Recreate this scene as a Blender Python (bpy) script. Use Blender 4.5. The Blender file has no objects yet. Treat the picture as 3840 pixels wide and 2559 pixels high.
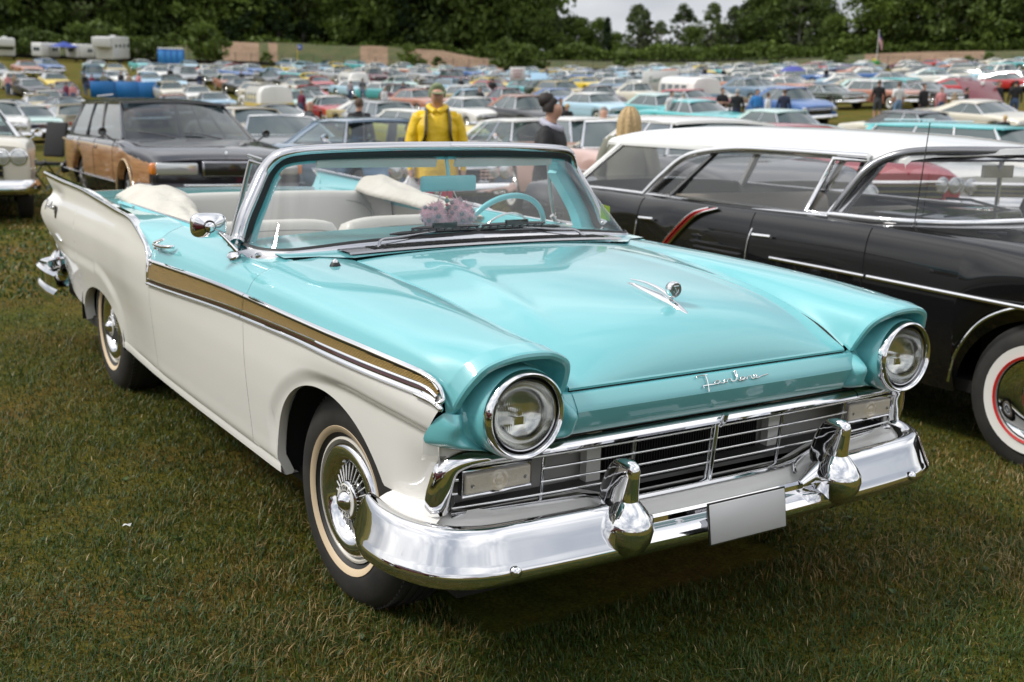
import bpy, bmesh, math, random
import numpy as np
from mathutils import Matrix, Vector, Euler
random.seed(7); rng = np.random.default_rng(11)
SC = bpy.context.scene
COL = SC.collection
PI = math.pi

# ------------------------------------------------------------------ camera, world, sun, exposure
F_PX = 4201.92
cam_d = bpy.data.cameras.new("camera"); cam = bpy.data.objects.new("camera", cam_d); COL.objects.link(cam)
CAMW = Vector((3.01018781, -2.23440553, 1.5466655))
_yaw, _pit, _rol = 2.56442022, -0.21157396, 0.02475266
_f = Vector((math.cos(_yaw)*math.cos(_pit), math.sin(_yaw)*math.cos(_pit), math.sin(_pit)))
_r0 = Vector((math.sin(_yaw), -math.cos(_yaw), 0)); _u0 = _r0.cross(_f)
_r = _r0*math.cos(_rol)+_u0*math.sin(_rol); _u = -_r0*math.sin(_rol)+_u0*math.cos(_rol)
cam.location = CAMW
cam.rotation_euler = Matrix((_r, _u, -_f)).transposed().to_euler()
cam_d.sensor_width = 36; cam_d.lens = 36 * F_PX / 3840
cam_d.clip_start = .05; cam_d.clip_end = 3000
cam_d.dof.use_dof = True; cam_d.dof.focus_distance = 3.15; cam_d.dof.aperture_fstop = 4.2
SC.camera = cam
SC.render.resolution_x, SC.render.resolution_y = 1024, 682
SC.view_settings.view_transform = 'Standard'; SC.view_settings.look = 'None'
SC.view_settings.exposure = 0.0; SC.view_settings.gamma = 1; SC.view_settings.use_curve_mapping = False
SC.cycles.max_bounces = 10; SC.cycles.transparent_max_bounces = 16
SC.cycles.caustics_reflective = False; SC.cycles.caustics_refractive = False

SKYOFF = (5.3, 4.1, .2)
SUN_EL, SUN_AZ = math.radians(46), math.radians(-118)     # azimuth measured from +x towards +y
wd = bpy.data.worlds.new("World"); SC.world = wd; wd.use_nodes = True
nt = wd.node_tree; nt.nodes.clear(); L = nt.links
def N(t, **k):
    n = nt.nodes.new(t)
    for a, b in k.items(): setattr(n, a, b)
    return n
out = N('ShaderNodeOutputWorld'); sky = N('ShaderNodeTexSky', sky_type='NISHITA', sun_disc=False)
sky.sun_elevation = SUN_EL; sky.sun_rotation = math.radians(90) - SUN_AZ; sky.dust_density = 3; sky.air_density = 1.2
bg1 = N('ShaderNodeBackground'); bg1.inputs[1].default_value = .10; L.new(sky.outputs[0], bg1.inputs[0])
geo = N('ShaderNodeTexCoord'); sep = N('ShaderNodeSeparateXYZ'); L.new(geo.outputs['Generated'], sep.inputs[0])
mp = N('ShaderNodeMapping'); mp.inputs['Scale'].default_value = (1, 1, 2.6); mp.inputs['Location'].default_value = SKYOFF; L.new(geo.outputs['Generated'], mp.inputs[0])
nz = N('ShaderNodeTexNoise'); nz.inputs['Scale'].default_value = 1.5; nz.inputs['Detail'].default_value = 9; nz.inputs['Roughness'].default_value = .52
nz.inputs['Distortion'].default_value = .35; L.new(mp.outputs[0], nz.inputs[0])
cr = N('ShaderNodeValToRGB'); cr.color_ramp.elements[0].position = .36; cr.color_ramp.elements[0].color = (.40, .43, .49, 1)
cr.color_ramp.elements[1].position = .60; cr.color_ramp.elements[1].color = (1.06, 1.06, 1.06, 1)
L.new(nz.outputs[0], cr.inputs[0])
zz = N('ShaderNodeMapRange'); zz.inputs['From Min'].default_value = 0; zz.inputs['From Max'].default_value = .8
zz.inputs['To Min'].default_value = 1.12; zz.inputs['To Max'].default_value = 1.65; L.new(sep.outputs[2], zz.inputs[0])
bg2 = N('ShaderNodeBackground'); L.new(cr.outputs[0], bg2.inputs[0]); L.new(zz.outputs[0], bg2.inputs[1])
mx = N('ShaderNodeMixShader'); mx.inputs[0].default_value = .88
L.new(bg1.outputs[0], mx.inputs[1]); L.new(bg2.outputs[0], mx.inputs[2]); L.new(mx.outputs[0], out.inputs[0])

sd = bpy.data.lights.new("sun", 'SUN'); so = bpy.data.objects.new("sun", sd); COL.objects.link(so)
sd.energy = 2.8; sd.angle = math.radians(12); sd.color = (1, .97, .92)
sdir = Vector((math.cos(SUN_EL)*math.cos(SUN_AZ), math.cos(SUN_EL)*math.sin(SUN_AZ), math.sin(SUN_EL)))
so.rotation_euler = sdir.to_track_quat('Z', 'Y').to_euler(); so.location = (0, 0, 30)

# ------------------------------------------------------------------ helpers
def tag(o, label=None, cat=None, group=None, kind=None):
    if label: o['label'] = label
    if cat: o['category'] = cat
    if group: o['group'] = group
    if kind: o['kind'] = kind
    return o
def empty(name, loc=(0, 0, 0), rot=(0, 0, 0), **k):
    o = bpy.data.objects.new(name, None); COL.objects.link(o); o.location = loc; o.rotation_euler = rot
    o.empty_display_size = .2
    return tag(o, **k)
def link(name, me, parent=None, loc=None, rot=None, **k):
    o = bpy.data.objects.new(name, me); COL.objects.link(o)
    if parent: o.parent = parent
    if loc is not None: o.location = loc
    if rot is not None: o.rotation_euler = rot
    return tag(o, **k)
def mesh(name, V, Fs, mats, smooth=40, mi=None):
    me = bpy.data.meshes.new(name)
    me.from_pydata([tuple(map(float, v)) for v in V], [], [tuple(map(int, f)) for f in Fs])
    for m in (mats if isinstance(mats, (list, tuple)) else [mats]): me.materials.append(m)
    if mi is not None: me.polygons.foreach_set('material_index', np.array(mi, dtype=np.int32))
    if smooth:
        me.polygons.foreach_set('use_smooth', [True]*len(me.polygons))
        if smooth < 180: me.set_sharp_from_angle(angle=math.radians(smooth))
    me.update(); return me
class MB:
    """collects geometry into one mesh"""
    def __init__(s): s.V = []; s.F = []; s.M = []; s.n = 0
    def add(s, V, Fs, m=0):
        k = s.n; V = np.asarray(V, float); s.V.append(V); s.n += len(V)
        for f in Fs: s.F.append(tuple(i + k for i in f)); s.M.append(m)
        return s
    def grid(s, P, cu=False, cv=False, m=0, flip=False):
        P = np.asarray(P, float); a, b = P.shape[:2]; Fs = []
        for i in range(a if cu else a-1):
            for j in range(b if cv else b-1):
                q = (i*b+j, ((i+1) % a)*b+j, ((i+1) % a)*b+(j+1) % b, i*b+(j+1) % b)
                Fs.append(q[::-1] if flip else q)
        return s.add(P.reshape(-1, 3), Fs, m)
    def box(s, c, d, m=0, rot=None):
        c = np.array(c, float); d = np.array(d, float)/2
        V = np.array([(x, y, z) for x in (-1, 1) for y in (-1, 1) for z in (-1, 1)], float)*d
        if rot is not None: V = V @ np.array(Euler(rot).to_matrix()).T
        return s.add(V + c, [(0, 1, 3, 2), (4, 6, 7, 5), (0, 4, 5, 1), (2, 3, 7, 6), (0, 2, 6, 4), (1, 5, 7, 3)], m)
    def tube(s, P, r, n=8, m=0, closed=False, sy=1.0, cap=True):
        P = np.asarray(P, float); k = len(P)
        T = np.roll(P, -1, 0)-np.roll(P, 1, 0)
        if not closed: T[0] = P[1]-P[0]; T[-1] = P[-1]-P[-2]
        T /= (np.linalg.norm(T, axis=1, keepdims=True)+1e-12)
        up = np.array([0, 0, 1.]) if abs(T[0][2]) < .9 else np.array([1., 0, 0])
        R = np.zeros((k, n, 3)); r = np.broadcast_to(np.asarray(r, float), (k,))
        a = np.cross(T[0], up); a /= np.linalg.norm(a)
        for i in range(k):
            a = a-T[i]*(a@T[i]); a /= np.linalg.norm(a)+1e-12; b = np.cross(T[i], a)
            for j in range(n):
                t = 2*PI*j/n; R[i, j] = P[i]+r[i]*(math.cos(t)*a+math.sin(t)*b*sy)
        s.grid(R, cu=closed, cv=True, m=m)
        if cap and not closed:
            b0 = s.n-k*n; s.F.append(tuple(b0+j for j in range(n))); s.M.append(m)
            s.F.append(tuple(b0+(k-1)*n+j for j in range(n))[::-1]); s.M.append(m)
        return s
    def lathe(s, prof, n=32, axis='y', c=(0, 0, 0), m=0, cap=False):
        """prof: (radius, along)"""
        P = np.zeros((n, len(prof), 3))
        for i in range(n):
            t = 2*PI*i/n
            for j, (r, h) in enumerate(prof):
                ca, sa = r*math.cos(t), r*math.sin(t)
                P[i, j] = {'y': (ca, h, sa), 'x': (h, ca, sa), 'z': (ca, sa, h)}[axis]
        return s.grid(P+np.array(c, float), cu=True, m=m)
    def xf(s, Mx):
        Mx = np.array(Mx)
        s.V = [v @ Mx[:3, :3].T + Mx[:3, 3] for v in s.V]; return s
    def mesh(s, name, mats, smooth=40):
        return mesh(name, np.concatenate(s.V), s.F, mats, smooth, s.M)
    def obj(s, name, mats, parent=None, smooth=40, loc=None, rot=None, **k):
        return link(name, s.mesh(name, mats, smooth), parent, loc, rot, **k)
    def flipy(s):
        t = MB(); t.V = [v*np.array([1, -1, 1]) for v in s.V]; t.F = [f[::-1] for f in s.F]; t.M = list(s.M); t.n = s.n; return t
def rbox(name, c, d, r, mat, parent=None, seg=3, rot=None, **k):
    bm = bmesh.new(); bmesh.ops.create_cube(bm, size=1); bmesh.ops.scale(bm, vec=d, verts=bm.verts)
    bmesh.ops.bevel(bm, geom=list(bm.edges), offset=r, segments=seg, affect='EDGES', profile=.5)
    me = bpy.data.meshes.new(name); bm.to_mesh(me); bm.free(); me.materials.append(mat)
    me.polygons.foreach_set('use_smooth', [True]*len(me.polygons)); me.set_sharp_from_angle(angle=math.radians(50))
    return link(name, me, parent, c, rot, **k)
def pch(x, xs, ys):
    """smooth monotone-ish interpolation, xs ascending, ys (n,) or (n,k)"""
    xs = np.asarray(xs, float); ys = np.asarray(ys, float); one = ys.ndim == 1
    if one: ys = ys[:, None]
    h = np.diff(xs)[:, None]; d = np.diff(ys, axis=0)/h
    m = np.zeros_like(ys); m[0] = d[0]; m[-1] = d[-1]
    for i in range(1, len(xs)-1):
        w1 = 2*h[i]+h[i-1]; w2 = h[i]+2*h[i-1]
        ok = d[i-1]*d[i] > 0
        m[i] = np.where(ok, (w1+w2)/(w1/np.where(ok, d[i-1], 1)+w2/np.where(ok, d[i], 1)), 0)
    x = np.clip(np.asarray(x, float), xs[0], xs[-1]); sh = x.shape; x = x.ravel()
    i = np.clip(np.searchsorted(xs, x, side='right')-1, 0, len(xs)-2)
    t = ((x-xs[i])/h[i, 0])[:, None]; hh = h[i]
    r = (2*t**3-3*t**2+1)*ys[i]+(t**3-2*t**2+t)*hh*m[i]+(-2*t**3+3*t**2)*ys[i+1]+(t**3-t**2)*hh*m[i+1]
    return r[:, 0].reshape(sh) if one else r.reshape(sh+(ys.shape[1],))
def cat(P, n, closed=False):
    """Catmull-Rom curve through P, n samples per span"""
    P = np.asarray(P, float)
    Q = np.concatenate([[P[-1]], P, [P[0], P[1]]]) if closed else np.concatenate([[2*P[0]-P[1]], P, [2*P[-1]-P[-2]]])
    out_ = []; k = len(P) if closed else len(P)-1
    for i in range(k):
        a, b, c, d = Q[i:i+4]
        for j in range(n):
            t = j/n; out_.append(.5*((2*b)+(-a+c)*t+(2*a-5*b+4*c-d)*t*t+(-a+3*b-3*c+d)*t**3))
    if not closed: out_.append(P[-1])
    return np.array(out_)
def resamp(P, n):
    P = np.asarray(P, float); s = np.concatenate([[0], np.cumsum(np.linalg.norm(np.diff(P, axis=0), axis=1))])
    t = np.linspace(0, s[-1], n); return np.stack([np.interp(t, s, P[:, k]) for k in range(P.shape[1])], 1)
def sst(t): t = np.clip(t, 0, 1); return t*t*(3-2*t)

# ------------------------------------------------------------------ materials
MATS = {}
def mat(name, col, rough=.5, metal=0, coat=0, spec=None, emit=None, bump=None, var=None, trans=0, alpha=1, ior=None, sheen=0):
    if name in MATS: return MATS[name]
    m = bpy.data.materials.new(name); m.use_nodes = True; t = m.node_tree; b = t.nodes['Principled BSDF']
    b.inputs['Base Color'].default_value = (*col, 1); b.inputs['Roughness'].default_value = rough; b.inputs['Metallic'].default_value = metal
    if coat: b.inputs['Coat Weight'].default_value = coat; b.inputs['Coat Roughness'].default_value = .03; b.inputs['Coat IOR'].default_value = 1.55
    if spec is not None: b.inputs['Specular IOR Level'].default_value = spec
    if trans: b.inputs['Transmission Weight'].default_value = trans
    if sheen: b.inputs['Sheen Weight'].default_value = sheen
    if ior: b.inputs['IOR'].default_value = ior
    if alpha < 1: b.inputs['Alpha'].default_value = alpha
    if bump or var:
        tc = t.nodes.new('ShaderNodeTexCoord'); nn = t.nodes.new('ShaderNodeTexNoise')
        nn.inputs['Scale'].default_value = (bump or var)[0]; nn.inputs['Detail'].default_value = 6; t.links.new(tc.outputs['Object'], nn.inputs[0])
        if bump:
            bp = t.nodes.new('ShaderNodeBump'); bp.inputs['Strength'].default_value = bump[1]; bp.inputs['Distance'].default_value = bump[2] if len(bump) > 2 else .01
            t.links.new(nn.outputs[0], bp.inputs['Height']); t.links.new(bp.outputs[0], b.inputs['Normal'])
        if var:
            n2 = t.nodes.new('ShaderNodeTexNoise'); n2.inputs['Scale'].default_value = var[0]; n2.inputs['Detail'].default_value = 5
            t.links.new(tc.outputs['Object'], n2.inputs[0])
            r = t.nodes.new('ShaderNodeValToRGB'); r.color_ramp.elements[0].position = .35; r.color_ramp.elements[1].position = .68
            r.color_ramp.elements[0].color = (*var[1], 1); r.color_ramp.elements[1].color = (*col, 1)
            t.links.new(n2.outputs[0], r.inputs[0]); t.links.new(r.outputs[0], b.inputs['Base Color'])
    MATS[name] = m; return m
def glassmat(name, tint=(1, 1, 1), clear=.9, rough=.0, refl=.075):
    """thin window glass: mostly clear, mirror-like at grazing angles"""
    if name in MATS: return MATS[name]
    m = bpy.data.materials.new(name); m.use_nodes = True; t = m.node_tree; t.nodes.clear()
    o = t.nodes.new('ShaderNodeOutputMaterial'); tr = t.nodes.new('ShaderNodeBsdfTransparent'); tr.inputs[0].default_value = tuple(clear*c for c in tint)+(1,)
    g = t.nodes.new('ShaderNodeBsdfGlossy'); g.inputs['Roughness'].default_value = rough; g.inputs[0].default_value = (.95, .97, .97, 1)
    ge = t.nodes.new('ShaderNodeNewGeometry'); dt = t.nodes.new('ShaderNodeVectorMath'); dt.operation = 'DOT_PRODUCT'
    t.links.new(ge.outputs['Normal'], dt.inputs[0]); t.links.new(ge.outputs['Incoming'], dt.inputs[1])
    def MT(op, *v):
        n = t.nodes.new('ShaderNodeMath'); n.operation = op; n.use_clamp = (op == 'ADD')
        for i, q in enumerate(v):
            if isinstance(q, (int, float)): n.inputs[i].default_value = q
            else: t.links.new(q, n.inputs[i])
        return n.outputs[0]
    c_ = MT('ABSOLUTE', dt.outputs['Value']); p5 = MT('POWER', MT('SUBTRACT', 1.0, c_), 5.0); mulo = MT('ADD', MT('MULTIPLY', p5, .90), refl)
    class _M: outputs = [mulo]
    mul = _M
    mx = t.nodes.new('ShaderNodeMixShader'); t.links.new(mul.outputs[0], mx.inputs[0]); t.links.new(tr.outputs[0], mx.inputs[1]); t.links.new(g.outputs[0], mx.inputs[2])
    t.links.new(mx.outputs[0], o.inputs[0]); MATS[name] = m; return m
TURQ = mat('turquoise_paint', (.150, .475, .505), .38, coat=1)
TURQ_IN = mat('turquoise_interior', (.11, .50, .54), .35, coat=.3)
WHITE = mat('cream_white_paint', (.78, .765, .725), .42, coat=.9)
CHROME = mat('chrome', (.80, .80, .81), .045, 1)
STEEL = mat('brushed_steel', (.55, .55, .56), .22, 1, bump=(60, .05, .002))
SATIN = mat('satin_stainless', (.42, .42, .44), .18, 1)
BLACKP = mat('black_paint', (.006, .006, .007), .3, coat=1)
RUBBER = mat('black_rubber', (.012, .012, .012), .55)
TYRE = mat('tyre_rubber', (.014, .014, .014), .62, bump=(90, .15, .003), var=(9, (.03, .028, .025)))
DARK = mat('dark_void', (.004, .004, .004), .9)
UNDER = mat('underbody_black', (.01, .009, .008), .8)
CREAMW = mat('cream_whitewall', (.60, .47, .31), .6, bump=(120, .1, .002))
WWALL = mat('white_whitewall', (.66, .65, .61), .55)
GOLD = None
VINYL = mat('cream_vinyl', (.60, .585, .53), .38, bump=(14, .12, .01), var=(4, (.52, .50, .44)))
VINYL2 = mat('pale_grey_vinyl', (.52, .51, .47), .4, bump=(220, .12, .001))
CLOTH = mat('cream_boot_cloth', (.60, .575, .505), .6, bump=(9, .8, .03), var=(5, (.52, .49, .42)))
GLASS = glassmat('window_glass')
LENS = glassmat('headlamp_glass', clear=.93)
RED = mat('maroon_reflection', (.06, .004, .008), .35, coat=.8)  # dark red reflection in the side trim, put into the colour
PLATE = mat('plate_white', (.52, .52, .52), .4)
REFL = mat('lamp_reflector', (.75, .75, .74), .14, 1)
# ================================================================== terrain: nearly flat by the car, rising towards the far fence
CX, CY = CAMW[0], CAMW[1]
def ground_z(x, y):
    x = np.asarray(x, float); y = np.asarray(y, float)
    dx, dy = x-CX, y-CY; a = dx*math.cos(_yaw)+dy*math.sin(_yaw); b = dx*math.sin(_yaw)-dy*math.cos(_yaw); d = np.hypot(dx, dy)
    far = pch(np.clip(d, 0, 400), [0, 12, 17, 23, 32, 42, 52, 60, 90, 120, 150, 185, 200, 260, 400], [0, 0, -.13, -.27, -.22, .05, .45, .75, 1.75, 2.85, 4.2, 5.9, 6.5, 8.0, 9.0])*(sst((a+20)/60))
    k = np.clip(b/np.maximum(a, 8), 0, .6); far = far+.035*k*np.clip(d, 0, 150)*sst((d-28)/25)*sst((a-5)/20)
    far = far-.045*np.clip(-b/np.maximum(a, 8), 0, .5)*np.clip(d, 0, 150)*sst((d-30)/25)*(1-sst((d-75)/40))*sst((a-5)/20)
    dip = -.135*np.exp(-(((x+1.5)/4.5)**4+((y-3.7)/1.6)**4))
    und = (.025*np.sin(x*.31+1)*np.cos(y*.27)+.012*np.sin(x*.9)*np.sin(y*.8+.4))*sst((np.hypot(x+1.5, y-.5)-5)/6)
    return far+dip+und
def gz(x, y): return float(ground_z(x, y))
# ================================================================== the turquoise and white convertible
RT = Matrix.Identity(3)
FORD = empty('convertible_car', label='turquoise and cream 1950s convertible with its top folded down, parked nearest on the grass', cat='car')

def both(name, fn, mats, smooth=40, parent=FORD, **k):
    """fn() -> MB for the far (y>0) side; makes the far and the near part"""
    a = fn(); o1 = a.flipy().obj(name, mats, parent, smooth, **k); o2 = a.obj(name, mats, parent, smooth, **k)
    return o1, o2

# ---- side surface: half width as a function of x and z
_W = dict(x=[-4.4, -4.0, -3.6, -3.0, -2.54, -2.2, -1.8, -1.2, -.6, 0, .3, .5, .6, .68], y=[.922, .926, .928, .93, .942, .956, .963, .967, .967, .965, .955, .938, .925, .905])
_PD = ([.27, .31, .345, .355, .42, .5, .6, .7, .76, .83, .90], [-.075, -.055, -.045, -.030, -.022, -.014, -.005, 0, 0, -.004, -.016])
_PR = ([.27, .35, .42, .5, .6, .7, .8, .88, .95, 1.05], [-.06, -.05, -.045, -.038, -.022, -.004, 0, -.014, -.034, -.042])
FLR = np.array([(-.45, .30), (-.445, .48), (-.40, .57), (-.31, .645), (-.213, .70), (-.11, .738), (0, .755), (.187, .762), (.423, .752), (.60, .738), (.70, .72)])
FLC = cat(np.c_[FLR, np.zeros(len(FLR))], 6)[:, :2]
def _sd(x, z, C_):
    """signed distance to polyline C_ in the x,z plane: positive below/inside"""
    P = np.stack([x, z], -1)[..., None, :]; A = C_[:-1]; B = C_[1:]; AB = B-A
    t = np.clip(((P-A)*AB).sum(-1)/(AB**2).sum(-1), 0, 1); Q = A+t[..., None]*AB; D = P-Q
    d = np.sqrt((D**2).sum(-1)); k = d.argmin(-1); dd = np.take_along_axis(d, k[..., None], -1)[..., 0]
    cr_ = AB[k, 0]*(P[..., 0, 1]-A[k, 1])-AB[k, 1]*(P[..., 0, 0]-A[k, 0])
    return -np.sign(cr_)*dd
def YH(x, z):
    x, z = np.broadcast_arrays(np.asarray(x, float), np.asarray(z, float))
    w = pch(x, _W['x'], _W['y']); a = np.interp(z.ravel(), *_PD).reshape(z.shape)
    a = pch(z, *_PD); b = pch(z, *_PR); t = sst((-1.7-x)/.7); y = w+a*(1-t)+b*t
    # front fender groove
    m = x > -.6
    if m.any():
        s = _sd(np.where(m, x, 0), z, FLC); fwd = sst((x+.25)/.5)
        dep = (.010+.014*fwd)*sst(s/(.055-.012*fwd)); fade = sst((x+.55)/.15)
        y = y-np.where(m, dep*fade*sst((z-.30)/.2), 0)
        y = y+np.where(m, .012*fwd*np.exp(-((s+.045)/.05)**2)*fade, 0)   # rounded roll above the groove
        y = y-np.where(x > .40, .055*sst((x-.40)/.28)*sst((.70-z)/.18), 0)
    # rear wheel lip
    q = np.sqrt(((x+2.98)/.52)**2+((np.maximum(z, .33)-.33)/.31)**2); q = np.where(x < -2.98, np.maximum((z-.33)/.30, 0), q)
    lip = sst((1.16-q)/.22); y = y+np.where(x < -2.3, .013*lip, 0)*sst((-2.45-x)/.25)
    tl = sst((-3.55-x)/.75); y = y-.07*tl*sst((.78-z)/.25)-.02*sst((-3.7-x)/.4)*np.exp(-((z-.945)/.04)**2)
    return y
# ---- curves in x,z
def ZL(x): return pch(x, [-1.80, -1.7, -.638, .22, .60, .68], [.743, .748, .803, .821, .818, .80])       # lower chrome of the side trim
def ZT(x): return pch(x, [-1.80, -.62, .2, .56, .64, .675], [.848, .882, .883, .874, .855, .815])       # top of the side trim
FIN = np.array([(-1.80, .846), (-1.812, .86), (-1.845, .885), (-1.90, .911), (-2.03, .947), (-2.21, .979), (-2.54, .985), (-2.93, 1.0), (-3.34, 1.020), (-3.76, 1.026), (-4.345, 1.040)])
def ZF(x): return np.interp(-np.asarray(x), -FINC[:, 0], FINC[:, 1])
FINC = cat(np.c_[FIN, np.zeros(len(FIN))], 8)[:, :2]
def arch_pts(cx, rx, z0, rz, n, a0=PI, a1=0.):
    t = np.linspace(a0, a1, n); return cx+rx*np.cos(t), z0+rz*np.sin(t)
def zbot(x, rear=False):
    x = np.asarray(x, float)
    if rear:
        q = np.clip(1-((x+2.985)/.415)**2, 0, 1); z = np.where(np.abs(x+2.985) < .415, .345+.19*np.sqrt(q), .30)
        z = np.where(x < -3.4, .385+.10*sst((-3.4-x)/.9), z); return z
    q = np.clip(1-((x+.005)/.39)**2, 0, 1)
    z = np.where(np.abs(x+.005) < .39, .345+.348*np.sqrt(q), .300)
    return np.where(x >= .20, np.maximum(np.where(x < .385, z, 0), .495), z)
def stations(lo, hi, n, arch=None):
    s = list(np.linspace(lo, hi, n))
    if arch:
        c, r = arch; s = [v for v in s if abs(v-c) > r+.004]
        s += [c-r-.0005, c+r+.0005]+[c+r*math.cos(t) for t in np.linspace(0, PI, 61)]
    return np.array(sorted(set(np.round(s, 5))))
def side_grid(xs, zb, zt, rows, xmap=None):
    v = np.linspace(0, 1, rows)[None, :]; X = np.repeat(xs[:, None], rows, 1)
    Z = zb[:, None]+(zt-zb)[:, None]*v
    if xmap: X = xmap(X, Z)
    return np.stack([X, YH(X, Z), Z], -1)
def xend_front(z): return pch(z, [.40, .495, .60, .68, .70, .73, .76, .80], [.585, .59, .598, .603, .607, .622, .645, .672])
def fmap(X, Z): return np.where(X < .42, X, .42+(X-.42)*(xend_front(Z)-.42)/(.672-.42))
def f_fender_white():
    m = MB(); xs = stations(-.6125, .672, 100, (-.005, .39)); zm = .5*(ZL(xs)+ZT(xs))
    G = side_grid(xs, zbot(xs), zm, 56, fmap); m.grid(G)
    # arch lip rolled inward
    e = G[:, 0]; k = [i for i in range(len(xs)) if abs(xs[i]+.005) < .392]; e = e[k]
    m.grid(np.stack([e, e+[0, -.006, .0], e+[0, -.022, .002], e+[0, -.03, .010]], 1), flip=True)
    # front corner turning inward to the grille frame
    e = G[-1]; e = e[e[:, 2] < .70]; c = []
    for p in e:
        t = np.linspace(0, 1, 8)[:, None]; a = np.array([.618+.10*(p[2]-.5), .900, p[2]]); mid = np.array([.622+.08*(p[2]-.5), p[1]-.002, p[2]])
        c.append((1-t)**2*p+2*t*(1-t)*mid+t**2*a)
    m.grid(np.array(c))
    q = cat([(.598, .926, 0), (.610, .914, 0), (.632, .885, 0), (.650, .83, 0), (.660, .76, 0)], 5); m.grid(np.stack([q+[0, 0, .700], q+[0, 0, .680], q+[-.004, 0, .655], q+[-.03, -.01, .63]], 1)); return m
both('front_fender', f_fender_white, [WHITE], 32, label=None)
def f_door():
    m = MB(); xs = stations(-1.7975, -.615, 60); zm = .5*(ZL(xs)+ZT(xs)); m.grid(side_grid(xs, np.full_like(xs, .352), zm, 40)); return m
# upper (turquoise) sections: columns T A B C ...
DC = {-.617: [(.952, .882), (.922, .933), (.868, .966), (.80, .985)], -1.2: [(.951, .868), (.920, .923), (.866, .962), (.80, .984)], -1.793: [(.952, .846), (.926, .905), (.872, .955), (.81, .982)]}
def sections(tab, xs, n, xcol=None):
    ks = sorted(tab); A = np.array([tab[k] for k in ks]); R = pch(xs, ks, A.reshape(len(ks), -1)).reshape(len(xs), A.shape[1], -1); outp = []
    for i, x in enumerate(xs):
        p = R[i]; p3 = np.c_[np.full(len(p), x), p] if p.shape[1] == 2 else p
        outp.append(cat(p3, n))
    return np.array(outp)
def f_door_up():
    m = f_door(); xs = stations(-1.7975, -.615, 40); S = sections(DC, xs, 8); zm = .5*(ZL(xs)+ZT(xs))
    low = np.stack([np.stack([xs, YH(xs, zm), zm], -1), S[:, 0]], 1); m.grid(low, m=1)
    m.grid(S, m=1)
    e = S[:, -1]; m.grid(np.stack([e, e+[0, -.02, .004], e+[0, -.035, -.004], e+[0, -.04, -.03]], 1), m=1); return m
both('door', f_door_up, [WHITE, TURQ], 32)
# rocker
def f_rocker():
    m = MB(); xs = np.linspace(-2.56, -.40, 60); Z = np.array([.346, .335, .31, .300, .302]); D = np.array([-.001, .003, .002, -.012, -.06])
    P = np.array([[(x, YH(x, .346)+d - (.0), z) for z, d in zip(Z, D)] for x in xs]); m.grid(P, flip=True); return m
both('rocker_panel', f_rocker, [WHITE], 40)

# ---- front fender top with the headlamp hood
RIM = [(.666, .899, .770), (.680, .893, .788), (.700, .888, .823), (.722, .868, .868), (.746, .833, .912), (.764, .760, .937), (.768, .672, .938), (.752, .610, .917), (.735, .573, .888), (.708, .557, .836), (.686, .555, .797)]
FC = {  # per station: T A B C R I V as (x,y,z)
 0: [(-.613, .952, .882), (-.613, .922, .933), (-.613, .868, .966), (-.613, .80, .985), (-.613, .725, .992), (-.613, .668, .997), (-.613, .60, .996)],
 1: [(-.30, .953, .882), (-.30, .925, .934), (-.30, .866, .966), (-.30, .79, .984), (-.30, .722, .991), (-.30, .655, .993), (-.30, .598, .984)],
 2: [(0, .951, .882), (0, .924, .930), (0, .870, .960), (0, .80, .978), (0, .716, .986), (0, .636, .981), (0, .592, .962)],
 3: [(.33, .941, .880), (.33, .918, .922), (.33, .872, .949), (.33, .79, .967), (.33, .705, .973), (.33, .622, .955), (.33, .572, .916)],
 4: [(.55, .922, .873), (.55, .905, .908), (.55, .862, .936), (.555, .78, .953), (.56, .69, .957), (.56, .602, .925), (.555, .562, .862)],
 5: [(.66, .902, .830), (.68, .888, .868), (.70, .853, .914), (.72, .772, .945), (.725, .676, .948), (.71, .592, .905), (.66, .556, .812)]}
RIMC = cat(RIM, 6)
def f_fender_top():
    m = MB(); ks = sorted(FC); A = np.array([FC[k] for k in ks]).reshape(len(ks), -1)
    u = np.linspace(0, 5, 70); R = pch(u, ks, A).reshape(len(u), 7, 3); rows = [resamp(cat(p, 10), 61) for p in R]
    rows.append(resamp(RIMC, 61)); S = np.array(rows)
    # outer front edge below T: side strip between boundary and T
    m.grid(S, flip=False)
    e = S[:-1, -1]; m.grid(np.stack([e, e+[0, -.003, -.006]], 1)); m.grid(np.stack([e+[0, -.003, -.006], e+[0, -.012, -.014], e+[0, -.03, -.03]], 1), m=1)
    # band hidden behind the trim
    xs = S[:-1, 0, 0]; zm = .5*(ZL(xs)+ZT(xs)); low = np.stack([xs, YH(xs, zm), zm], -1); m.grid(np.stack([low, S[:-1, 0]], 1))
    # side skin between trim tip and headlamp hood
    # rolled rim of the headlamp hood: thickness going back inside
    r = S[-1]; c = np.array([.70, .727, .80]); inn = (c-r)*[0, 1, 1]; inn /= np.linalg.norm(inn, axis=1, keepdims=True)
    prof = [(0, 0), (.006, .004), (.008, .012), (.004, .021), (-.012, .026), (-.04, .030)]
    m.grid(np.stack([r+np.array([dx, 0, 0])+inn*di for dx, di in prof], 1)); return m
both('fender_top', f_fender_top, [TURQ, UNDER], 35)
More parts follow.
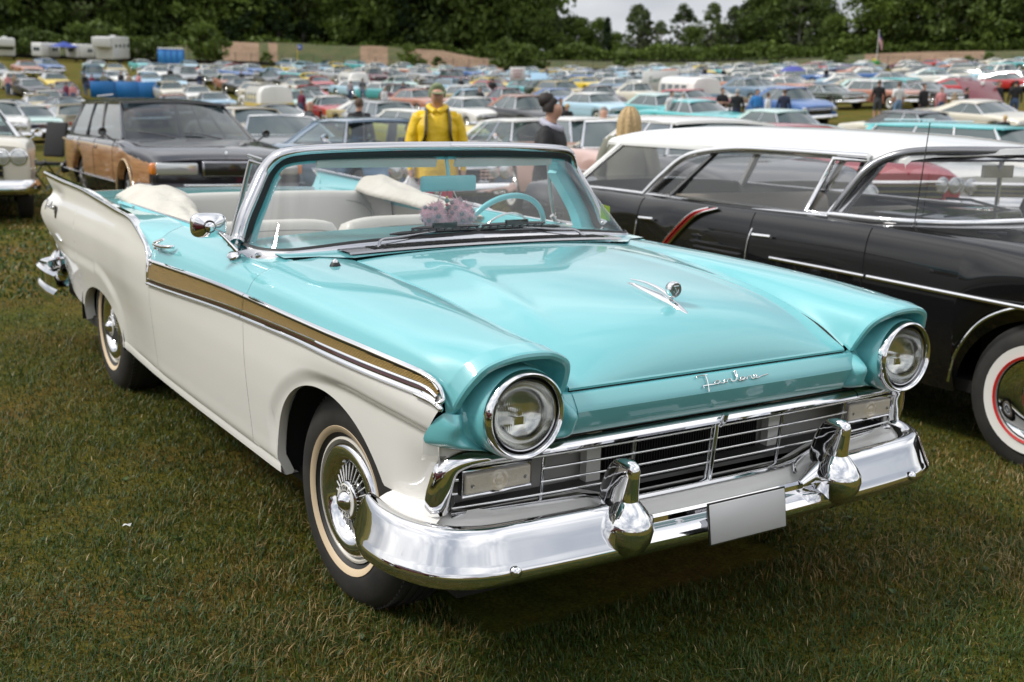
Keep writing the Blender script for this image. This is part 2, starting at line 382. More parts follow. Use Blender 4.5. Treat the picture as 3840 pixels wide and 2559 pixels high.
# ---- headlamp housing: from an outer boundary loop to the lamp bucket
LC = np.array([.727, .776])
def f_housing():
    m = MB(); n = 96; c = np.array([0, .727, .776])
    r = RIMC[::2]; inn = (np.array([.70, .727, .80])-r)*[0, 1, 1]; inn /= np.linalg.norm(inn, axis=1, keepdims=True)
    up = r+inn*.028-np.array([.035, 0, 0])          # inside the hood, from outer-low over to inner-low
    lowp = [(.672, .556, .792), (.716, .534, .748), (.702, .533, .712), (.684, .534, .678), (.672, .60, .672), (.668, .70, .668), (.664, .80, .672), (.645, .88, .678), (.612, .924, .690), (.607, .931, .703), (.622, .928, .73), (.645, .92, .76), (.668, .905, .782)]
    loop = np.concatenate([up, cat(lowp, 4)]); ang = np.unwrap(np.arctan2(loop[:, 2]-c[2], loop[:, 1]-c[1]))
    if ang[-1] < ang[0]: loop = loop[::-1]; ang = ang[::-1]
    # parametrise every ring by the outer loop itself
    out_ = resamp(np.concatenate([loop, loop[:1]]), n+1)[:-1]; a = np.arctan2(out_[:, 2]-c[2], out_[:, 1]-c[1])
    rad = np.stack([np.zeros(n), np.cos(a), np.sin(a)], 1)
    isup = sst((out_[:, 2]-.735)/.11)
    bk = c+rad*.122; bx_up, bx_low = .655, .690
    B = bk.copy(); B[:, 0] = bx_up*isup+bx_low*(1-isup)
    rings = []
    for t in np.linspace(0, 1, 14):
        P = out_*(1-t)+B*t
        dip = -.020*math.sin(PI*t)*isup                      # hollow under the hood
        bul = (.050*math.sin(PI*min(1, t*1.15))**1.0)*(1-isup)*np.clip((np.abs(out_[:, 1]-.727)-.0)/.17, .25, 1)
        # crease along z=.746 keeps the front panel line
        P[:, 0] += dip+bul; rings.append(P)
    rings += [c+rad*.120+np.array([.725, 0, 0]), c+rad*.119+np.array([.748, 0, 0]), c+rad*.116+np.array([.752, 0, 0]), c+rad*.108+np.array([.750, 0, 0])]
    m.grid(np.array(rings), cv=True, flip=True); return m
both('headlamp_housing', f_housing, [TURQ], 50)
# ---- headlamps
def lampglass():
    m = MB(); ys_ = np.sin(np.linspace(-PI/2, PI/2, 7)); ys_ = np.linspace(-1, 1, 211)*.9995; zs = np.linspace(-1, 1, 25); R_ = .089; G = []
    for u in ys_:
        y = u*R_; h = math.sqrt(R_*R_-y*y); row = []
        for v in zs:
            z = v*h; r2 = (y*y+z*z)/R_**2; amp = .0011*float(sst((z+.012)/.02)*.75+.25)*float(sst((1-r2)/.15)); row.append((.022*(1-r2)+amp*math.sin(y*2*PI/.0050), y, z))
        G.append(row)
    return m.grid(np.array(G))
def flutmat():
    m = mat('fluted_lens', (1, 1, 1), .03); t = m.node_tree; t.nodes.clear()
    o = t.nodes.new('ShaderNodeOutputMaterial'); g = t.nodes.new('ShaderNodeBsdfGlossy'); g.inputs['Roughness'].default_value = .05
    tr = t.nodes.new('ShaderNodeBsdfRefraction'); tr.inputs['IOR'].default_value = 1.12; tr.inputs['Roughness'].default_value = .02; tr.inputs[0].default_value = (.93, .94, .92, 1)
    fr = t.nodes.new('ShaderNodeLayerWeight'); fr.inputs[0].default_value = .25; mx = t.nodes.new('ShaderNodeMixShader'); tr.inputs['Roughness'].default_value = 0; g.inputs['Roughness'].default_value = .02
    t.links.new(fr.outputs['Fresnel'], mx.inputs[0]); t.links.new(tr.outputs[0], mx.inputs[1]); t.links.new(g.outputs[0], mx.inputs[2]); t.links.new(mx.outputs[0], o.inputs[0])
    return m
FLUT = flutmat()
for sgn in (-1, 1):
    hl = MB().lathe([(.1155, -.012), (.1165, .004), (.1135, .016), (.108, .021), (.102, .017), (.0995, .010), (.099, -.006)], 64, 'x').obj('headlight', [CHROME], FORD, 60, loc=(.757, sgn*.727, .776))
    MB().lathe([(.0948, -.002), (.0945, .006), (.0925, .010), (.0897, .008), (.089, -.002)], 64, 'x').obj('retaining_ring', [SATIN], hl)
    MB().lathe([(.1, -.006), (.094, -.001), (.093, .001)], 48, 'x').obj('gasket', [RUBBER], hl)
    g = lampglass(); g.obj('lens', [FLUT], hl, 180, loc=(.004, 0, 0))
    b = MB().lathe([(.089, .0), (.085, -.02), (.07, -.045), (.045, -.06), (.018, -.066), (.0001, -.067)], 48, 'x'); b.box((-.035, 0, -.02), (.02, .03, .02)); b.tube([(-.06, 0, 0), (-.02, 0, 0)], .008, 10)
    b.obj('reflector', [REFL], hl, 60)
    MB().lathe([(.0001, .003), (.004, .002), (.0045, 0)], 10, 'x').obj('screw', [SATIN], hl, loc=(.012, .0, -.109))

# ---- hood, cowl
HE = ([-.50, -.3, 0, .12, .34, .515, .62, .679], [(.600, .992), (.597, .984), (.590, .962), (.583, .950), (.570, .916), (.558, .868), (.548, .828), (.541, .807)])
HCN = ([-.50, -.3, 0, .255, .42, .524, .60, .645, .672, .679], [1.018, 1.016, 1.006, .985, .964, .940, .902, .862, .823, .807])
def hood_z(x, y):
    e = pch(x, *HE); c = pch(x, *HCN); t = np.abs(y)/e[..., 0]; k = 2.3
    return c-(c-e[..., 1])*np.clip(t, 0, 1)**k
def f_hood():
    m = MB(); xs = np.concatenate([np.linspace(-.50, .45, 50), np.linspace(.46, .62, 18), np.linspace(.63, .679, 14)]); e = pch(xs, *HE)
    vs = np.linspace(-1, 1, 61); P = np.zeros((len(xs), 61, 3))
    for i, x in enumerate(xs):
        y = vs*(e[i, 0]-.0065); P[i, :, 0] = x; P[i, :, 1] = y; P[i, :, 2] = hood_z(np.full(61, x), y)
        # soft character lines running back from the front corners
        P[i, :, 2] += .006*np.exp(-((np.abs(y)-(.47-.10*(.68-x)))/.03)**2)*sst((.6-x)/.3)*sst((x+.4)/.3)
    m.grid(P, flip=True)
    f = P[-1]; m.grid(np.stack([f, f+[.004, 0, -.004], f+[.003, 0, -.010], f+[-.02, 0, -.012]], 0), flip=True)
    for s in (0, -1):
        e_ = P[:, s]; q = -1 if s == 0 else 1
        m.grid(np.stack([e_, e_+[0, .002*q, -.004], e_+[0, -.0*q, -.03]], 0), flip=(s == 0))
    return m
f_hood().obj('hood', [TURQ], FORD, 30)
ug = MB(); ug.box((.66, 0, .785), (.04, 1.06, .02)); ug.obj('hood_latch_panel', [UNDER], FORD)
def f_cowl():
    m = MB(); xs = np.linspace(-1.12, -.508, 26); vs = np.linspace(-1, 1, 61); P = np.zeros((26, 61, 3))
    for i, x in enumerate(xs):
        wy = np.interp(x, [-1.12, -.65, -.613, -.508], [.80, .80, .70, .600]); y = vs*wy; P[i, :, 0] = x; P[i, :, 1] = y
        P[i, :, 2] = 1.018+.010*sst((-.5-x)/.3)-(.030)*(np.abs(y)/.8)**2.2
    m.grid(P, flip=True); return m
f_cowl().obj('cowl', [TURQ], FORD, 40)
# fresh air grille across the cowl
cg = MB()
def cz(x, y): return 1.018+.010*sst((-.5-x)/.3)-.030*(abs(y)/.8)**2.2
vy = np.linspace(-.60, .60, 41)
def cgx(y, t): return (-.545 if t else -.655)+.03*(1-(abs(y)/.6)**2)*(1 if t else .3)-.0*y
cg.grid(np.array([[(cgx(y, 0), y, cz(-.6, y)+.004) for y in vy], [(cgx(y, 0)+.004, y, cz(-.6, y)+.010) for y in vy], [(cgx(y, 1)-.004, y, cz(-.6, y)+.010) for y in vy], [(cgx(y, 1), y, cz(-.6, y)+.003) for y in vy]]))
cgo = cg.obj('cowl_vent', [SATIN], FORD)
sl = MB()
for k in range(4):
    for j in range(26):
        y0 = -.50+j*.0395; y1 = y0+.034; x = -.635+k*.020+.02*(1-(abs(y0)/.6)**2)
        sl.box((x, (y0+y1)/2, cz(-.6, (y0+y1)/2)+.0105), (.010, y1-y0, .003), rot=None)
sl.obj('vent_slots', [DARK], cgo, 0)

# ---- front panel between the headlamps
ys = np.linspace(-.531, .531, 41)
fp = MB(); pr = [(.655, .790), (.684, .7925), (.692, .790), (.699, .783), (.713, .763), (.7205, .751), (.7215, .746), (.7195, .741), (.705, .708), (.692, .684), (.687, .677), (.67, .672)]
fp.grid(np.array([[(x+.004*(1-(y/.53)**2), y, z) for x, z in pr] for y in ys])); 
for q in (-1, 1): fp.grid(np.array([[(x-.003, q*y, z) for x, z in pr] for y in (.530, .56)]))
fp.obj('front_panel', [TURQ], FORD, 25)
# script on the front panel
def script(strokes, P0, U, V, size, r, name, m_, parent):
    mb = MB()
    for s in strokes:
        pts = cat([(a, b, 0) for a, b in s], 4) if len(s) > 2 else np.array([(a, b, 0) for a, b in s])
        mb.tube([np.array(P0)+size*(p[0]*np.array(U)+p[1]*np.array(V)) for p in pts], r, 6)
    return mb.obj(name, [m_], parent, 60)
FAIR = [[(0, 1.0), (.95, 1.12)], [(0, 1.0), (.02, .82)], [(.62, 1.05), (.60, .5), (.55, .12), (.50, -.22)], [(.25, .22), (.9, .34)], [(.25, .22), (.26, .08)],
        [(.9, .34), (1.25, .42), (1.3, .28), (1.1, .24), (1.22, .42), (1.42, .38), (1.48, .52), (1.5, .38)], [(1.5, .38), (1.75, .42), (1.78, .62), (1.79, .44)], [(1.79, .44), (2.05, .46), (2.06, .66), (2.2, .64), (2.24, .50)],
        [(2.2, .48), (2.5, .52), (2.72, .62), (2.74, 1.16), (2.68, 1.1), (2.72, .56)], [(2.72, .54), (3.05, .62), (3.22, .74), (3.05, .76), (3.0, .62), (3.2, .62), (3.3, .70)], [(3.3, .62), (3.4, .66), (3.42, .82), (3.6, .84), (3.64, .68)],
        [(3.64, .66), (3.9, .70), (4.1, .84), (3.95, .92), (3.86, .78), (4.05, .72)], [(4.05, .72), (4.9, .86)]]
# letters follow the photograph: F a i r l a n e
FAIR = [[(.0, .86), (.05, 1.0), (.75, 1.0)], [(.62, 1.0), (.60, .55), (.52, .15), (.46, -.15)], [(.22, .28), (.95, .28)], [(.22, .28), (.22, .1)],
        [(.95, .28), (1.25, .30), (1.42, .42), (1.22, .50), (1.06, .38), (1.2, .24), (1.4, .40), (1.46, .26)], [(1.46, .26), (1.68, .30), (1.74, .50), (1.74, .30), (1.86, .27)], [(1.86, .27), (2.02, .48), (2.2, .46), (2.2, .30), (2.35, .27)],
        [(2.35, .27), (2.6, .45), (2.72, .9), (2.62, .98), (2.60, .5), (2.68, .26), (2.9, .28)], [(2.9, .28), (3.15, .42), (3.0, .50), (2.86, .38), (3.0, .24), (3.2, .40), (3.26, .26)], [(3.26, .26), (3.42, .46), (3.6, .46), (3.62, .28), (3.78, .27)],
        [(3.78, .27), (4.0, .40), (3.96, .52), (3.82, .44), (3.86, .27), (4.1, .27), (4.3, .34), (4.85, .42)]]
sc = script(FAIR, (.7285, -.105, .7575), (0, 1, 0), (-.46, 0, .62), .056, .0020, 'fairlane_script', CHROME, FORD)

# ---- side trim: gold insert with chrome edges and a painted-in maroon reflection below
def goldmat():
    m = mat('gold_ribbed_insert', (.34, .22, .07), .42, .75); t = m.node_tree; b = t.nodes['Principled BSDF']
    tc = t.nodes.new('ShaderNodeTexCoord'); w = t.nodes.new('ShaderNodeTexWave'); w.bands_direction = 'Z'; w.inputs['Scale'].default_value = 95
    bp = t.nodes.new('ShaderNodeBump'); bp.inputs['Strength'].default_value = .8; bp.inputs['Distance'].default_value = .002
    t.links.new(tc.outputs['Object'], w.inputs[0]); t.links.new(w.outputs['Fac'], bp.inputs['Height']); t.links.new(bp.outputs[0], b.inputs['Normal'])
    r = t.nodes.new('ShaderNodeValToRGB'); r.color_ramp.elements[0].color = (.12, .075, .02, 1); r.color_ramp.elements[1].color = (.40, .27, .09, 1)
    t.links.new(w.outputs['Fac'], r.inputs[0]); t.links.new(r.outputs[0], b.inputs['Base Color']); return m
GOLD = goldmat()
def strip(xs, z0, z1, off0, off1, m, n=5, mi=0, bow=.004):
    P = []
    for x, a, b in zip(xs, z0, z1):
        t = np.linspace(0, 1, n); z = a+(b-a)*t; P.append(np.c_[np.full(n, x), YT(np.full(n, x), z)+off0+(off1-off0)*t+bow*np.sin(PI*t), z])
    m.grid(np.array(P), m=mi)
def YT(x, z):
    """surface under the trim (side skin, blended to the turquoise top edge)"""
    zm = .5*(ZL(x)+ZT(x)); T = pch(x, [-1.793, -1.2, -.613, -.3, 0, .33, .55, .66], [.952, .951, .952, .953, .951, .941, .922, .902]); y0 = YH(x, np.minimum(z, zm)); t = np.clip((z-zm)/np.maximum(ZT(x)-zm, .004), 0, 1)
    return y0*(1-t)+T*t
def f_trim(x0, x1, front):
    def g():
        m = MB(); n = 60; xs = np.linspace(x0, x1, n); zt = ZT(xs); zl = ZL(xs); h = zt-zl
        if front: pass
        g0 = zl+np.minimum(.024, h*.45); g1 = zt-np.minimum(.012, h*.2)
        strip(xs, g0, g1, .006, .006, m, 3, 1, 0)                         # gold field
        strip(xs, g1-.001, g1+.007, .007, .010, m, 3, 3, 0)               # black strip painted as the shadow under the upper chrome
        strip(xs, zt-.009, zt+.004, .004, .004, m, 5, 0, .010)            # upper chrome
        strip(xs, g0-.004, g0+.003, .006, .006, m, 4, 0, .005)            # chrome bead under gold
        strip(xs, zl+.011, g0-.004, .004, .004, m, 3, 2, 0)               # dark red reflection painted on as a maroon strip
        strip(xs, zl-.007, zl+.012, .003, .003, m, 6, 0, .012)            # lower chrome
        if not front:
            for dx in (0, .010):
                z = np.linspace(zl[0]-.004, zt[0]+.003, 10); X = np.full(10, x0+dx); m.tube(np.c_[X, YT(X, z)+.006, z], .005, 6)
            z = .838; m.lathe([(.0001, .010), (.006, .009), (.008, .004)], 10, 'y', (x0+.03, float(YT(np.array(x0), np.array(z)))+.002, z-.01))
        else:
            P = [(.60, ZT(np.array(.60))-.003), (.645, .852), (.668, .828), (.672, .812), (.660, .806)]
            c_ = cat([(x, 0, z) for x, z in P], 5); c_[:, 1] = YT(c_[:, 0], c_[:, 2])+.008; m.tube(c_, .006, 8)
            P = [(.58, .815), (.64, .808), (.678, .795), (.668, .803), (.60, .822)]
            c_ = cat([(x, 0, z) for x, z in P], 5); c_[:, 1] = YH(c_[:, 0], c_[:, 2])+.008; m.tube(c_, .006, 8)
        return m
    return g
both('side_trim', f_trim(-1.793, -.617, False), [CHROME, GOLD, RED, BLACKP], 50)
both('side_trim', f_trim(-.6125, .655, True), [CHROME, GOLD, RED, BLACKP], 50)

# ---- rear quarter
def xend_rear(z): return pch(z, [.30, .42, .5, .6, .70, .755, .81, .86, .92, .965, 1.04], [-3.95, -4.02, -4.09, -4.14, -4.20, -4.27, -4.335, -4.31, -4.20, -4.20, -4.35])
def qmap(X, Z): return np.where(X > -3.5, X, -3.5+(X+3.5)*(xend_rear(Z)+3.5)/(-.85))
def f_quarter():
    m = MB(); xs = stations(-4.35, -1.801, 130, (-2.985, .415)); xs = np.array(sorted(set(xs) | set(np.round(-1.80-np.linspace(0, .2, 30)**1.5, 5)))); xs = xs[xs <= -1.799]
    zt_ = ZF(xs); G = side_grid(xs, zbot(xs, True), zt_, 60, qmap); m.grid(G)
    k = [i for i in range(len(xs)) if abs(xs[i]+2.985) < .417]; e = G[k, 0]
    m.grid(np.stack([e, e+[0, -.006, .0], e+[0, -.03, .002], e+[0, -.05, .012]], 1), flip=True)
    # tail face turning inward
    e = G[0]; e = e[e[:, 2] < .90]; m.grid(np.stack([e, e+[-.012, -.02, 0], e+[-.015, -.08, 0], e+[.05, -.25, 0], e*[1, 0, 1]+[.06, .0, 0]], 1), flip=True)
    e = G[0]; e = e[e[:, 2] > .89]; m.grid(np.stack([e, e+[.002, -.012, 0], e+[.01, -.02, 0]], 1), flip=True)
    return m
both('rear_quarter', f_quarter, [WHITE], 32)
QC = {-1.801: [(.952, .846), (.926, .905), (.872, .955), (.81, .982)], -1.9: [(None, None), (.925, .940), (.875, .967), (.81, .988)], -2.1: [(None, None), (.915, .972), (.875, .982), (.81, .992)], -2.54: [(None, None), (.885, .980), (.85, .977), (.79, .985)],
      -3.0: [(None, None), (.875, .985), (.83, .968), (.74, .985)], -3.5: [(None, None), (.868, .985), (.83, .958), (.74, .965)], -4.0: [(None, None), (.862, .975), (.82, .940), (.74, .945)], -4.30: [(None, None), (.865, .975), (.83, .925), (.74, .930)]}
for k in QC:
    y0 = float(YH(k, ZF(k)))
    if QC[k][0][0] is None: QC[k][0] = (y0, float(ZF(k)))
def f_qtop():
    m = MB(); xs = np.array(sorted(set(np.round(np.concatenate([np.linspace(-4.30, -1.801, 70), -1.80-np.linspace(0, .25, 26)**1.5]), 4)))); xs = xs[xs <= -1.8005]
    S = sections(QC, xs, 8); S[:, 0, 1] = YH(xs, ZF(xs)); S[:, 0, 2] = ZF(xs); m.grid(S)
    e = S[xs > -3.05][:, -1]; m.grid(np.stack([e, e+[0, -.02, .002], e+[0, -.03, -.03]], 1)); return m
both('quarter_top', f_qtop, [TURQ], 35)
def f_finstrip():
    m = MB(); x = np.concatenate([FINC[:, 0]]); z = FINC[:, 1]; y = YH(x, z); P = np.c_[x, y, z]
    P = np.concatenate([[(-1.80, float(YH(-1.80, .742)), .742), (-1.80, float(YH(-1.80, .80)), .80)], P]); P = resamp(P, 110)
    T = np.gradient(P, axis=0); T /= np.linalg.norm(T, axis=1, keepdims=True); Nn = np.stack([-T[:, 2], 0*T[:, 0], T[:, 0]], 1)*-1
    w = np.interp(np.arange(110), [0, 25, 40, 109], [.010, .012, .015, .014]); prof = [(-1, -.001), (-.8, .007), (-.2, .010), (.3, .011), (.9, .006), (1.0, -.002)]
    G = []
    for a, o in prof: G.append(P+Nn*(a*w)[:, None]+np.array([0, 1, 0])*o)
    tp = P+Nn*w[:, None]; m.grid(np.stack(G+[tp+np.array([0, -.022, .001]), tp+np.array([0, -.024, -.006])], 1)); m.tube(np.stack([P+Nn*(.85*w)[:, None]+[0, .004, 0]], 0)[0], .0045, 6); return m
both('fin_moulding', f_finstrip, [CHROME], 60)
SCR2 = [[(a*1.0, b) for a, b in s] for s in FAIR]
for sgn in (-1, 1):
    mb = MB()
    for s in SCR2:
        for p in [cat([(a, b, 0) for a, b in s], 3) if len(s) > 2 else np.array([(a, b, 0) for a, b in s])]:
            Q = []
            for q in p:
                x = (-4.22+q[0]*.062) if sgn < 0 else (-3.88-q[0]*.062); z = .845+q[1]*.05-.0*q[0]; Q.append((x, sgn*(float(YH(x, z))+.003), z))
            mb.tube(Q, .0022, 5)
    sct = mb.obj('fairlane_script', [SATIN], FORD, 60, label='small dark chrome name script on the rear quarter')
    xb = -3.885 if sgn < 0 else -4.24
    b5 = MB(); yb = float(YH(xb, .85)); b5.box((xb, sgn*(yb+.004), .85), (.045, .006, .075)); bo = b5.obj('500_badge', [BLACKP], sct, 0)
    tx = MB()
    for i in range(3):
        z = .872-.022*i; x_ = xb
        tx.tube([(x_-.008, sgn*(yb+.009), z+.007), (x_+.008, sgn*(yb+.009), z+.007), (x_+.008, sgn*(yb+.009), z-.007), (x_-.008, sgn*(yb+.009), z-.007), (x_-.008, sgn*(yb+.009), z+.007)], .0015, 5)
    tx.obj('badge_digits', [CHROME], sct, 40)
# fuel door / side ornament
def f_orn(): 
    m = MB(); P = [(-3.93, .72), (-3.86, .705), (-3.80, .69)]; c_ = cat([(x, 0, z) for x, z in P], 4); c_[:, 1] = YH(c_[:, 0], c_[:, 2])+.003; m.tube(c_, [.002]+[.007]*(len(c_)-2)+[.002], 8); return m
both('quarter_ornament', f_orn, [CHROME], 60)

# ---- rear deck and rear bumper
dk = MB(); xs = np.linspace(-4.28, -3.17, 40); vs = np.linspace(-1, 1, 41); P = []
for x in xs:
    P.append([(x, v*.745, np.interp(x, [-4.28, -4.2, -3.9, -3.5, -3.0], [.925, .948, .975, .990, .990])-(np.interp(x, [-4.28, -3.5, -3.0], [.005, .028, .008]))*abs(v)**2.5) for v in vs])
dk.grid(np.array(P), flip=True); e = np.array(P)[0]; dk.grid(np.stack([e, e+[-.02, 0, -.03], e+[-.02, 0, -.30], e+[.05, 0, -.45]], 0)); dk.obj('trunk_lid', [TURQ], FORD, 40)
for sgn in (-1, 1):
    tl = MB().lathe([(.115, 0), (.112, -.03), (.095, -.035), (.09, -.045), (.05, -.06), (.0001, -.066)], 32, 'x').obj('tail_light', [CHROME], FORD, loc=(-4.27, sgn*.73, .79)); 
    MB().lathe([(.088, -.046), (.05, -.066), (.0001, -.072)], 24, 'x').obj('lens', [mat('red_lens', (.35, .01, .01), .15, coat=1)], tl)
def bumper_loft(plan, prof, m):
    """plan: list of points (x,y,dz) along the bar; prof: (outward, z)"""
    P = resamp(cat(plan, 8), 90); T = np.gradient(P[:, :2], axis=0); T /= np.linalg.norm(T, axis=1, keepdims=True); Nn = np.stack([T[:, 1], -T[:, 0]], 1)
    return P, Nn
rb = MB(); PL = [(-3.72, .975), (-3.95, .99), (-4.25, .975), (-4.42, .90), (-4.48, .75), (-4.50, .4), (-4.51, 0)]; PL = PL+[(x, -y) for x, y in PL[-2::-1]]
C_ = resamp(cat([(x, y, 0) for x, y in PL], 8), 120)[:, :2]; T = np.gradient(C_, axis=0); T /= np.linalg.norm(T, axis=1, keepdims=True); Nn = np.stack([-T[:, 1], T[:, 0]], 1)
Nn *= np.sign((Nn*(C_-np.array([-3.0, 0]))).sum(1))[:, None]
pr = [(-.05, .50), (-.01, .515), (.01, .50), (.0, .46), (-.005, .42), (.015, .40), (.02, .37), (.005, .33), (-.03, .315)]
rb.grid(np.array([[(c[0]+n_[0]*o, c[1]+n_[1]*o, z) for o, z in pr] for c, n_ in zip(C_, Nn)])); rbo = rb.obj('rear_bumper', [CHROME], FORD, 50)
for sgn in (-1, 1):
    m = MB(); m.lathe([(.0001, .70), (.04, .695), (.055, .66), (.05, .60), (.03, .56), (.06, .50), (.075, .44), (.06, .36), (.0001, .33)], 20, 'z', (-4.50, sgn*.80, 0)); m.obj('bumper_guard', [CHROME], rbo, 60)
ub = MB(); ub.box((-4.0, 0, .40), (.5, 1.5, .2)); ub.obj('rear_underpan', [UNDER], FORD)

# ---- bumper, front
PL = [(.335, .968), (.40, .980), (.50, .985), (.60, .968), (.69, .915), (.738, .83), (.752, .72), (.762, .55), (.768, .40)]
def f_bumper():
    m = MB(); C_ = resamp(cat([(x, y, 0) for x, y in PL], 8), 80)[:, :2]; T = np.gradient(C_, axis=0); T /= np.linalg.norm(T, axis=1, keepdims=True); Nn = np.stack([-T[:, 1], T[:, 0]], 1)
    Nn *= np.sign((Nn*(C_-np.array([0, .3]))).sum(1))[:, None]
    s = np.linspace(0, 1, 80); G = []
    for i in range(80):
        k = sst(s[i]/.16); e = sst(s[i]/.045)    # tip tapers
        pr = [(-.040, .476), (-.028, .485), (-.012, .489), (.002, .486), (.010, .480), (.018, .465), (.026, .447), (.034, .428), (.041, .411), (.044, .404), (.047, .397), (.052, .388), (.056, .378), (.056, .366), (.048, .350), (.030, .335), (.0, .327), (-.03, .325)]
        row = []
        for o, z in pr:
            z_ = .405+(z-.405)*(.72+.28*e)+.004*(1-k); o_ = o*(.55+.45*k); row.append((C_[i, 0]+Nn[i, 0]*o_, C_[i, 1]+Nn[i, 1]*o_, z_))
        G.append(row)
    m.grid(np.array(G)); 
    a = np.array(G)[0]; c = a.mean(0)+np.array([-.008, -.005, 0]); m.grid(np.stack([a, a*.6+c*.4+[-.006, 0, 0], a*0+c], 0)); return m
bmp = both('front_bumper', f_bumper, [CHROME], 35)
# lower centre bar between the guards
m = MB(); ys = np.linspace(-.42, .42, 41); pr = [(.70, .395), (.735, .432), (.752, .437), (.76, .430), (.762, .416), (.775, .409), (.802, .400), (.815, .385), (.816, .370), (.806, .352), (.785, .338), (.755, .33)]
m.grid(np.array([[(x+.010*(1-(y/.42)**2), y, z-.008) for x, z in pr] for y in ys])); m.obj('bumper_centre_bar', [CHROME], FORD, 35)
for sgn in (-1, 1):
    # bullet guard: pointed ball below a tall blade
    m = MB(); m.lathe([(.0001, -.088), (.020, -.080), (.048, -.056), (.064, -.026), (.070, .004), (.067, .026), (.052, .052), (.030, .078), (.006, .092)], 36, 'z'); V = m.V[0]; V[:, 0] = V[:, 0]*1.02+.004
    V[:, 0] += .012*np.clip(V[:, 0]/.07, 0, 1)
    B = []   # blade: loft of rounded sections rising and leaning back
    for z, x0, x1, w0, w1 in [(.02, -.055, .040, .060, .040), (.05, -.075, .037, .056, .030), (.075, -.085, .036, .050, .024), (.11, -.08, .038, .042, .021), (.145, -.068, .041, .035, .019), (.168, -.055, .042, .030, .018), (.182, -.040, .036, .026, .015), (.190, -.022, .020, .018, .010), (.192, -.008, .004, .002, .002)]:
        r = []
        for t in np.linspace(0, 2*PI, 24, endpoint=False):
            cx, sy = math.cos(t), math.sin(t); xx = (x0+x1)/2+(x1-x0)/2*np.sign(cx)*abs(cx)**.45; w = w0+(w1-w0)*max(0, (xx-x0)/(x1-x0))**.8; r.append((xx, w*np.sign(sy)*abs(sy)**.7, z))
        B.append(r)
    m.grid(np.array(B), cv=True, flip=True)
    # foot sweeping inboard along the bar
    Fp = cat([(-.035, 0, .035), (-.035, -sgn*.055, .012), (-.032, -sgn*.115, -.010)], 8); m.tube(Fp, np.linspace(.042, .014, len(Fp)), 14)
    m.obj('bumper_guard', [CHROME], FORD, 55, loc=(.792, sgn*.411, .428), label='chrome bullet bumper guard')
    for (x, y, z, nx, ny) in [(.808, .769, .381, 1, .1), (.44, .985, .383, 0, 1)]:
        q = MB().lathe([(.0001, .011), (.009, .009), (.015, .003), (.0165, -.004)], 16, 'x'); q.obj('bumper_bolt', [CHROME], FORD, 60, loc=(x, sgn*y*1.0, z), rot=(0, 0, math.atan2(sgn*ny, nx)))
# ---- number plate with its bracket
pl = rbox('number_plate', (.862, -.02, .410), (.005, .292, .112), .002, PLATE, FORD, 1, rot=(0, math.radians(-9), math.radians(0)), label='blank white number plate')
fr = MB(); fr.box((-.004, 0, 0), (.004, .300, .120)); fr.obj('plate_frame', [BLACKP], pl, 0)
b = MB(); b.box((.815, -.02, .415), (.04, .20, .03)); b.obj('plate_bracket', [SATIN], FORD, 0)

# ---- valance / gravel pan
m = MB(); ys = np.linspace(-1, 1, 81); P = []
for v in ys:
    y = v*.90; a = abs(y)
    xin = .655 if a < .80 else .655-.07*sst((a-.80)/.1); zin = np.interp(a, [0, .33, .45, .90], [.447, .447, .484, .488]); xo = np.interp(a, [0, .5, .75, .85, .90], [.735, .735, .722, .68, .63]); zo = np.interp(a, [0, .38, .46, .9], [.405, .405, .462, .468])
    P.append([(xin-.02, y, zin+.010), (xin, y, zin), (xin+.01, y, zin-.002), (.5*(xin+xo), y, .5*(zin+zo)+.004), (xo-.01, y, zo+.001), (xo, y, zo-.004), (xo, y, zo-.06)])
m.grid(np.array(P), flip=True)
m.obj('gravel_pan', [WHITE], FORD, 35)
def f_wing():
    m = MB(); P = []
    for t in np.linspace(0, .80, 30):
        x = .40+(.66-.40)*t; yi = float(YH(min(x, .585), .50))-.012 if x < .585 else np.interp(x, [.585, .66], [.87, .80]); 
        c = np.array([x, yi, .50]); o_ = np.array([.36+(.70-.36)*t+.02, np.interp(t, [0, .5, .8, 1], [.958, .965, .935, .86]), .468]); P.append([c+[-.01, -.02, .01], c, .5*(c+o_)+[0, 0, .004], o_, o_-[0, 0, .06]])
    m.grid(np.array(P)); return m
both('valance_wing', f_wing, [WHITE], 35)

# ---- grille
GR = empty('grille', (0, 0, 0)); GR.parent = FORD
zt0 = .667; ybar = np.linspace(-.80, .80, 61)
def gx(y, z): return .672+.018*(z-.5)/.17-.045*(abs(y)/.85)**2.5
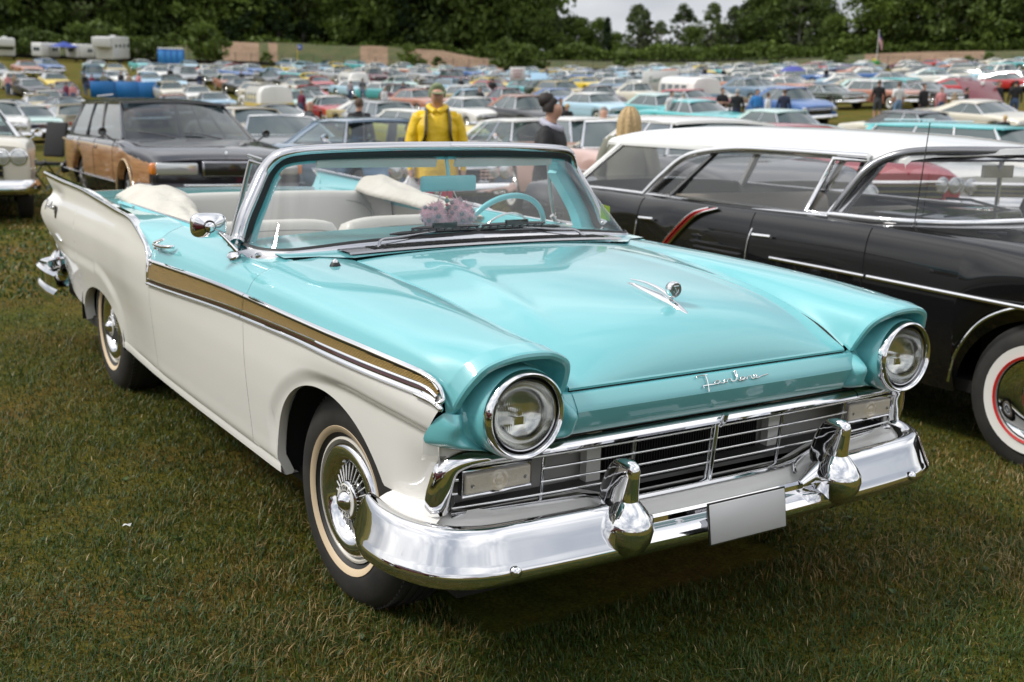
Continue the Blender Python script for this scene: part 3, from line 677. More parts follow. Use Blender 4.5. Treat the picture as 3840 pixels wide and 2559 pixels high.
# top rail
tr = MB(); prf = [(-.012, .010), (.006, .013), (.020, .006), (.026, -.004), (.022, -.012), (.008, -.016), (-.012, -.016)]
yy = np.linspace(-.62, .62, 51); tr.grid(np.array([[(gx(y, .66)+.002+dx, y, .656+dz-.006*(abs(y)/.6)**2) for dx, dz in prf] for y in yy]), flip=False); tr.obj('top_rail', [CHROME], GR, 40)
def f_surround():
    m = MB(); path = cat([(.680, .60, .650), (.676, .70, .650), (.670, .775, .650), (.660, .835, .645), (.646, .872, .622), (.636, .886, .57), (.624, .890, .52), (.616, .884, .496)], 6); k = len(path)
    wd_ = np.interp(np.linspace(0, 1, k), [0, .25, .5, .75, 1], [.016, .018, .026, .031, .026]); G = []
    for i, p in enumerate(path):
        T = path[min(i+1, k-1)]-path[max(i-1, 0)]; T /= np.linalg.norm(T); n_ = np.array([0, T[2], -T[1]]); n_ = -n_ if n_@(np.array([.65, .55, .56])-p) > 0 else n_   # outward
        n_ /= np.linalg.norm(n_); w = wd_[i]; G.append([p+n_*w*a+np.array([b, 0, 0]) for a, b in [(1.0, -.03), (.95, -.004), (.55, .010), (.2, .017), (-.2, .020), (-.55, .016), (-.95, .002), (-1.2, -.03), (-1.3, -.07)]])
    m.grid(np.array(G)); return m
both('grille_surround', f_surround, [CHROME], 50, GR)
# lower rail with its dropped middle
lr = MB()
def zlow(y): return float(np.interp(abs(y), [0, .30, .36, .46, .9], [.452, .452, .458, .483, .488]))
yl = np.linspace(-.86, .86, 91); lr.grid(np.array([[(gx(y, .48)+dx-.004, y, zlow(y)+dz) for dx, dz in [(-.012, .008), (.006, .010), (.014, .004), (.014, -.006), (.004, -.010), (-.01, -.010)]] for y in yl])); 
for sgn in (-1, 1): lr.tube([(gx(.46, .48)+.004, sgn*.46, .484), (gx(.4, .48)+.006, sgn*.40, .470), (gx(.36, .48)+.02, sgn*.345, .452), (gx(.36, .48)+.05, sgn*.32, .44)], .006, 8)
lr.obj('lower_rail', [CHROME], GR, 45)
for k, (z, yo) in enumerate([(.624, .835), (.586, .845), (.548, .85), (.512, .855)]):
    b = MB()
    for sgn in (-1, 1):
        y1 = yo if k in (0, 3) else .598; y0 = .004
        yv = np.linspace(y0, y1, 30); b.tube([(gx(y, z)-.004, sgn*y, z-(.004*(y/.8)**2)) for y in yv], .0048, 8, sy=.75)
        if k in (1, 2): b.tube([(gx(.84, z)-.004, sgn*.842, z), (gx(.86, z)-.006, sgn*.862, z)], .0045, 6)
    b.obj('grille_bar', [CHROME], GR, 60)
for y, z0 in [(-.589, .488), (.589, .488), (-.292, .455), (.292, .455)]:
    b = MB(); b.tube([(gx(y, z)-.010, y*(1-.0*z), z) for z in (z0, .55, .64)], .006, 8); b.obj('grille_post', [SATIN], GR, 60)
b = MB(); b.tube([(gx(0, z)+.003, 0, z) for z in (.447, .56, .655)], .0085, 10); b.tube([(gx(0, .66)+.034, 0, .672), (gx(0, .66)+.030, 0, .655), (gx(0, .64)+.014, 0, .636)], .0105, 10); b.tube([(gx(0, z)-.012, 0, z) for z in (.447, .655)], .007, 8); b.obj('centre_post', [CHROME], GR, 60)
# parking lamps in the grille
for sgn in (-1, 1):
    pk = MB(); c = (.640, sgn*.727, .572)
    pk.box((c[0]-.012, c[1], c[2]), (.02, .214, .064)); po = pk.obj('parking_lamp', [SATIN], GR, 0)
    lz = rbox('lens', (c[0], c[1], c[2]), (.022, .203, .056), .007, mat('parking_lens', (.62, .56, .47), .12, coat=.6, bump=(160, .5, .004)), po, 2)
    MB().lathe([(.030, .0), (.022, .003), (.014, .001), (.008, .004), (.0001, .004)], 20, 'x', (c[0]+.0105, c[1], c[2])).obj('lens_rings', [mat('parking_lens_ring', (.70, .62, .50), .1, coat=1)], po, 30)
    for dy in (-.082, .082): MB().lathe([(.0001, .004), (.005, .003), (.006, 0)], 10, 'x', (c[0]+.0105, c[1]+dy, c[2]-.004)).obj('screw', [SATIN], po)
    fr = MB(); fr.tube([(c[0], c[1]+a*.107, c[2]+b_*.034) for a, b_ in ((-1, -1), (1, -1), (1, 1), (-1, 1))], .0035, 6, closed=True); fr.obj('lamp_bezel', [CHROME], po)
# behind the grille
m = MB(); m.box((.52, 0, .56), (.02, 1.7, .24)); m.obj('grille_backing', [mat('dull_panel', (.42, .41, .39), .6)], FORD, 0)
m = MB()
for i in range(60): m.box((.545, -.30+i*.0102, .56), (.018, .003, .21))
m.box((.535, 0, .56), (.008, .64, .22)); m.obj('radiator', [mat('radiator_black', (.008, .008, .008), .6)], FORD, 0)
m = MB(); m.box((.575, 0, .56), (.02, .68, .20)); 
m = MB()
for sgn in (-1, 1): MB().box((.56, sgn*.36, .57), (.03, .05, .20)).box((.575, sgn*.41, .60), (.03, .10, .03)).obj('radiator_support', [WHITE], FORD, 0)
m = MB(); m.box((.585, 0, .478), (.09, 1.68, .012)); m.box((.575, 0, .655), (.10, 1.66, .012)); m.box((.575, .845, .56), (.07, .01, .18)); m.box((.575, -.845, .56), (.07, .01, .18)); m.obj('grille_cavity', [mat('cavity_grey', (.10, .10, .095), .5, .3)], FORD, 0)

# ---- hood ornament
ob = MB(); P = []
for t, x, w, h in [(0, .540, .001, .001), (.1, .520, .010, .006), (.3, .48, .015, .012), (.5, .42, .017, .014), (.75, .34, .012, .012), (.9, .28, .006, .010), (1, .245, .001, .004)]:
    z0 = float(hood_z(np.array(x), np.array(0.)))-.002; P.append([(x, w, z0), (x, w*.85, z0+h*.5), (x, w*.25, z0+h), (x, -w*.25, z0+h), (x, -w*.85, z0+h*.5), (x, -w, z0)])
P = np.array(P); P = np.stack([cat(P[:, j], 5) for j in range(6)], 1); ob.grid(P)
Q = cat([(.46, 0, .972), (.40, 0, .990), (.33, 0, 1.0), (.258, 0, 1.000)], 6); ob.tube(Q, np.linspace(.010, .002, len(Q)), 8)
oo = ob.obj('hood_ornament', [CHROME], FORD, 50)
s = MB().lathe([(.0001, -.026), (.014, -.022), (.022, -.012), (.0255, 0), (.0245, .010), (.021, .013)], 28, 'x', (.466, 0, .999)); s.obj('ornament_ball', [CHROME], oo, 60)
d = MB().lathe([(.021, .012), (.019, .0115), (.0001, .0115)], 28, 'x', (.466, 0, .999)); d.obj('ornament_face', [mat('ornament_grey', (.16, .17, .16), .3, coat=.8)], oo, 60)
cr_ = MB(); 
for st in ([(-.010, .012), (.010, .012), (.009, -.004), (0, -.014), (-.009, -.004), (-.010, .012)], [(-.004, .008), (.004, -.006)], [(.004, .008), (-.004, -.006)]): cr_.tube([(.4785, a, .999+b_) for a, b_ in st], .0012, 5)
cr_.obj('ornament_crest', [CHROME], oo, 60)
# aerial base on the near fender
a = MB().lathe([(.020, 0), (.019, .006), (.014, .016), (.012, .018)], 20, 'z'); ab = a.obj('aerial_base', [RUBBER], FORD, loc=(-.42, -.712, .987)); MB().lathe([(.011, .017), (.010, .023), (.004, .028), (.0001, .030)], 16, 'z').obj('aerial_cap', [CHROME], ab)
# ---- wheels
def text_mesh(s, size, extr=.001):
    cu = bpy.data.curves.new('t', 'FONT'); cu.body = s; cu.size = size; cu.extrude = extr; cu.align_x = 'CENTER'; cu.align_y = 'CENTER'; cu.resolution_u = 3
    o = bpy.data.objects.new('t', cu); COL.objects.link(o); bpy.context.view_layer.update()
    me = bpy.data.meshes.new_from_object(o.evaluated_get(bpy.context.evaluated_depsgraph_get())); bpy.data.objects.remove(o); bpy.data.curves.remove(cu); return me
TREAD = mat('tyre_tread', (.010, .010, .010), .7)
def wheel(parent, loc, steer=0, stripe=CREAMW, sgn=-1, spokes=True, R=.345, name='wheel'):
    """local +y = outboard"""
    w = empty(name, loc, (0, 0, steer+(PI if sgn < 0 else 0))); w.parent = parent
    t = MB().lathe([(.19, -.02), (.20, .012), (.222, .030), (.25, .037), (.28, .036), (.305, .028), (.328, .012), (.338, -.006), (.342, -.03), (.345, -.07), (.345, -.12), (.341, -.16), (.328, -.185), (.28, -.205), (.2, -.19)], 72, 'y')
    for k in range(90):   # shoulder tread blocks
        a = 2*PI*k/90; c, s = math.cos(a), math.sin(a)
        t.box((.338*c, -.012, .338*s), (.010, .022, .012), rot=(0, -a, 0))
    for yy_ in (-.045, -.075, -.105, -.135): t.lathe([(.3455, yy_-.010), (.349, yy_-.009), (.349, yy_+.009), (.3455, yy_+.010)], 72, 'y')
    t.obj('tyre', [TYRE], w, 40)
    MB().lathe([(.213, .0265), (.214, .0285), (.234, .0362), (.235, .0345)], 72, 'y').obj('whitewall', [stripe], w, 60)
    rm = MB().lathe([(.198, .010), (.1975, .018), (.190, .020), (.187, .014), (.176, .006), (.170, -.01)], 72, 'y'); rm.obj('rim', [mat('cream_rim', (.66, .63, .56), .35, coat=.6)], w, 60)
    cp = MB().lathe([(.180, .010), (.176, .022), (.168, .027), (.150, .030), (.132, .022), (.122, .006), (.116, -.004), (.112, -.006), (.060, .004), (.058, .012), (.060, .022), (.055, .027), (.050, .027)], 72, 'y')
    cp.obj('wheel_cover', [CHROME], w, 50)
    if spokes:
        sp = MB()
        for k in range(28):
            a = 2*PI*k/28; c, s = math.cos(a), math.sin(a)
            sp.tube([(.062*c, .012, .062*s), (.085*c, .007, .085*s), (.113*c, .001, .113*s)], [.0016, .0021, .0026], 6)
        sp.obj('wheel_cover_fins', [mat('fin_white', (.80, .80, .79), .25, .2)], w)
        MB().lathe([(.113, -.0035), (.062, .005)], 56, 'y').obj('wheel_cover_dish', [mat('dark_chrome', (.10, .10, .10), .12, 1)], w)
        rg = MB().lathe([(.054, .0285), (.052, .0305), (.034, .0305), (.032, .029)], 48, 'y').obj('name_ring', [WHITE], w)
        for j, (word, a0) in enumerate((('FORD', PI/2), ('FORD', -PI/2))):
            for i, ch in enumerate(word):
                me = text_mesh(ch, .017, .0006); me.materials.append(BLACKP); a = a0+(1.5-i)*.42*1
                o = link('letter', me, rg); r = .043; th = a-PI/2
                # +y outboard, seen from outside x runs to the left
                M_ = Matrix.Translation((-r*math.cos(a), .0318, r*math.sin(a))) @ Matrix.Rotation(th, 4, 'Y') @ Matrix.Rotation(PI, 4, 'Z') @ Matrix.Rotation(PI/2, 4, 'X'); o.matrix_local = M_
        MB().lathe([(.034, .028), (.032, .034), (.026, .043), (.016, .052), (.006, .057), (.0001, .058)], 40, 'y').obj('hub_cone', [CHROME], w, 60)
    else: MB().lathe([(.05, .026), (.0001, .05)], 24, 'y').obj('hub_cone', [CHROME], w, 60)
    bk = MB().lathe([(.19, -.02), (.15, -.05), (.0001, -.05)], 32, 'y'); bk.obj('brake_drum', [UNDER], w)
    return w
wheel(FORD, (0.0, -.842, .330), steer=math.radians(3)); wheel(FORD, (0, .842, .33), steer=math.radians(3), sgn=1); wheel(FORD, (-3.0, -.822, .33)); wheel(FORD, (-3.0, .822, .33), sgn=1)
# ---- wheel wells, floor and underbody
def f_well(cx, rx, rz, yi):
    def g():
        m = MB(); t = np.linspace(PI+.1, -.1, 24); arc = np.stack([cx+rx*np.cos(t), 0*t, .33+rz*np.sin(t)], 1)
        m.grid(np.stack([arc+[0, y, 0] for y in (.90, .75, yi)], 1)); m.add(np.array([[cx-rx, yi, .2], [cx+rx, yi, .2], [cx+rx, yi, .75], [cx-rx, yi, .75]]), [(0, 1, 2, 3)]); return m
    return g
both('wheel_well', f_well(-.005, .42, .40, .55), [DARK], 40); both('wheel_well', f_well(-2.985, .45, .34, .60), [DARK], 40)
m = MB(); m.box((-1.5, 0, .29), (4.3, 1.70, .05)); m.box((.45, 0, .34), (.4, 1.3, .06)); m.box((-.0, 0, .22), (.10, 1.3, .08)); m.box((-3.0, 0, .30), (.12, 1.3, .12)); m.box((-3.75, 0, .36), (1.0, 1.6, .1)); m.box((.3, 0, .60), (.45, 1.1, .10)); m.obj('underbody', [UNDER], FORD, 0)
m = MB(); m.tube(cat([(-3.46, -.78, .50), (-3.50, -.80, .46), (-3.52, -.80, .38), (-3.47, -.80, .34)], 6), .02, 8); m.obj('tail_pipe', [UNDER], FORD)

# ---- windscreen
WB = [(-.655, 0, 1.040), (-.662, .25, 1.036), (-.682, .50, 1.024), (-.700, .66, 1.010), (-.728, .755, 1.001), (-.80, .812, .997), (-.90, .826, .996), (-.985, .828, .997)]          # glass lower edge
WT = [(-.915, 0, 1.330), (-.922, .25, 1.329), (-.948, .48, 1.322), (-.975, .59, 1.314), (-1.005, .645, 1.304), (-1.03, .668, 1.285), (-1.042, .68, 1.26), (-1.045, .688, 1.24)]
nW = 40; WBc = resamp(cat(WB, 8), nW); WTc = resamp(cat(WT, 8), nW)
def ws_grid():
    G = []
    for j in range(14):
        t = j/13; P = WBc*(1-t)+WTc*t; P = P+np.array([.012*math.sin(PI*t), 0, 0]); G.append(P)
    return np.array(G)
G = ws_grid(); full = np.concatenate([G[:, ::-1]*[1, -1, 1], G[:, 1:]], 1); MB().grid(full).obj('windscreen', [GLASS], FORD, 180)
# frame: lower rail, pillar and header as one closed loop of profile
AP = cat([(-.985, .828, .997), (-1.002, .812, 1.02), (-1.012, .785, 1.09), (-1.028, .742, 1.17), (-1.045, .705, 1.235), (-1.045, .688, 1.262), (-1.03, .668, 1.290), (-1.003, .640, 1.310), (-.972, .58, 1.322), (-.94, .44, 1.331), (-.922, .25, 1.337), (-.915, 0, 1.339)], 6)
def f_frame():
    m = MB(); k = len(AP); G = []; GB = []
    cen = np.array([-.9, .3, 1.17])
    for i in range(k):
        p = AP[i]; T = AP[min(i+1, k-1)]-AP[max(i-1, 0)]; T /= np.linalg.norm(T)
        n_ = np.cross(T, np.array([1., 0, 0])); n_ -= T*(n_@T); n_ /= np.linalg.norm(n_); n_ = n_ if n_@(p-cen) > 0 else -n_
        f_ = np.cross(T, n_); f_ = f_ if f_[0] > 0 else -f_
        w = .045 if i < 14 else .045-.004*min(1, (i-14)/20)
        G.append([p+n_*a*w+f_*b for a, b in [(.12, -.012), (.12, .008), (.25, .016), (.55, .020), (.85, .014), (1.0, 0), (1.0, -.03), (.8, -.05), (.3, -.05)]])
        GB.append([p+n_*a*w+f_*b for a, b in [(-.42, .002), (-.35, .007), (0, .012), (.14, .012), (.14, -.004), (-.38, -.004)]])
    m.grid(np.array(G), m=0); m.grid(np.array(GB), m=1)
    # lower rail
    G = []; GB = []
    for i in range(nW):
        p = WBc[i]; d = np.array([1, 0, 0]) if i < 3 else None
        T = WBc[min(i+1, nW-1)]-WBc[max(i-1, 0)]; T /= np.linalg.norm(T); o_ = np.array([T[1], -T[0], 0]); o_ /= np.linalg.norm(o_); o_ = o_ if o_[0] > -.2 and o_@np.array([1, .6, 0]) > 0 else -o_
        h = np.interp(i/(nW-1), [0, .5, .8, 1], [1, 1.0, 1.25, 1.3])
        G.append([p+o_*a+np.array([0, 0, b*h]) for a, b in [(.003, .006), (.010, .004), (.020, -.006), (.030, -.022), (.032, -.032), (.022, -.036)]])
        GB.append([p+o_*a+np.array([0, 0, b]) for a, b in [(-.002, .014), (.004, .013), (.011, .002)]])
    m.grid(np.array(G), m=0); m.grid(np.array(GB), m=1); return m
both('windscreen_frame', f_frame, [SATIN if False else mat('frame_chrome', (.62, .62, .64), .12, 1), RUBBER], 50)
def f_garnish():
    m = MB()   # painted inner face of pillar and header
    P = AP; k = len(P); G = []; cen = np.array([-.9, .3, 1.17])
    for i in range(k):
        p = P[i]; T = P[min(i+1, k-1)]-P[max(i-1, 0)]; T /= np.linalg.norm(T); n_ = np.cross(T, np.array([1., 0, 0])); n_ /= np.linalg.norm(n_); n_ = n_ if n_@(p-cen) > 0 else -n_
        w = .030 if i > 30 else .045; G.append([p+n_*.02+[-.022, -.004, 0], p-n_*.012+[-.020, -.004, 0], p-n_*w+[-.035, -.012, 0], p-n_*(w+.004)+[-.085, -.02, 0], p+n_*.01+[-.10, -.02, 0]])
    m.grid(np.array(G)); 
    q = cat([(-1.00, .775, .985), (-.93, .775, 1.0), (-.82, .765, 1.003), (-.75, .70, 1.006), (-.72, .55, 1.018), (-.71, .3, 1.03), (-.70, 0, 1.036)], 5); m.grid(np.stack([q+[.035, .012, -.004], q, q+[-.05, -.02, -.004], q+[-.12, -.05, -.04]], 1)); return m
both('windscreen_garnish', f_garnish, [TURQ_IN], 40)
st = rbox('inspection_sticker', (-.905, .786, 1.075), (.050, .002, .072), .0008, mat('sticker_yellow', (.55, .62, .06), .6), FORD, 1, rot=(math.radians(20), math.radians(10), math.radians(20)), label='small yellow-green sticker inside the windscreen corner')
# sun visors
for sgn in (-1, 1):
    rbox('sun_visor', (-.958, sgn*.29, 1.298), (.014, .50, .040), .006, VINYL, FORD, 2, rot=(0, math.radians(20), math.radians(4*sgn)))
# vent windows
def f_vent():
    m = MB(); A = [(-1.075, .800, 1.0), (-1.095, .745, 1.14), (-1.105, .700, 1.285), (-1.235, .702, 1.292), (-1.26, .735, 1.14), (-1.27, .775, 1.0)]
    m.tube([A[3], A[4], A[5]], .0105, 8, m=0, sy=.8); m.tube([A[2], A[3]], .008, 8); m.tube([A[0], A[1], A[2]], .0085, 8); m.tube([(-1.05, .815, .99), (-1.30, .79, .995)], .014, 8)
    m.tube([(-1.105, .700, 1.303), (-1.26, .700, 1.312)], .007, 8); m.tube([(-1.25, .757, 1.012), (-1.25, .742, 1.03)], .012, 8)
    a = np.array(A); m.grid(np.array([[a[0], a[1], a[2]], [a[5], a[4], a[3]]]), m=1); return m
both('vent_window', f_vent, [mat('vent_frame_steel', (.50, .50, .50), .2, 1), GLASS], 60)
# wipers
for sgn in (-1, 1):
    px, py, pz = -.605, sgn*.462, 1.006
    w = MB(); w.lathe([(.014, -.012), (.015, .004), (.010, .012), (.0001, .014)], 16, 'z', (px, py, pz)); tipy = py+.30 if sgn < 0 else py-.34
    d = 1 if sgn < 0 else -1
    w.tube(cat([(px, py, pz+.008), (px-.035, py+d*.03, pz+.035), (px-.045, py+d*.10, pz+.040), (-.672, py+d*.30, 1.062)], 5), [.009, .009, .007, .006, .0055, .005, .005, .005, .005, .0045, .004, .004, .004, .004, .004, .004], 8, m=0)
    wo = w.obj('wiper_arm', [SATIN], FORD, 60)
    b = MB(); Pn = lambda t: np.array([-.668-.012*abs(t-.5), py+d*(.08+.46*t), 1.055+.006*math.sin(PI*t)])
    b.tube([Pn(t) for t in np.linspace(0, 1, 14)], [.002]+[.005]*12+[.002], 6, sy=1.6); b.tube([Pn(t)+[.01, 0, .016] for t in np.linspace(.18, .82, 12)], [.003]+[.007]*10+[.003], 6); b.box(Pn(.48)+[.012, 0, .022], (.014, .10, .018))
    for t in np.linspace(.2, .8, 9): b.box(Pn(t)+[.005, 0, .009], (.006, .010, .016))
    b.obj('wiper_blade', [BLACKP], wo, 40)
# mirror
MR = empty('door_mirror', (0, 0, 0)); MR.parent = FORD; tag(MR, label='chrome door mirror on a slanted stalk')
mh = MB(); n = 40; G = []
for r, x in [(1.0, -.012), (1.0, .0), (.96, .010), (.80, .020), (.55, .030), (.30, .040), (.27, .036), (.0001, .036)]:
    row = []
    for i in range(n):
        t = 2*PI*i/n; c, s = math.cos(t), math.sin(t); row.append((x, .0635*r*np.sign(c)*abs(c)**.55, .045*r*np.sign(s)*abs(s)**.55))
    G.append(row)
mh.grid(np.array(G), cv=True); mo = mh.obj('mirror_head', [CHROME], MR, 60, loc=(-.945, -.968, 1.082), rot=(0, 0, math.radians(-12)))
MB().lathe([(.018, .036), (.017, .048), (.008, .056), (.0001, .057)], 20, 'x').obj('ball_joint', [CHROME], mo)
rg = MB(); rg.tube([(.037, .020*math.cos(t), .020*math.sin(t)) for t in np.linspace(0, 2*PI, 24, endpoint=False)], .003, 6, closed=True); rg.obj('joint_ring', [BLACKP], mo)
sm = MB(); sm.tube([(-.925, -.962, 1.082), (-.912, -.918, 1.035), (-.905, -.882, .992)], [.006, .009, .016], 10, sy=.6); sm.obj('mirror_stalk', [CHROME], MR)
fb = MB().lathe([(.036, 0), (.034, .006), (.02, .012), (.0001, .013)], 24, 'z'); fb.xf(Matrix.Diagonal((1.2, .6, 1, 1))); fb.obj('mirror_foot', [CHROME], MR, loc=(-.945, -.880, .968), rot=(math.radians(38), 0, math.radians(0)))
# door handles
def f_handle():
    m = MB(); y = float(YH(-1.68, .86)); c = np.array([-1.66, .922, .925])
    m.tube(cat([(-1.775, .928, .908), (-1.74, .945, .916), (-1.70, .955, .922), (-1.60, .957, .926), (-1.535, .945, .932), (-1.53, .925, .932)], 5), [.012]+[.010]*24+[.008], 10, sy=.8)
    m.tube([(-1.71, .955, .915), (-1.71, .935, .902)], .011, 8); m.lathe([(.013, 0), (.012, .006), (.0001, .008)], 16, 'y', (-1.775, .925, .905)); m.tube([(-1.70, .955, .93), (-1.645, .935, .950)], [.009, .006], 8); return m
both('door_handle', f_handle, [CHROME], 60)

# ---- interior
m = MB(); m.box((-1.95, 0, .33), (2.6, 1.5, .02)); m.obj('carpet', [mat('dark_carpet', (.03, .035, .035), .9)], FORD, 0)
def f_dtrim():
    m = MB(); xs = np.linspace(-1.06, -2.95, 24); P = []
    for x in xs: P.append([(x, .80, .984), (x, .785, .994), (x, .765, .986), (x, .758, .93), (x, .755, .80), (x, .75, .45)])
    P = np.array(P); m.grid(P[:, :4], m=0); m.grid(P[:, 3:], m=1); m.tube([(-1.1, .778, .997), (-2.9, .778, .994)], .005, 6, m=2); return m
both('door_trim_panel', f_dtrim, [TURQ_IN, VINYL, CHROME], 40)
# dashboard
m = MB(); pr = [(-.72, 1.025), (-.80, 1.022), (-.87, 1.005), (-.90, .985), (-.905, .95), (-.88, .85), (-.84, .74)]
m.grid(np.array([[(x, y, z-.02*(abs(y)/.75)**2) for x, z in pr] for y in np.linspace(-.75, .75, 31)])); dsh = m.obj('dashboard', [TURQ_IN], FORD, 50)
P = MB(); G = []
for i, x in enumerate(np.linspace(-.74, -.92, 9)):
    h = .035*math.sin(PI*(i+.8)/9.6)**.6; G.append([(x, .40+.19*v, 1.005+h*(1-abs(v)**2.4)**.5 if abs(v) < 1 else 1.005) for v in np.linspace(-1, 1, 21)])
P.grid(np.array(G)); P.obj('instrument_hood', [mat('dark_grey_pod', (.10, .10, .105), .35, coat=.2)], dsh, 60)
# steering wheel
SW = empty('steering_wheel', (-1.20, .44, .95), (0, math.radians(-64), 0)); SW.parent = FORD
rr = .212; m = MB(); m.tube([(rr*math.cos(t), rr*math.sin(t), 0) for t in np.linspace(0, 2*PI, 60, endpoint=False)], .0125, 10, closed=True); m.obj('rim', [TURQ_IN], SW, 180)
m = MB(); m.tube([(-.002, -rr, 0), (-.03, -.1, -.03), (-.03, 0, -.045), (-.03, .1, -.03), (-.002, rr, 0)], .012, 8, sy=.6); m.lathe([(.045, -.05), (.04, -.02), (.0001, -.015)], 20, 'z'); m.obj('spokes', [TURQ_IN], SW, 60)
m = MB(); m.tube([(.13*math.cos(t), .13*math.sin(t), -.012) for t in np.linspace(0, 2*PI, 48, endpoint=False)], .005, 8, closed=True); m.obj('horn_ring', [CHROME], SW, 180)
m = MB(); m.tube([(0, 0, -.05), (0, 0, -.55)], .03, 12); m.obj('steering_column', [TURQ_IN], SW, 60)
# rear-view mirror
RM = empty('rear_view_mirror'); RM.parent = FORD
m = MB(); m.tube(cat([(-.945, 0, 1.333), (-.93, 0, 1.30), (-.915, 0, 1.24)], 5), .008, 10); m.box((-.955, 0, 1.328), (.05, .09, .012)); m.obj('mirror_stem', [TURQ_IN], RM, 60)
rbox('mirror_case', (-.915, 0, 1.216), (.022, .262, .062), .010, TURQ_IN, RM, 3, rot=(0, 0, math.radians(4)), label='turquoise painted mirror back')
# seats
def cushion(name, c, d, r, mt, parent, bulge=.02, rot=None, piping=None):
    bm = bmesh.new(); bmesh.ops.create_cube(bm, size=1); bmesh.ops.subdivide_edges(bm, edges=bm.edges, cuts=11, use_grid_fill=True)
    for v in bm.verts:
        p = np.array(v.co)*2; q = np.array([p[0], p[1], p[2]])
        k = 5.0; n_ = (np.abs(p)**k).sum()**(1/k); mx_ = np.abs(p).max(); q = p*(mx_/n_)**.75 if n_ > 0 else p
        v.co = Vector(q*np.array(d)/2)
    me = bpy.data.meshes.new(name); bm.to_mesh(me); bm.free(); me.materials.append(mt); me.polygons.foreach_set('use_smooth', [True]*len(me.polygons))
    return link(name, me, parent, c, rot)
FS = empty('front_seat'); FS.parent = FORD
for sgn in (-1, 1):
    b = cushion('backrest', (-1.95, sgn*.372, .725), (.17, .735, .50), .05, VINYL, FS, rot=(0, math.radians(-14), 0))
    pp = MB(); pp.tube(cat([(-1.835, sgn*.37-.335, .78), (-1.875, sgn*.37-.325, .90), (-1.89, sgn*.37-.24, .932), (-1.895, sgn*.37, .938), (-1.89, sgn*.37+.24, .932), (-1.875, sgn*.37+.325, .90), (-1.835, sgn*.37+.335, .78)], 6), .004, 6); pp.obj('piping', [mat('seam_grey', (.33, .33, .30), .5)], b) if False else None
cushion('seat_base', (-1.60, 0, .47), (.58, 1.46, .20), .05, VINYL, FS)
def piping(pts, par, r=.0035): MB().tube(cat(pts, 6), r, 6).obj('piping', [mat('seam_grey', (.30, .30, .27), .5)], par, 180)
for sgn in (-1, 1):
    y0 = sgn*.372; piping([(-1.850, y0-.325, .87), (-1.866, y0-.27, .925), (-1.872, y0, .938), (-1.866, y0+.27, .925), (-1.850, y0+.325, .87)], FS)
RS = empty('rear_seat'); RS.parent = FORD
cushion('backrest', (-3.00, 0, .755), (.20, 1.36, .52), .05, VINYL2, RS, rot=(0, math.radians(-14), 0)); cushion('seat_base', (-2.70, 0, .52), (.56, 1.30, .2), .05, VINYL2, RS)
m = MB(); G = []
for x, z in [(-3.06, .94), (-3.06, .985), (-3.08, 1.002), (-3.13, 1.006), (-3.19, 1.000), (-3.21, .985)]: G.append([(x+.12*(abs(y)/.7)**3, y, z) for y in np.linspace(-.72, .72, 41)])
m.grid(np.array(G)); m.obj('rear_shelf_pad', [VINYL], RS, 60)
m = MB(); G = []
for i, z in enumerate(np.linspace(.66, .985, 14)):
    t = i/13; G.append([(-3.005+.03*t-.10*t+.16*(abs(y)/.74)**4, y, z) for y in np.linspace(-.745, .745, 51)])
m.grid(np.array(G)); m.obj('rear_bulkhead_trim', [VINYL], RS, 60)
pp = MB(); c_ = cat([(-2.80, -.66, .80), (-2.84, -.60, .90), (-2.86, -.40, .93), (-2.865, -.20, .925), (-2.86, -.10, .885), (-2.855, 0, .865), (-2.86, .10, .885), (-2.865, .20, .925), (-2.86, .40, .93), (-2.84, .60, .90), (-2.80, .66, .80)], 6); c_ = c_+[-.105, 0, .035]; pp.tube(c_, .005, 6); pp.obj('piping', [mat('seam_grey', (.30, .30, .27), .5)], RS)
m = MB(); G = []
for v in np.linspace(-1, 1, 15): G.append([(-3.055, .085*v, .992), (-3.045, .085*v, .992-.050*(1-v*v)**.5)])
m.grid(np.array(G)); m.obj('speaker_grille', [mat('speaker_grey', (.33, .33, .33), .5, .6, bump=(300, .6, .004))], RS)

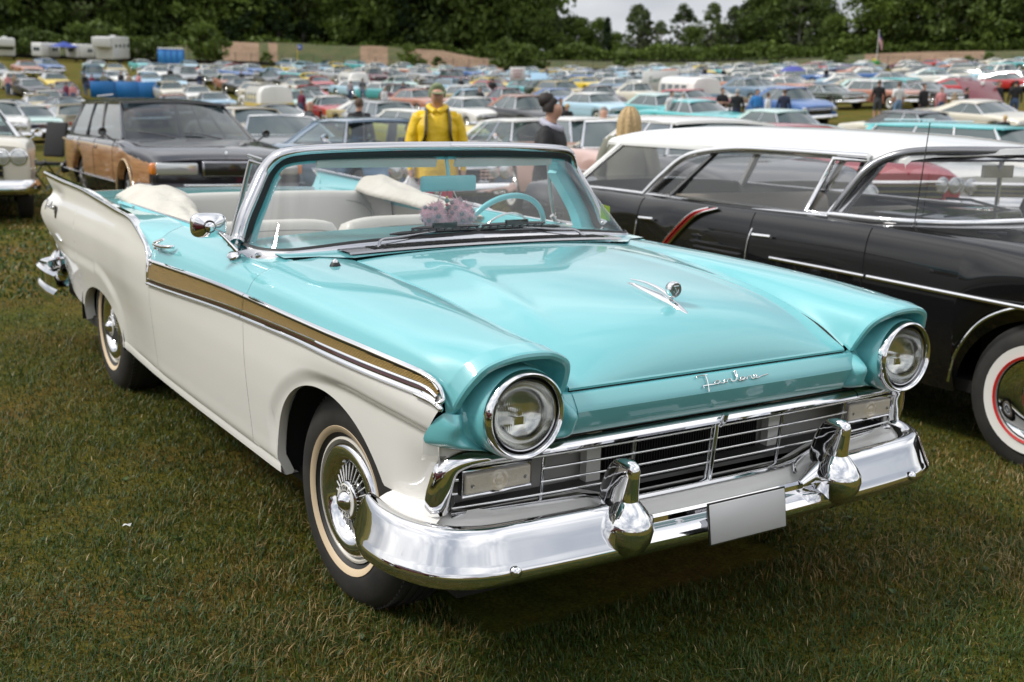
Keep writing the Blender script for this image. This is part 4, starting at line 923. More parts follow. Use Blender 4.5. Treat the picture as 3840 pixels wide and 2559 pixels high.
# ---- folded boot cover at both sides of the well
def boot(sgn):
    rs = np.random.default_rng(5+sgn); G = []
    # centreline from front to rear with width and height
    if sgn < 0: ks = [(-1.80, -.752, .990, .016, .006), (-1.95, -.735, .994, .05, .018), (-2.15, -.70, 1.0, .085, .030), (-2.40, -.665, 1.008, .115, .040), (-2.65, -.64, 1.020, .145, .048), (-2.90, -.61, 1.030, .17, .052), (-3.12, -.57, 1.028, .18, .046), (-3.28, -.58, 1.005, .14, .028), (-3.36, -.60, .985, .04, .006)]
    else: ks = [(-1.90, .745, .985, .012, .004), (-2.05, .735, .994, .045, .02), (-2.25, .71, 1.005, .075, .035), (-2.50, .69, 1.020, .100, .045), (-2.80, .68, 1.040, .12, .055), (-2.98, .69, 1.055, .12, .06), (-3.08, .70, 1.045, .10, .04), (-3.14, .70, 1.0, .05, .02)]
    K = cat(np.array(ks), 10); n = 27
    for i, (x, y, z, w, h) in enumerate(K):
        row = []
        for j in range(n):
            v = -1+2*j/(n-1); hump = (1-abs(v)**2.6)
            wob = .007*math.sin(i*.16+v*3)+.004*math.sin(i*.31-v*5)+.004*math.sin(v*7+i*.09)
            row.append((x+.02*math.sin(v*3+i*.3), y+v*w, z-.03+h*1.1*hump+wob*min(1, h/.04)*(.3+.7*hump)-(.012 if abs(v) > .93 else 0)))
        G.append(row)
    m = MB().grid(np.array(G)); o = m.obj('boot_cover', [CLOTH], FORD, 180)
    s_ = o.modifiers.new('t', 'SOLIDIFY'); s_.thickness = .006
    for q in range(6):
        i = 10+q*10
        if i < len(G): 
            p = np.array(G[i][0 if sgn < 0 else -1]); MB().lathe([(.007, 0), (.006, .004), (.0001, .005)], 10, 'z').obj('snap_fastener', [SATIN], o, loc=p+[0, -sgn*-.012*sgn*sgn, .012])
boot(-1); boot(1)

# ================================================================== fuzzy dice and charm hanging from the mirror
PINK = mat('pink_fur', (.80, .52, .58), .9, sheen=.6); DOT = mat('dice_dot_grey', (.24, .25, .27), .8)
def die(loc, rot, s, label):
    o = empty('fuzzy_dice', tuple(RT @ Vector(loc)), rot, label=label, cat='fuzzy dice', group='pink fuzzy dice hanging from the mirror')
    c = cushion('cube', (0, 0, 0), (s, s, s), .01, PINK, o); rs = np.random.default_rng(int(s*1e4)+int(abs(loc[1])*99)); m = MB()
    for k in range(2600):   # tufts of fur
        ax = rs.integers(3); sg = rs.choice([-1, 1]); p = rs.uniform(-1, 1, 3); p[ax] = sg; n_ = np.zeros(3); n_[ax] = sg
        q = p*s/2*.93; L_ = rs.uniform(.008, .017)+(.010 if max(abs(p[(ax+1) % 3]), abs(p[(ax+2) % 3])) > .88 else 0); d = n_+rs.normal(0, .5, 3); d /= np.linalg.norm(d); e = q+d*L_; sd_ = np.cross(d, rs.normal(0, 1, 3)); sd_ /= np.linalg.norm(sd_)+1e-9
        m.add([q+sd_*.0012, q-sd_*.0012, e], [(0, 1, 2)])
    m.obj('fur', [PINK], o, 0)
    def dots(ax, sg, L_):
        for a, b in L_:
            p = [0, 0, 0]; p[ax] = sg*(s/2*.97); p[(ax+1) % 3] = a*s*.27; p[(ax+2) % 3] = b*s*.27
            MB().lathe([(.0001, .013), (.0075, .012), (.0095, .004)], 12, 'xyz'[ax]).xf(Matrix.Scale(sg, 4, [1 if i == ax else 0 for i in range(3)])).obj('pip', [DOT], o, loc=p)
    dots(0, 1, [(-1, -1), (1, 1), (-1, 1), (1, -1), (0, 0)]); dots(1, -1, [(-1, -1), (0, -1), (1, -1), (-1, 1), (0, 1), (1, 1)]); dots(2, 1, [(-1, -1), (0, 0), (1, 1)])
    dots(0, -1, [(0, 0), (1, 1)]); dots(1, 1, [(0, 0)])
    w0 = Vector(o.location); top = RT @ Vector((-.925, .0+.012*(1 if loc[1] > 0 else -1), 1.215)); Mi = (Matrix.Translation(w0) @ Euler(rot).to_matrix().to_4x4()).inverted()
    a = Mi @ top; b = Mi @ (w0+Vector((0, 0, s*.5))); st_ = MB(); st_.tube([tuple(a), tuple(b)], .0022, 6); st_.obj('string', [mat('white_cord', (.6, .58, .55), .8)], o)
die((-.90, -.066, 1.086), (math.radians(28), math.radians(24), math.radians(-25)), .080, 'pink fuzzy dice hanging on the left, showing a row of grey pips')
die((-.885, .036, 1.092), (math.radians(-30), math.radians(22), math.radians(-12)), .086, 'pink fuzzy dice hanging on the right, nearest the steering wheel')
ch = empty('bead_charm', tuple(RT @ Vector((-.905, -.012, 1.14))), label='thin cord of green and red beads hanging between the pink dice', cat='charm')
m = MB(); m.tube([(0, 0, 0), (0, .002, .08)], .0015, 6); m.obj('cord', [mat('dark_cord', (.05, .045, .04), .8)], ch)
for z, r, c in [(.022, .006, (.5, .4, .03)), (.008, .010, (.02, .20, .18)), (-.008, .007, (.6, .12, .14)), (-.022, .008, (.02, .20, .18)), (-.034, .006, (.02, .02, .02))]:
    MB().lathe([(.0001, -r), (r*.7, -r*.7), (r, 0), (r*.7, r*.7), (.0001, r)], 12, 'z').obj('bead', [mat('bead_%d' % int(z*1000+99), c, .4, coat=.4)], ch, loc=(0, 0, z))
# ================================================================== other vehicles
GLD = mat('dark_car_glass', (.035, .06, .062), .06, 0, coat=1); GLT = glassmat('tinted_glass', (.72, .86, .86), .80, refl=.09)
CINT = mat('dark_cabin', (.02, .02, .022), .7); SEATT = mat('tan_seat', (.34, .29, .23), .6); SEATT2 = mat('teal_seat', (.05, .22, .24), .6)
LAMP = mat('lamp_lens_far', (.62, .63, .63), .12, .55); AMBER = mat('amber_lens', (.75, .22, .02), .2, coat=1); REDL = mat('red_tail_lens', (.4, .02, .02), .2, coat=1)
def paint(c, r=.4):
    return mat('paint_%02d%02d%02d' % tuple(int(99*v) for v in c), c, r, coat=.9)
C_ = dict(white=(.72, .71, .67), cream=(.62, .58, .48), black=(.008, .008, .009), red=(.42, .015, .02), dred=(.14, .012, .02), blue=(.035, .12, .34), lblue=(.25, .42, .56), sky=(.38, .58, .70), steel=(.12, .20, .29), teal=(.06, .36, .38), mint=(.42, .60, .56),
          turq=(.10, .50, .52), grey=(.13, .135, .14), silver=(.36, .37, .38), dgrey=(.035, .037, .04), green=(.022, .045, .028), dgreen=(.015, .03, .015), yellow=(.72, .52, .03), orange=(.55, .10, .015), rust=(.26, .09, .035), pink=(.55, .36, .31), copper=(.42, .17, .10), gold=(.38, .30, .12), navy=(.012, .02, .07), beige=(.42, .37, .28), brown=(.07, .04, .03), bblue=(.02, .10, .42), maroon=(.09, .008, .02))
def P_(n): return paint(C_[n])
BASE = dict(L=5.2, W=1.95, wb=3.0, fo=.88, H=1.45, zb=.98, zh=.95, zn=.82, zd=.94, zt=.86, xc=-.62, xh=-1.05, xr=-2.55, xb=-3.15, yr=.60, zl=.30, R=.34, ar=.39, cw=.22, lod=1, fin=0, wag=0, open=0, lamps=4, trim=1, ww=1, boxy=.4)
TYPES = {
 'sedan50': dict(), 'hard50': dict(H=1.42, cw=.15, fin=.06), 'fin59': dict(L=5.5, H=1.40, fin=.14, xr=-2.7, xb=-3.2, cw=.12, zb=.94, zd=.88),
 'box60': dict(L=5.3, H=1.38, zb=.93, zh=.90, zn=.80, zd=.90, zt=.84, xh=-1.15, xr=-2.45, xb=-2.95, cw=.35, boxy=.8, ww=0), 'coupe60': dict(L=5.1, H=1.33, zb=.91, zh=.88, zn=.78, zd=.88, xh=-1.25, xr=-2.3, xb=-3.25, cw=.5, boxy=.8, ww=0), 'fast': dict(L=4.75, H=1.28, W=1.8, wb=2.75, zb=.88, zh=.88, zn=.74, zd=.86, xh=-1.2, xr=-2.1, xb=-3.35, cw=.55, boxy=.7, ww=0, lamps=2),
 'wagon': dict(H=1.48, wag=1, xr=-3.75, xb=-4.05, cw=.12, L=5.25), 'conv': dict(open=1, H=1.40), 'convup': dict(H=1.42, cw=.45),
 'fat40': dict(L=4.8, W=1.8, wb=2.9, H=1.60, zb=1.08, zh=1.05, zn=.88, zd=.98, zt=.70, xc=-.75, xh=-1.05, xr=-2.4, xb=-3.3, cw=.35, yr=.52, lamps=2, boxy=0), 'bug': dict(L=4.1, W=1.55, wb=2.4, fo=.75, H=1.50, zb=.98, zh=.90, zn=.60, zd=.85, zt=.55, xc=-.62, xh=-.85, xr=-1.9, xb=-2.75, cw=.3, yr=.45, lamps=2, boxy=0, trim=0),
 'pickup': dict(L=4.9, W=1.9, H=1.78, zb=1.18, zh=1.14, zn=1.0, zd=1.02, zt=1.02, xc=-.60, xh=-.80, xr=-1.55, xb=-1.72, cw=.25, yr=.56, lamps=2, R=.36), 'muscle': dict(L=4.9, W=1.9, H=1.30, zb=.90, zh=.90, zn=.78, zd=.88, xh=-1.2, xr=-2.2, xb=-3.2, cw=.55, boxy=.8, ww=0), 'suv': dict(L=4.7, W=1.85, H=1.75, zb=1.15, zh=1.10, zn=.98, zd=1.1, zt=1.1, wag=1, xr=-3.3, xb=-3.5, xh=-.95, cw=.1, ww=0, boxy=.8, R=.37)}
def car(name, typ, body, roof=None, glass=None, **kw):
    """+x forward, origin on the ground under the front axle; returns list of (part, sub?) objects under an Empty"""
    p = dict(BASE); p.update(TYPES[typ]); p.update(kw); lod = p['lod']; g = lambda k: p[k]
    root = empty(name); roofm = roof or body; glass = glass or (GLT if lod >= 2 else GLD)
    W2 = p['W']/2; xN = p['fo']; xT = p['fo']-p['L']; ra = p['ar']; wb = p['wb']
    ns = {0: 26, 1: 40, 2: 90}[lod]; na = {0: 9, 1: 13, 2: 31}[lod]; nq = {0: 2, 1: 3, 2: 6}[lod]
    xs = list(np.linspace(xT, xN, ns))
    for c in (0, -wb): xs = [v for v in xs if abs(v-c) > ra+.01]+[c+(ra)*math.cos(t) for t in np.linspace(0, PI, na)]+[c-ra-.002, c+ra+.002]
    xs += [p['xc']-.001, p['xc']+.001, p['xb']-.001, p['xb']+.001]; xs = np.array(sorted(set(np.round(xs, 4))))
    zt = pch(xs, sorted([xT, p['xb'], p['xc'], .25*p['xc']+.3, xN-.10, xN]), [p['zt'], (p['zb'] if p['xb'] > -4 or not p['wag'] else p['zb']), p['zb'], p['zh'], p['zn']+.03, p['zn']-.02]) if not p['wag'] else pch(xs, sorted([xT, xT+.2, p['xc'], .25*p['xc']+.3, xN-.10, xN]), [p['zb']-.02, p['zb'], p['zb'], p['zh'], p['zn']+.03, p['zn']-.02])
    w = W2*(1-.10*sst((xs-(xN-.9))/.9)**1.5-.10*sst(((xT+.9)-xs)/.9)**1.5)
    zl = np.full(len(xs), p['zl']); zl += .06*sst((xs-(xN-.5))/.5)+.06*sst(((xT+.6)-xs)/.6)
    for c in (0, -wb):
        q = 1-((xs-c)/ra)**2; zz_ = .33+(p['R']+.03)*np.sqrt(np.clip(q, 0, 1)); zl = np.where(q > 0, np.maximum(zl, zz_), zl)
    cab = (xs < p['xc']) & (xs > p['xb']); fz = p['fin']*sst((-xs+xT+1.6)/1.3); b = p['boxy']; rows = []
    for x, wz, z, l_, cb, f in zip(xs, w, zt, zl, cab, fz):
        sh = .17-.09*b; hgt = z-l_
        k = [(wz*.93, l_), (wz*.985, l_+hgt*.25), (wz, l_+hgt*.55), (wz*(.995), max(z-sh, l_+hgt*.7)), (wz*(.955+.03*b), z-.035+f), (wz*(.89+.05*b), z+f*.9)]
        if cb: k += [(wz*.86, z-.01), (wz*.855, z-.25), (wz*.6, z-.30), (0, z-.30)]
        else: k += [(wz*.84, z+.012), (wz*.6, z+.028), (wz*.3, z+.036), (0, z+.04)]
        a = cat([(0, *q) for q in k[:6]], nq); c_ = np.array([(0, *q) for q in k[6:]]); r = np.concatenate([a, c_]); r[:, 0] = x
        if lod == 2 and p.get('crease'): r[:, 1] += .012*np.exp(-((r[:, 2]-p['crease'])/.03)**2)
        rows.append(r)
    G = np.array(rows); nb = G.shape[1]; bd = MB()
    two = p.get('two')
    for s in (1, -1):
        H_ = G*np.array([1, s, 1]); k0 = bd.n; m0 = len(bd.M); bd.grid(H_, m=0)
        i = 0; nc = nb-1
        for a in range(len(xs)-1):
            for c in range(nc):
                if cab[a] and cab[a+1] and c >= nb-5: bd.M[m0+i] = 2
                elif two and two(xs[a], G[a, c, 2], c, nc, p): bd.M[m0+i] = 1
                i += 1
        for e, dx in ((0, -1), (-1, 1)):
            E_ = H_[e]; c2 = np.array([E_[0, 0]+dx*.03, 0, 0]); f = E_*np.array([1, .96, 1])+np.array([dx*.03, 0, -.01]); mid = f*np.array([1, 0, 1]); bd.grid(np.stack([E_, f, mid], 1), m=0)
    bd.obj('body', [body, p.get('paint2') or roofm, CINT], root, 35)
    # wheel wells and floor
    u = MB(); u.box(((xN+xT)/2, 0, p['zl']+.03), (p['L']*.86, W2*1.75, .06)); u.box((-wb/2, 0, .5), (wb-2*ra, W2*1.7, .4)) if lod < 2 else None
    for c in (0, -wb): u.box((c, 0, .55), (ra*2.1, W2*1.45, .38))
    u.obj('underbody', [UNDER], root, 0)
    # wheels
    for c in (0, -wb):
        for s in (-1, 1):
            m = MB(); n = {0: 14, 1: 20, 2: 40}[lod]; R = p['R']; yo = W2*.93
            prof = [(.19, yo-.03), (.21, yo-.005), (R-.05, yo), (R-.012, yo-.02), (R, yo-.05), (R, yo-.17), (.2, yo-.19)]
            m.lathe([(r_, s*h) for r_, h in prof], n, 'y', (c, 0, R-.012), m=0)
            if p['ww']: m.lathe([(.20, s*(yo+.001)), (.255, s*(yo+.003))], n, 'y', (c, 0, R-.012), m=1)
            wo = m.obj('wheel', [TYRE, WWALL], root, 50)
            h = MB().lathe([(.205, s*(yo-.012)), (.19, s*(yo+.004)), (.15, s*(yo-.018)), (.09, s*(yo-.022)), (.06, s*(yo+.01)), (.0001, s*(yo+.02))], n, 'y', (c, 0, R-.012)); h.obj('hub', [p.get('hubm', CHROME)], wo, 50)
            if lod == 2 and p.get('spk'):
                q = MB()
                for k in range(p['spk']): a = 2*PI*k/p['spk']; q.tube([(c+.05*math.cos(a), s*(yo+.002), R-.012+.05*math.sin(a)), (c+.185*math.cos(a), s*(yo+.004), R-.012+.185*math.sin(a))], [.012, .02], 5)
                q.obj('hub_spokes', [p.get('hubm', CHROME)], wo)
    # greenhouse
    xc, xh, xr, xb, yr, zb, H = (p[k] for k in ('xc', 'xh', 'xr', 'xb', 'yr', 'zb', 'H')); yb = W2*.86; rt = p.get('rt', .075); zr = H-rt; n = {0: 5, 1: 7, 2: 17}[lod]
    def curve(x0, x1, y, z0, z1): v = np.linspace(-1, 1, n); return np.stack([x0+(x1-x0)*np.abs(v)**2.5, y*v, z0+(z1-z0)*np.abs(v)**2], 1)
    wbase = curve(xc+p.get('wsb', .18), xc-.04, yb, zb+.02, zb); wtop = curve(xh+p.get('wst', .07), xh-.06, yr, zr+.02, zr-.005)
    MB().grid(np.stack([wbase, .5*(wbase+wtop)+[.02, 0, 0], wtop], 0)).obj('windscreen', [glass], root, 180)
    fr = MB(); t = .014 if lod == 2 else .02
    if lod: fr.tube(wbase, t, 5)
    fr.tube(wtop, t, 5)
    fr.tube([wbase[0], wtop[0]], [.03, .022], 6); fr.tube([wbase[-1], wtop[-1]], [.03, .022], 6); fr.obj('windscreen_frame', [p.get('framem', CHROME if lod else roofm)], root, 50)
    if not p['open']:
        bb = curve(xb-.12, xb+.05, yb*.96, zb-.01, zb); bt = curve(xr-.06, xr+.08, yr*.98, zr+.01, zr-.01)
        MB().grid(np.stack([bb, .5*(bb+bt)-[.02, 0, 0], bt], 0)).obj('rear_window', [glass], root, 180)
        cw = p['cw']
        for s in (-1, 1):
            A0, A1 = np.array([xc-.07, s*yb, zb]), np.array([xh-.09, s*yr, zr-.01]); B0, B1 = np.array([xb+.05, s*yb*.98, zb]), np.array([xr+.06, s*yr, zr-.01]); D0, D1 = B0+[cw, 0, 0], B1+[cw*.8, 0, 0]
            sg = MB(); k = 3
            q = np.linspace(0, 1, 7)[:, None]; bot = A0+(D0-A0)*q; top = A1+(D1-A1)*q; top[:, 2] += .012*np.sin(PI*q[:, 0]); sg.grid(np.stack([bot, .5*(bot+top)+[0, s*.012, 0], top], 1)); sg.obj('side_window', [glass], root, 60)
            pl_ = MB(); o_ = np.array([0, s*.012, 0]); pl_.add([D0+o_, B0+o_-[.02, 0, 0], B1+o_-[.02, 0, 0], D1+o_, .5*(D0+D1)+o_*1.8, .5*(B0+B1)+o_*1.4], [(0, 1, 5, 4), (4, 5, 2, 3)]); pl_.tube([B0, B1], .025, 6); pl_.obj('rear_pillar', [p.get('pilm', roofm)], root, 30)
            bs = p.get('posts', [.48] if not p['wag'] else [.30, .62, .98]) if lod else []
            for f in bs:
                f1 = np.clip(f*1.0, 0, 1); a = A0+(D0-A0)*f; b_ = A1+(D1-A1)*f1; MB().tube([a+o_*1.2, b_+o_*1.2], .018, 5).obj('door_pillar', [p.get('postm', CHROME)], root, 0)
            if lod: MB().tube([A0+o_, D0+o_], .012, 5).obj('belt_moulding', [p.get('framem', CHROME)], root, 0); MB().tube([A1+o_, .5*(A1+D1)+o_+[0, 0, .012], D1+o_], .012, 5).obj('drip_rail', [p.get('framem', CHROME)], root, 0)
        rf = MB(); G = []; m_ = {0: 6, 1: 9, 2: 25}[lod]
        for v in np.linspace(0, 1, m_):
            x = (xr-.09)+(xh+.09-xr+.09)*v; e = .045*abs(2*v-1)**3.5; hh = rt; e *= rt/.075*.8; rr_ = [(yr+.022, zr-.02), (yr+.024, zr+.0), (yr*(.94 if rt < .1 else .985), zr+.47*hh-e*.6), (yr*(.7 if rt < .1 else .86), zr+.8*hh-e), (yr*.35, zr+.96*hh-e), (0, zr+hh-e)]; bx_ = (p.get('wst', .07)-.07)*v**4
            G.append([(x+bx_*(1-(y_/yr)**2 if y_ < yr else 0), y_, z_) for y_, z_ in rr_]+[(x+bx_*(1-(y_/yr)**2 if y_ < yr else 0), -y_, z_) for y_, z_ in rr_[-2::-1]])
        rf.grid(np.array(G)); G = np.array(G); rf.grid(np.stack([G[0], G[0]+[-.01, 0, -.03]], 0)); rf.grid(np.stack([G[-1], G[-1]+[.01, 0, -.03]], 0)); rf.obj('roof', [roofm], root, 50)
        if p['wag'] and lod and not p.get('norack'):
            rk = MB()
            for s in (-1, 1): rk.tube([(xr+.2, s*yr*.75, zr+.09), (xr+1.3, s*yr*.75, zr+.11)], .012, 5)
            rk.obj('roof_rack', [CHROME if lod < 2 else BLACKP], root, 0)
    if glass is GLT or p['open']:
        for k, (x, h) in enumerate(((xc-1.05, .0), (max(xb+.35, xc-2.0), -.02))): rbox('seat_back', (x, 0, zb-.16+h), (.16, W2*1.5, .34), .05, p.get('seatm', SEATT), root, 2, rot=(0, math.radians(-12), 0))
        m = MB(); m.box((xc-.02, 0, zb-.10), (.3, W2*1.6, .18)); m.tube([(xc-.36+.0*math.cos(t), .36+.19*math.cos(t), zb+.02+.17*math.sin(t)) for t in np.linspace(0, 2*PI, 20, endpoint=False)], .011, 5, closed=True); m.obj('dashboard', [CINT], root, 30)
    # nose
    zn = p['zn']; yl = W2*.90; fx = xN+.02; gz0 = p['zl']+.20; gm = MB()
    if p.get('nogr'): fx = -50.
    gm.box((fx, 0, (zn+gz0)/2-.04), (.04, yl*1.30, (zn-gz0)*.52)); go = gm.obj('grille', [p.get('grm', DARK)], root, 0) if fx > -40 else None
    br = MB()
    nbar = p.get('bars', 3)
    for k in range(nbar): z = gz0+.02+(zn-gz0-.12)*(k+.5)/nbar; br.box((fx+.025, 0, z), (.012, yl*1.30, .014))
    br.tube([(fx+.022, a*yl*.66, z) for a, z in ((-1, gz0-.0), (1, gz0), (1, zn-.09), (-1, zn-.09))], .016, 5, closed=True)
    if lod == 2:
        for k in range(-8, 9): br.box((fx+.02, k*yl*.075, (zn+gz0)/2-.04), (.01, .008, (zn-gz0)*.5))
    if go: br.obj('grille_bars', [CHROME], go, 0)
    nl = p['lamps'] if go else 0; zl_ = p.get('lz', zn-.13)
    for s in (-1, 1):
        for j in range(nl//2):
            r = .085 if nl == 4 else .10; y = s*(yl*.86-j*.185)
            l = MB().lathe([(r+.018, -.02), (r+.016, .012), (r+.002, .016), (r, .008)], 14 if lod < 2 else 32, 'x', (fx+.01, y, zl_)); lo = l.obj('headlight', [p.get('ringm', CHROME)], root, 60)
            MB().lathe([(r, .008), (r*.6, .022), (.0001, .026)], 14 if lod < 2 else 32, 'x', (fx+.01, y, zl_)).obj('lens', [LAMP], lo, 180)
    # bumpers
    for e, nm in ((1, 'front_bumper'), (-1, 'rear_bumper')):
        X0 = xN if e > 0 else xT; m = MB(); yb_ = W2*.99; C2 = cat([(X0-e*.38, yb_, 0), (X0-e*.08, yb_*.97, 0), (X0+e*.07, yb_*.8, 0), (X0+e*.11, 0, 0), (X0+e*.07, -yb_*.8, 0), (X0-e*.08, -yb_*.97, 0), (X0-e*.38, -yb_, 0)], 2 if lod < 2 else 5)
        bz = p.get('bz', .44); G = [[c*[1, 1, 0]+[e*o if abs(c[1]) < yb_*.9 else 0, (0 if abs(c[1]) < yb_*.9 else np.sign(c[1])*o), z] for o, z in ((-.04, bz+.085), (.0, bz+.08), (.035, bz+.02), (.03, bz-.05), (-.02, bz-.085))] for c in C2]
        m.grid(np.array(G)); m.obj(nm, [p.get('bumpm', CHROME)], root, 50)
    if lod:
        for s in (-1, 1): MB().lathe([(.07, 0), (.06, -.03), (.0001, -.04)], 12, 'x', (xT-.02, s*yl*.78, p['zt']-.18)).obj('tail_light', [REDL], root, 50)
    if p['trim'] and lod:
        for s in (-1, 1):
            z0 = p.get('tz', .72); i0 = np.linspace(xT+.35, xN-.35, 20); ww_ = np.interp(i0, xs, w); tz = z0+np.interp(i0, xs, zt)*0; MB().tube(np.stack([i0, s*(ww_+.004), tz-.02*(i0-xN)*0], 1), .012, 5, sy=.6).obj('side_moulding', [CHROME], root, 0)
    if lod == 2:
        for s in (-1, 1):
            for x in p.get('doors', [xc-.02, xc-1.15]):
                j = int(np.abs(xs-x).argmin()); q = rows[j][:5*nq+1]; q = q[q[:, 2] < zb-.02]; MB().tube(q*np.array([1, s, 1])+[0, s*.001, 0], .0035, 4).obj('door_seam', [DARK], root, 0)
            m = MB(); m.tube([(xc-.20, s*W2*.93, zb-.02), (xc-.20, s*(W2+.06), zb+.07)], .012, 6); m.lathe([(.0001, -.03), (.05, -.02), (.055, .0), (.05, .02)], 16, 'x', (xc-.2, s*(W2+.08), zb+.10)); m.obj('door_mirror', [p.get('mirm', CHROME)], root, 60) if not p.get('nomirror') else None
            for x in p.get('handles', [xc-1.0]): MB().tube([(x-.09, s*(W2+.012), zb-.15), (x+.07, s*(W2+.02), zb-.145)], .012, 6).obj('door_handle', [CHROME], root, 60)
        wi = MB()
        for y in (.35, -.25): wi.tube([(xc+.20, y, zb+.03), (xc+.10, y-.25, zb+.09), (xc+.085, y-.45, zb+.10)], .009, 5)
        wi.obj('wiper', [BLACKP], root, 0)
    return root
def copy_tree(o, parent=None):
    c = o.copy(); COL.objects.link(c)
    if parent: c.parent = parent
    for ch in o.children: copy_tree(ch, c)
    return c

def bus(name, lower, upper, H=1.93, L=4.2, W=1.74, van=False):
    root = empty(name); W2 = W/2; fx = .55; tx = fx-L; m = MB(); G = []
    R_ = .36
    xs = sorted(set(list(np.round(np.linspace(tx, fx, 24), 3))+[round(c+.36*math.cos(t), 3) for c in (0, -2.4) for t in np.linspace(0, PI, 9)]))
    for x in xs:
        e = sst((x-(fx-.35))/.35)*.10+sst(((tx+.3)-x)/.3)*.07; zl = .34
        for c in (0, -2.4):
            q = 1-((x-c)/.37)**2; zl = max(zl, .34+.34*math.sqrt(q)) if q > 0 else zl
        k = [(W2*(1-e)*.95, zl), (W2*(1-e), .75 if zl < .7 else .78), (W2*(1-e), 1.0), (W2*(1-e)*.985, 1.10), (W2*(1-e)*.93, 1.55), (W2*(1-e)*.86, H-.20), (W2*(1-e)*.70, H-.06), (W2*.35, H-.01), (0, H)]
        G.append([(x-(.06*max(0, z-1.1) if x > 0 else 0), y, z-(e*.5 if z > H-.3 else 0)) for y, z in k])
    G = np.array(G)
    for s in (1, -1):
        H_ = G*[1, s, 1]; k0 = len(m.M); m.grid(H_); nc = G.shape[1]-1
        for i in range(len(m.M)-k0): m.M[k0+i] = 1 if (i % nc) >= 3 else 0
        for e, dx in ((0, -.05), (-1, .05)): E_ = H_[e]; f = E_*[1, .8, 1]+[dx, 0, 0]; mid = f*[1, 0, 1]+[dx*.5, 0, 0]; k1 = len(m.M); m.grid(np.stack([E_, f, mid], 1)); 
        for i in range(k1, len(m.M)):
            z = np.mean([np.concatenate(m.V)[v][2] for v in m.F[i]]); m.M[i] = 1 if z > 1.05 else 0
    m.obj('body', [lower, upper], root, 30)
    for s in (-1, 1):
        for j in range(4 if not van else 3):
            x0 = -.05-j*(.82 if not van else .95); q = MB(); dx = .66 if not van else .72
            q.add([(x0, s*(W2*.99+.012), 1.14), (x0-dx, s*(W2*.99+.012), 1.14), (x0-dx, s*(W2*.93+.02), 1.56), (x0-.05, s*(W2*.93+.02), 1.56)], [(0, 1, 2, 3)]); q.obj('side_window', [GLD], root, 0)
            fq = MB(); fq.tube([(x0, s*(W2*.99+.012), 1.14), (x0-dx, s*(W2*.99+.012), 1.14), (x0-dx, s*(W2*.93+.02), 1.56), (x0-.05, s*(W2*.93+.02), 1.56)], .018, 4, closed=True); fq.obj('window_frame', [upper], root, 0)
        q = MB(); q.add([(fx+.07-.02, s*.04, 1.16), (fx+.0, s*.62, 1.16), (fx-.06, s*.60, 1.56), (fx+.03, s*.04, 1.58)], [(0, 1, 2, 3)]); q.obj('windscreen', [GLD], root, 0)
        l = MB().lathe([(.10, 0), (.095, .03), (.08, .035)], 16, 'x', (fx+.01, s*.55, .82)); lo = l.obj('headlight', [CHROME], root, 60); MB().lathe([(.08, .03), (.0001, .045)], 16, 'x', (fx+.01, s*.55, .82)).obj('lens', [LAMP], lo)
        for c in (0, -2.4):
            w_ = MB().lathe([(.19, s*(W2-.06)), (.30, s*(W2-.05)), (.33, s*(W2-.08)), (.33, s*(W2-.22)), (.2, s*(W2-.24))], 18, 'y', (c, 0, .32)).obj('wheel', [TYRE], root, 50); MB().lathe([(.19, s*(W2-.06)), (.1, s*(W2-.03)), (.0001, s*(W2-.03))], 16, 'y', (c, 0, .32)).obj('hub', [CHROME], w_, 50)
    for X0, e in ((fx+.10, 1), (tx-.08, -1)):
        q = MB(); q.tube([(X0-e*.25, W2*.95, .46), (X0, W2*.8, .46), (X0+e*.03, 0, .46), (X0, -W2*.8, .46), (X0-e*.25, -W2*.95, .46)], .06, 6); q.obj('bumper', [CHROME if not van else WHITE], root, 50)
    q = MB(); q.box((-1.2, 0, .36), (3.6, 1.4, .1)); q.obj('underbody', [UNDER], root, 0)
    return root
# ------------------------------------------------------------------ placement helpers
def bearing(u):
    v = _f+_r*((u-1920)/F_PX)-_u*((320-1279.5)/F_PX); v = Vector((v.x, v.y, 0)); return v.normalized()
def prow(p):
    q = p-CAMW; w = q.dot(_f); return 1920+F_PX*q.dot(_r)/w, 1279.5-F_PX*q.dot(_u)/w
def at_px(u, v_top, H, dmin=6., dmax=180.):
    """ground point on the bearing of column u where something H high reaches image row v_top"""
    d0 = bearing(u); ds = np.concatenate([np.arange(dmin, 60, .15), np.arange(60, dmax, .5)]); best = None
    xs, ys = CAMW.x+d0.x*ds, CAMW.y+d0.y*ds; zs = ground_z(xs, ys)
    q = np.stack([xs-CAMW.x, ys-CAMW.y, zs+H-CAMW.z], 1); rows = 1279.5-F_PX*(q@np.array(_u))/(q@np.array(_f))
    s_ = rows-v_top; k = np.where(np.diff(np.sign(s_)) != 0)[0]
    i = (int(k[-1]) if H > 1.547 else int(k[0])) if len(k) else int(np.abs(s_).argmin())
    return float(xs[i]), float(ys[i]), float(ds[i])
def at_d(u, d): b_ = bearing(u); return CAMW.x+b_.x*d, CAMW.y+b_.y*d
def tiltrot(x, y, hd):
    e = .8; n = Vector((gz(x-e, y)-gz(x+e, y), gz(x, y-e)-gz(x, y+e), 2*e)).normalized(); X = Vector((math.cos(hd), math.sin(hd), 0)); X = (X-n*X.dot(n)).normalized(); Y = n.cross(X); return Matrix((X, Y, n)).transposed().to_euler()
def put(o, x, y, hd_deg, dz=0):
    hd = math.radians(hd_deg); o.rotation_euler = tiltrot(x, y, hd); o.location = (x, y, gz(x, y)+dz); return o

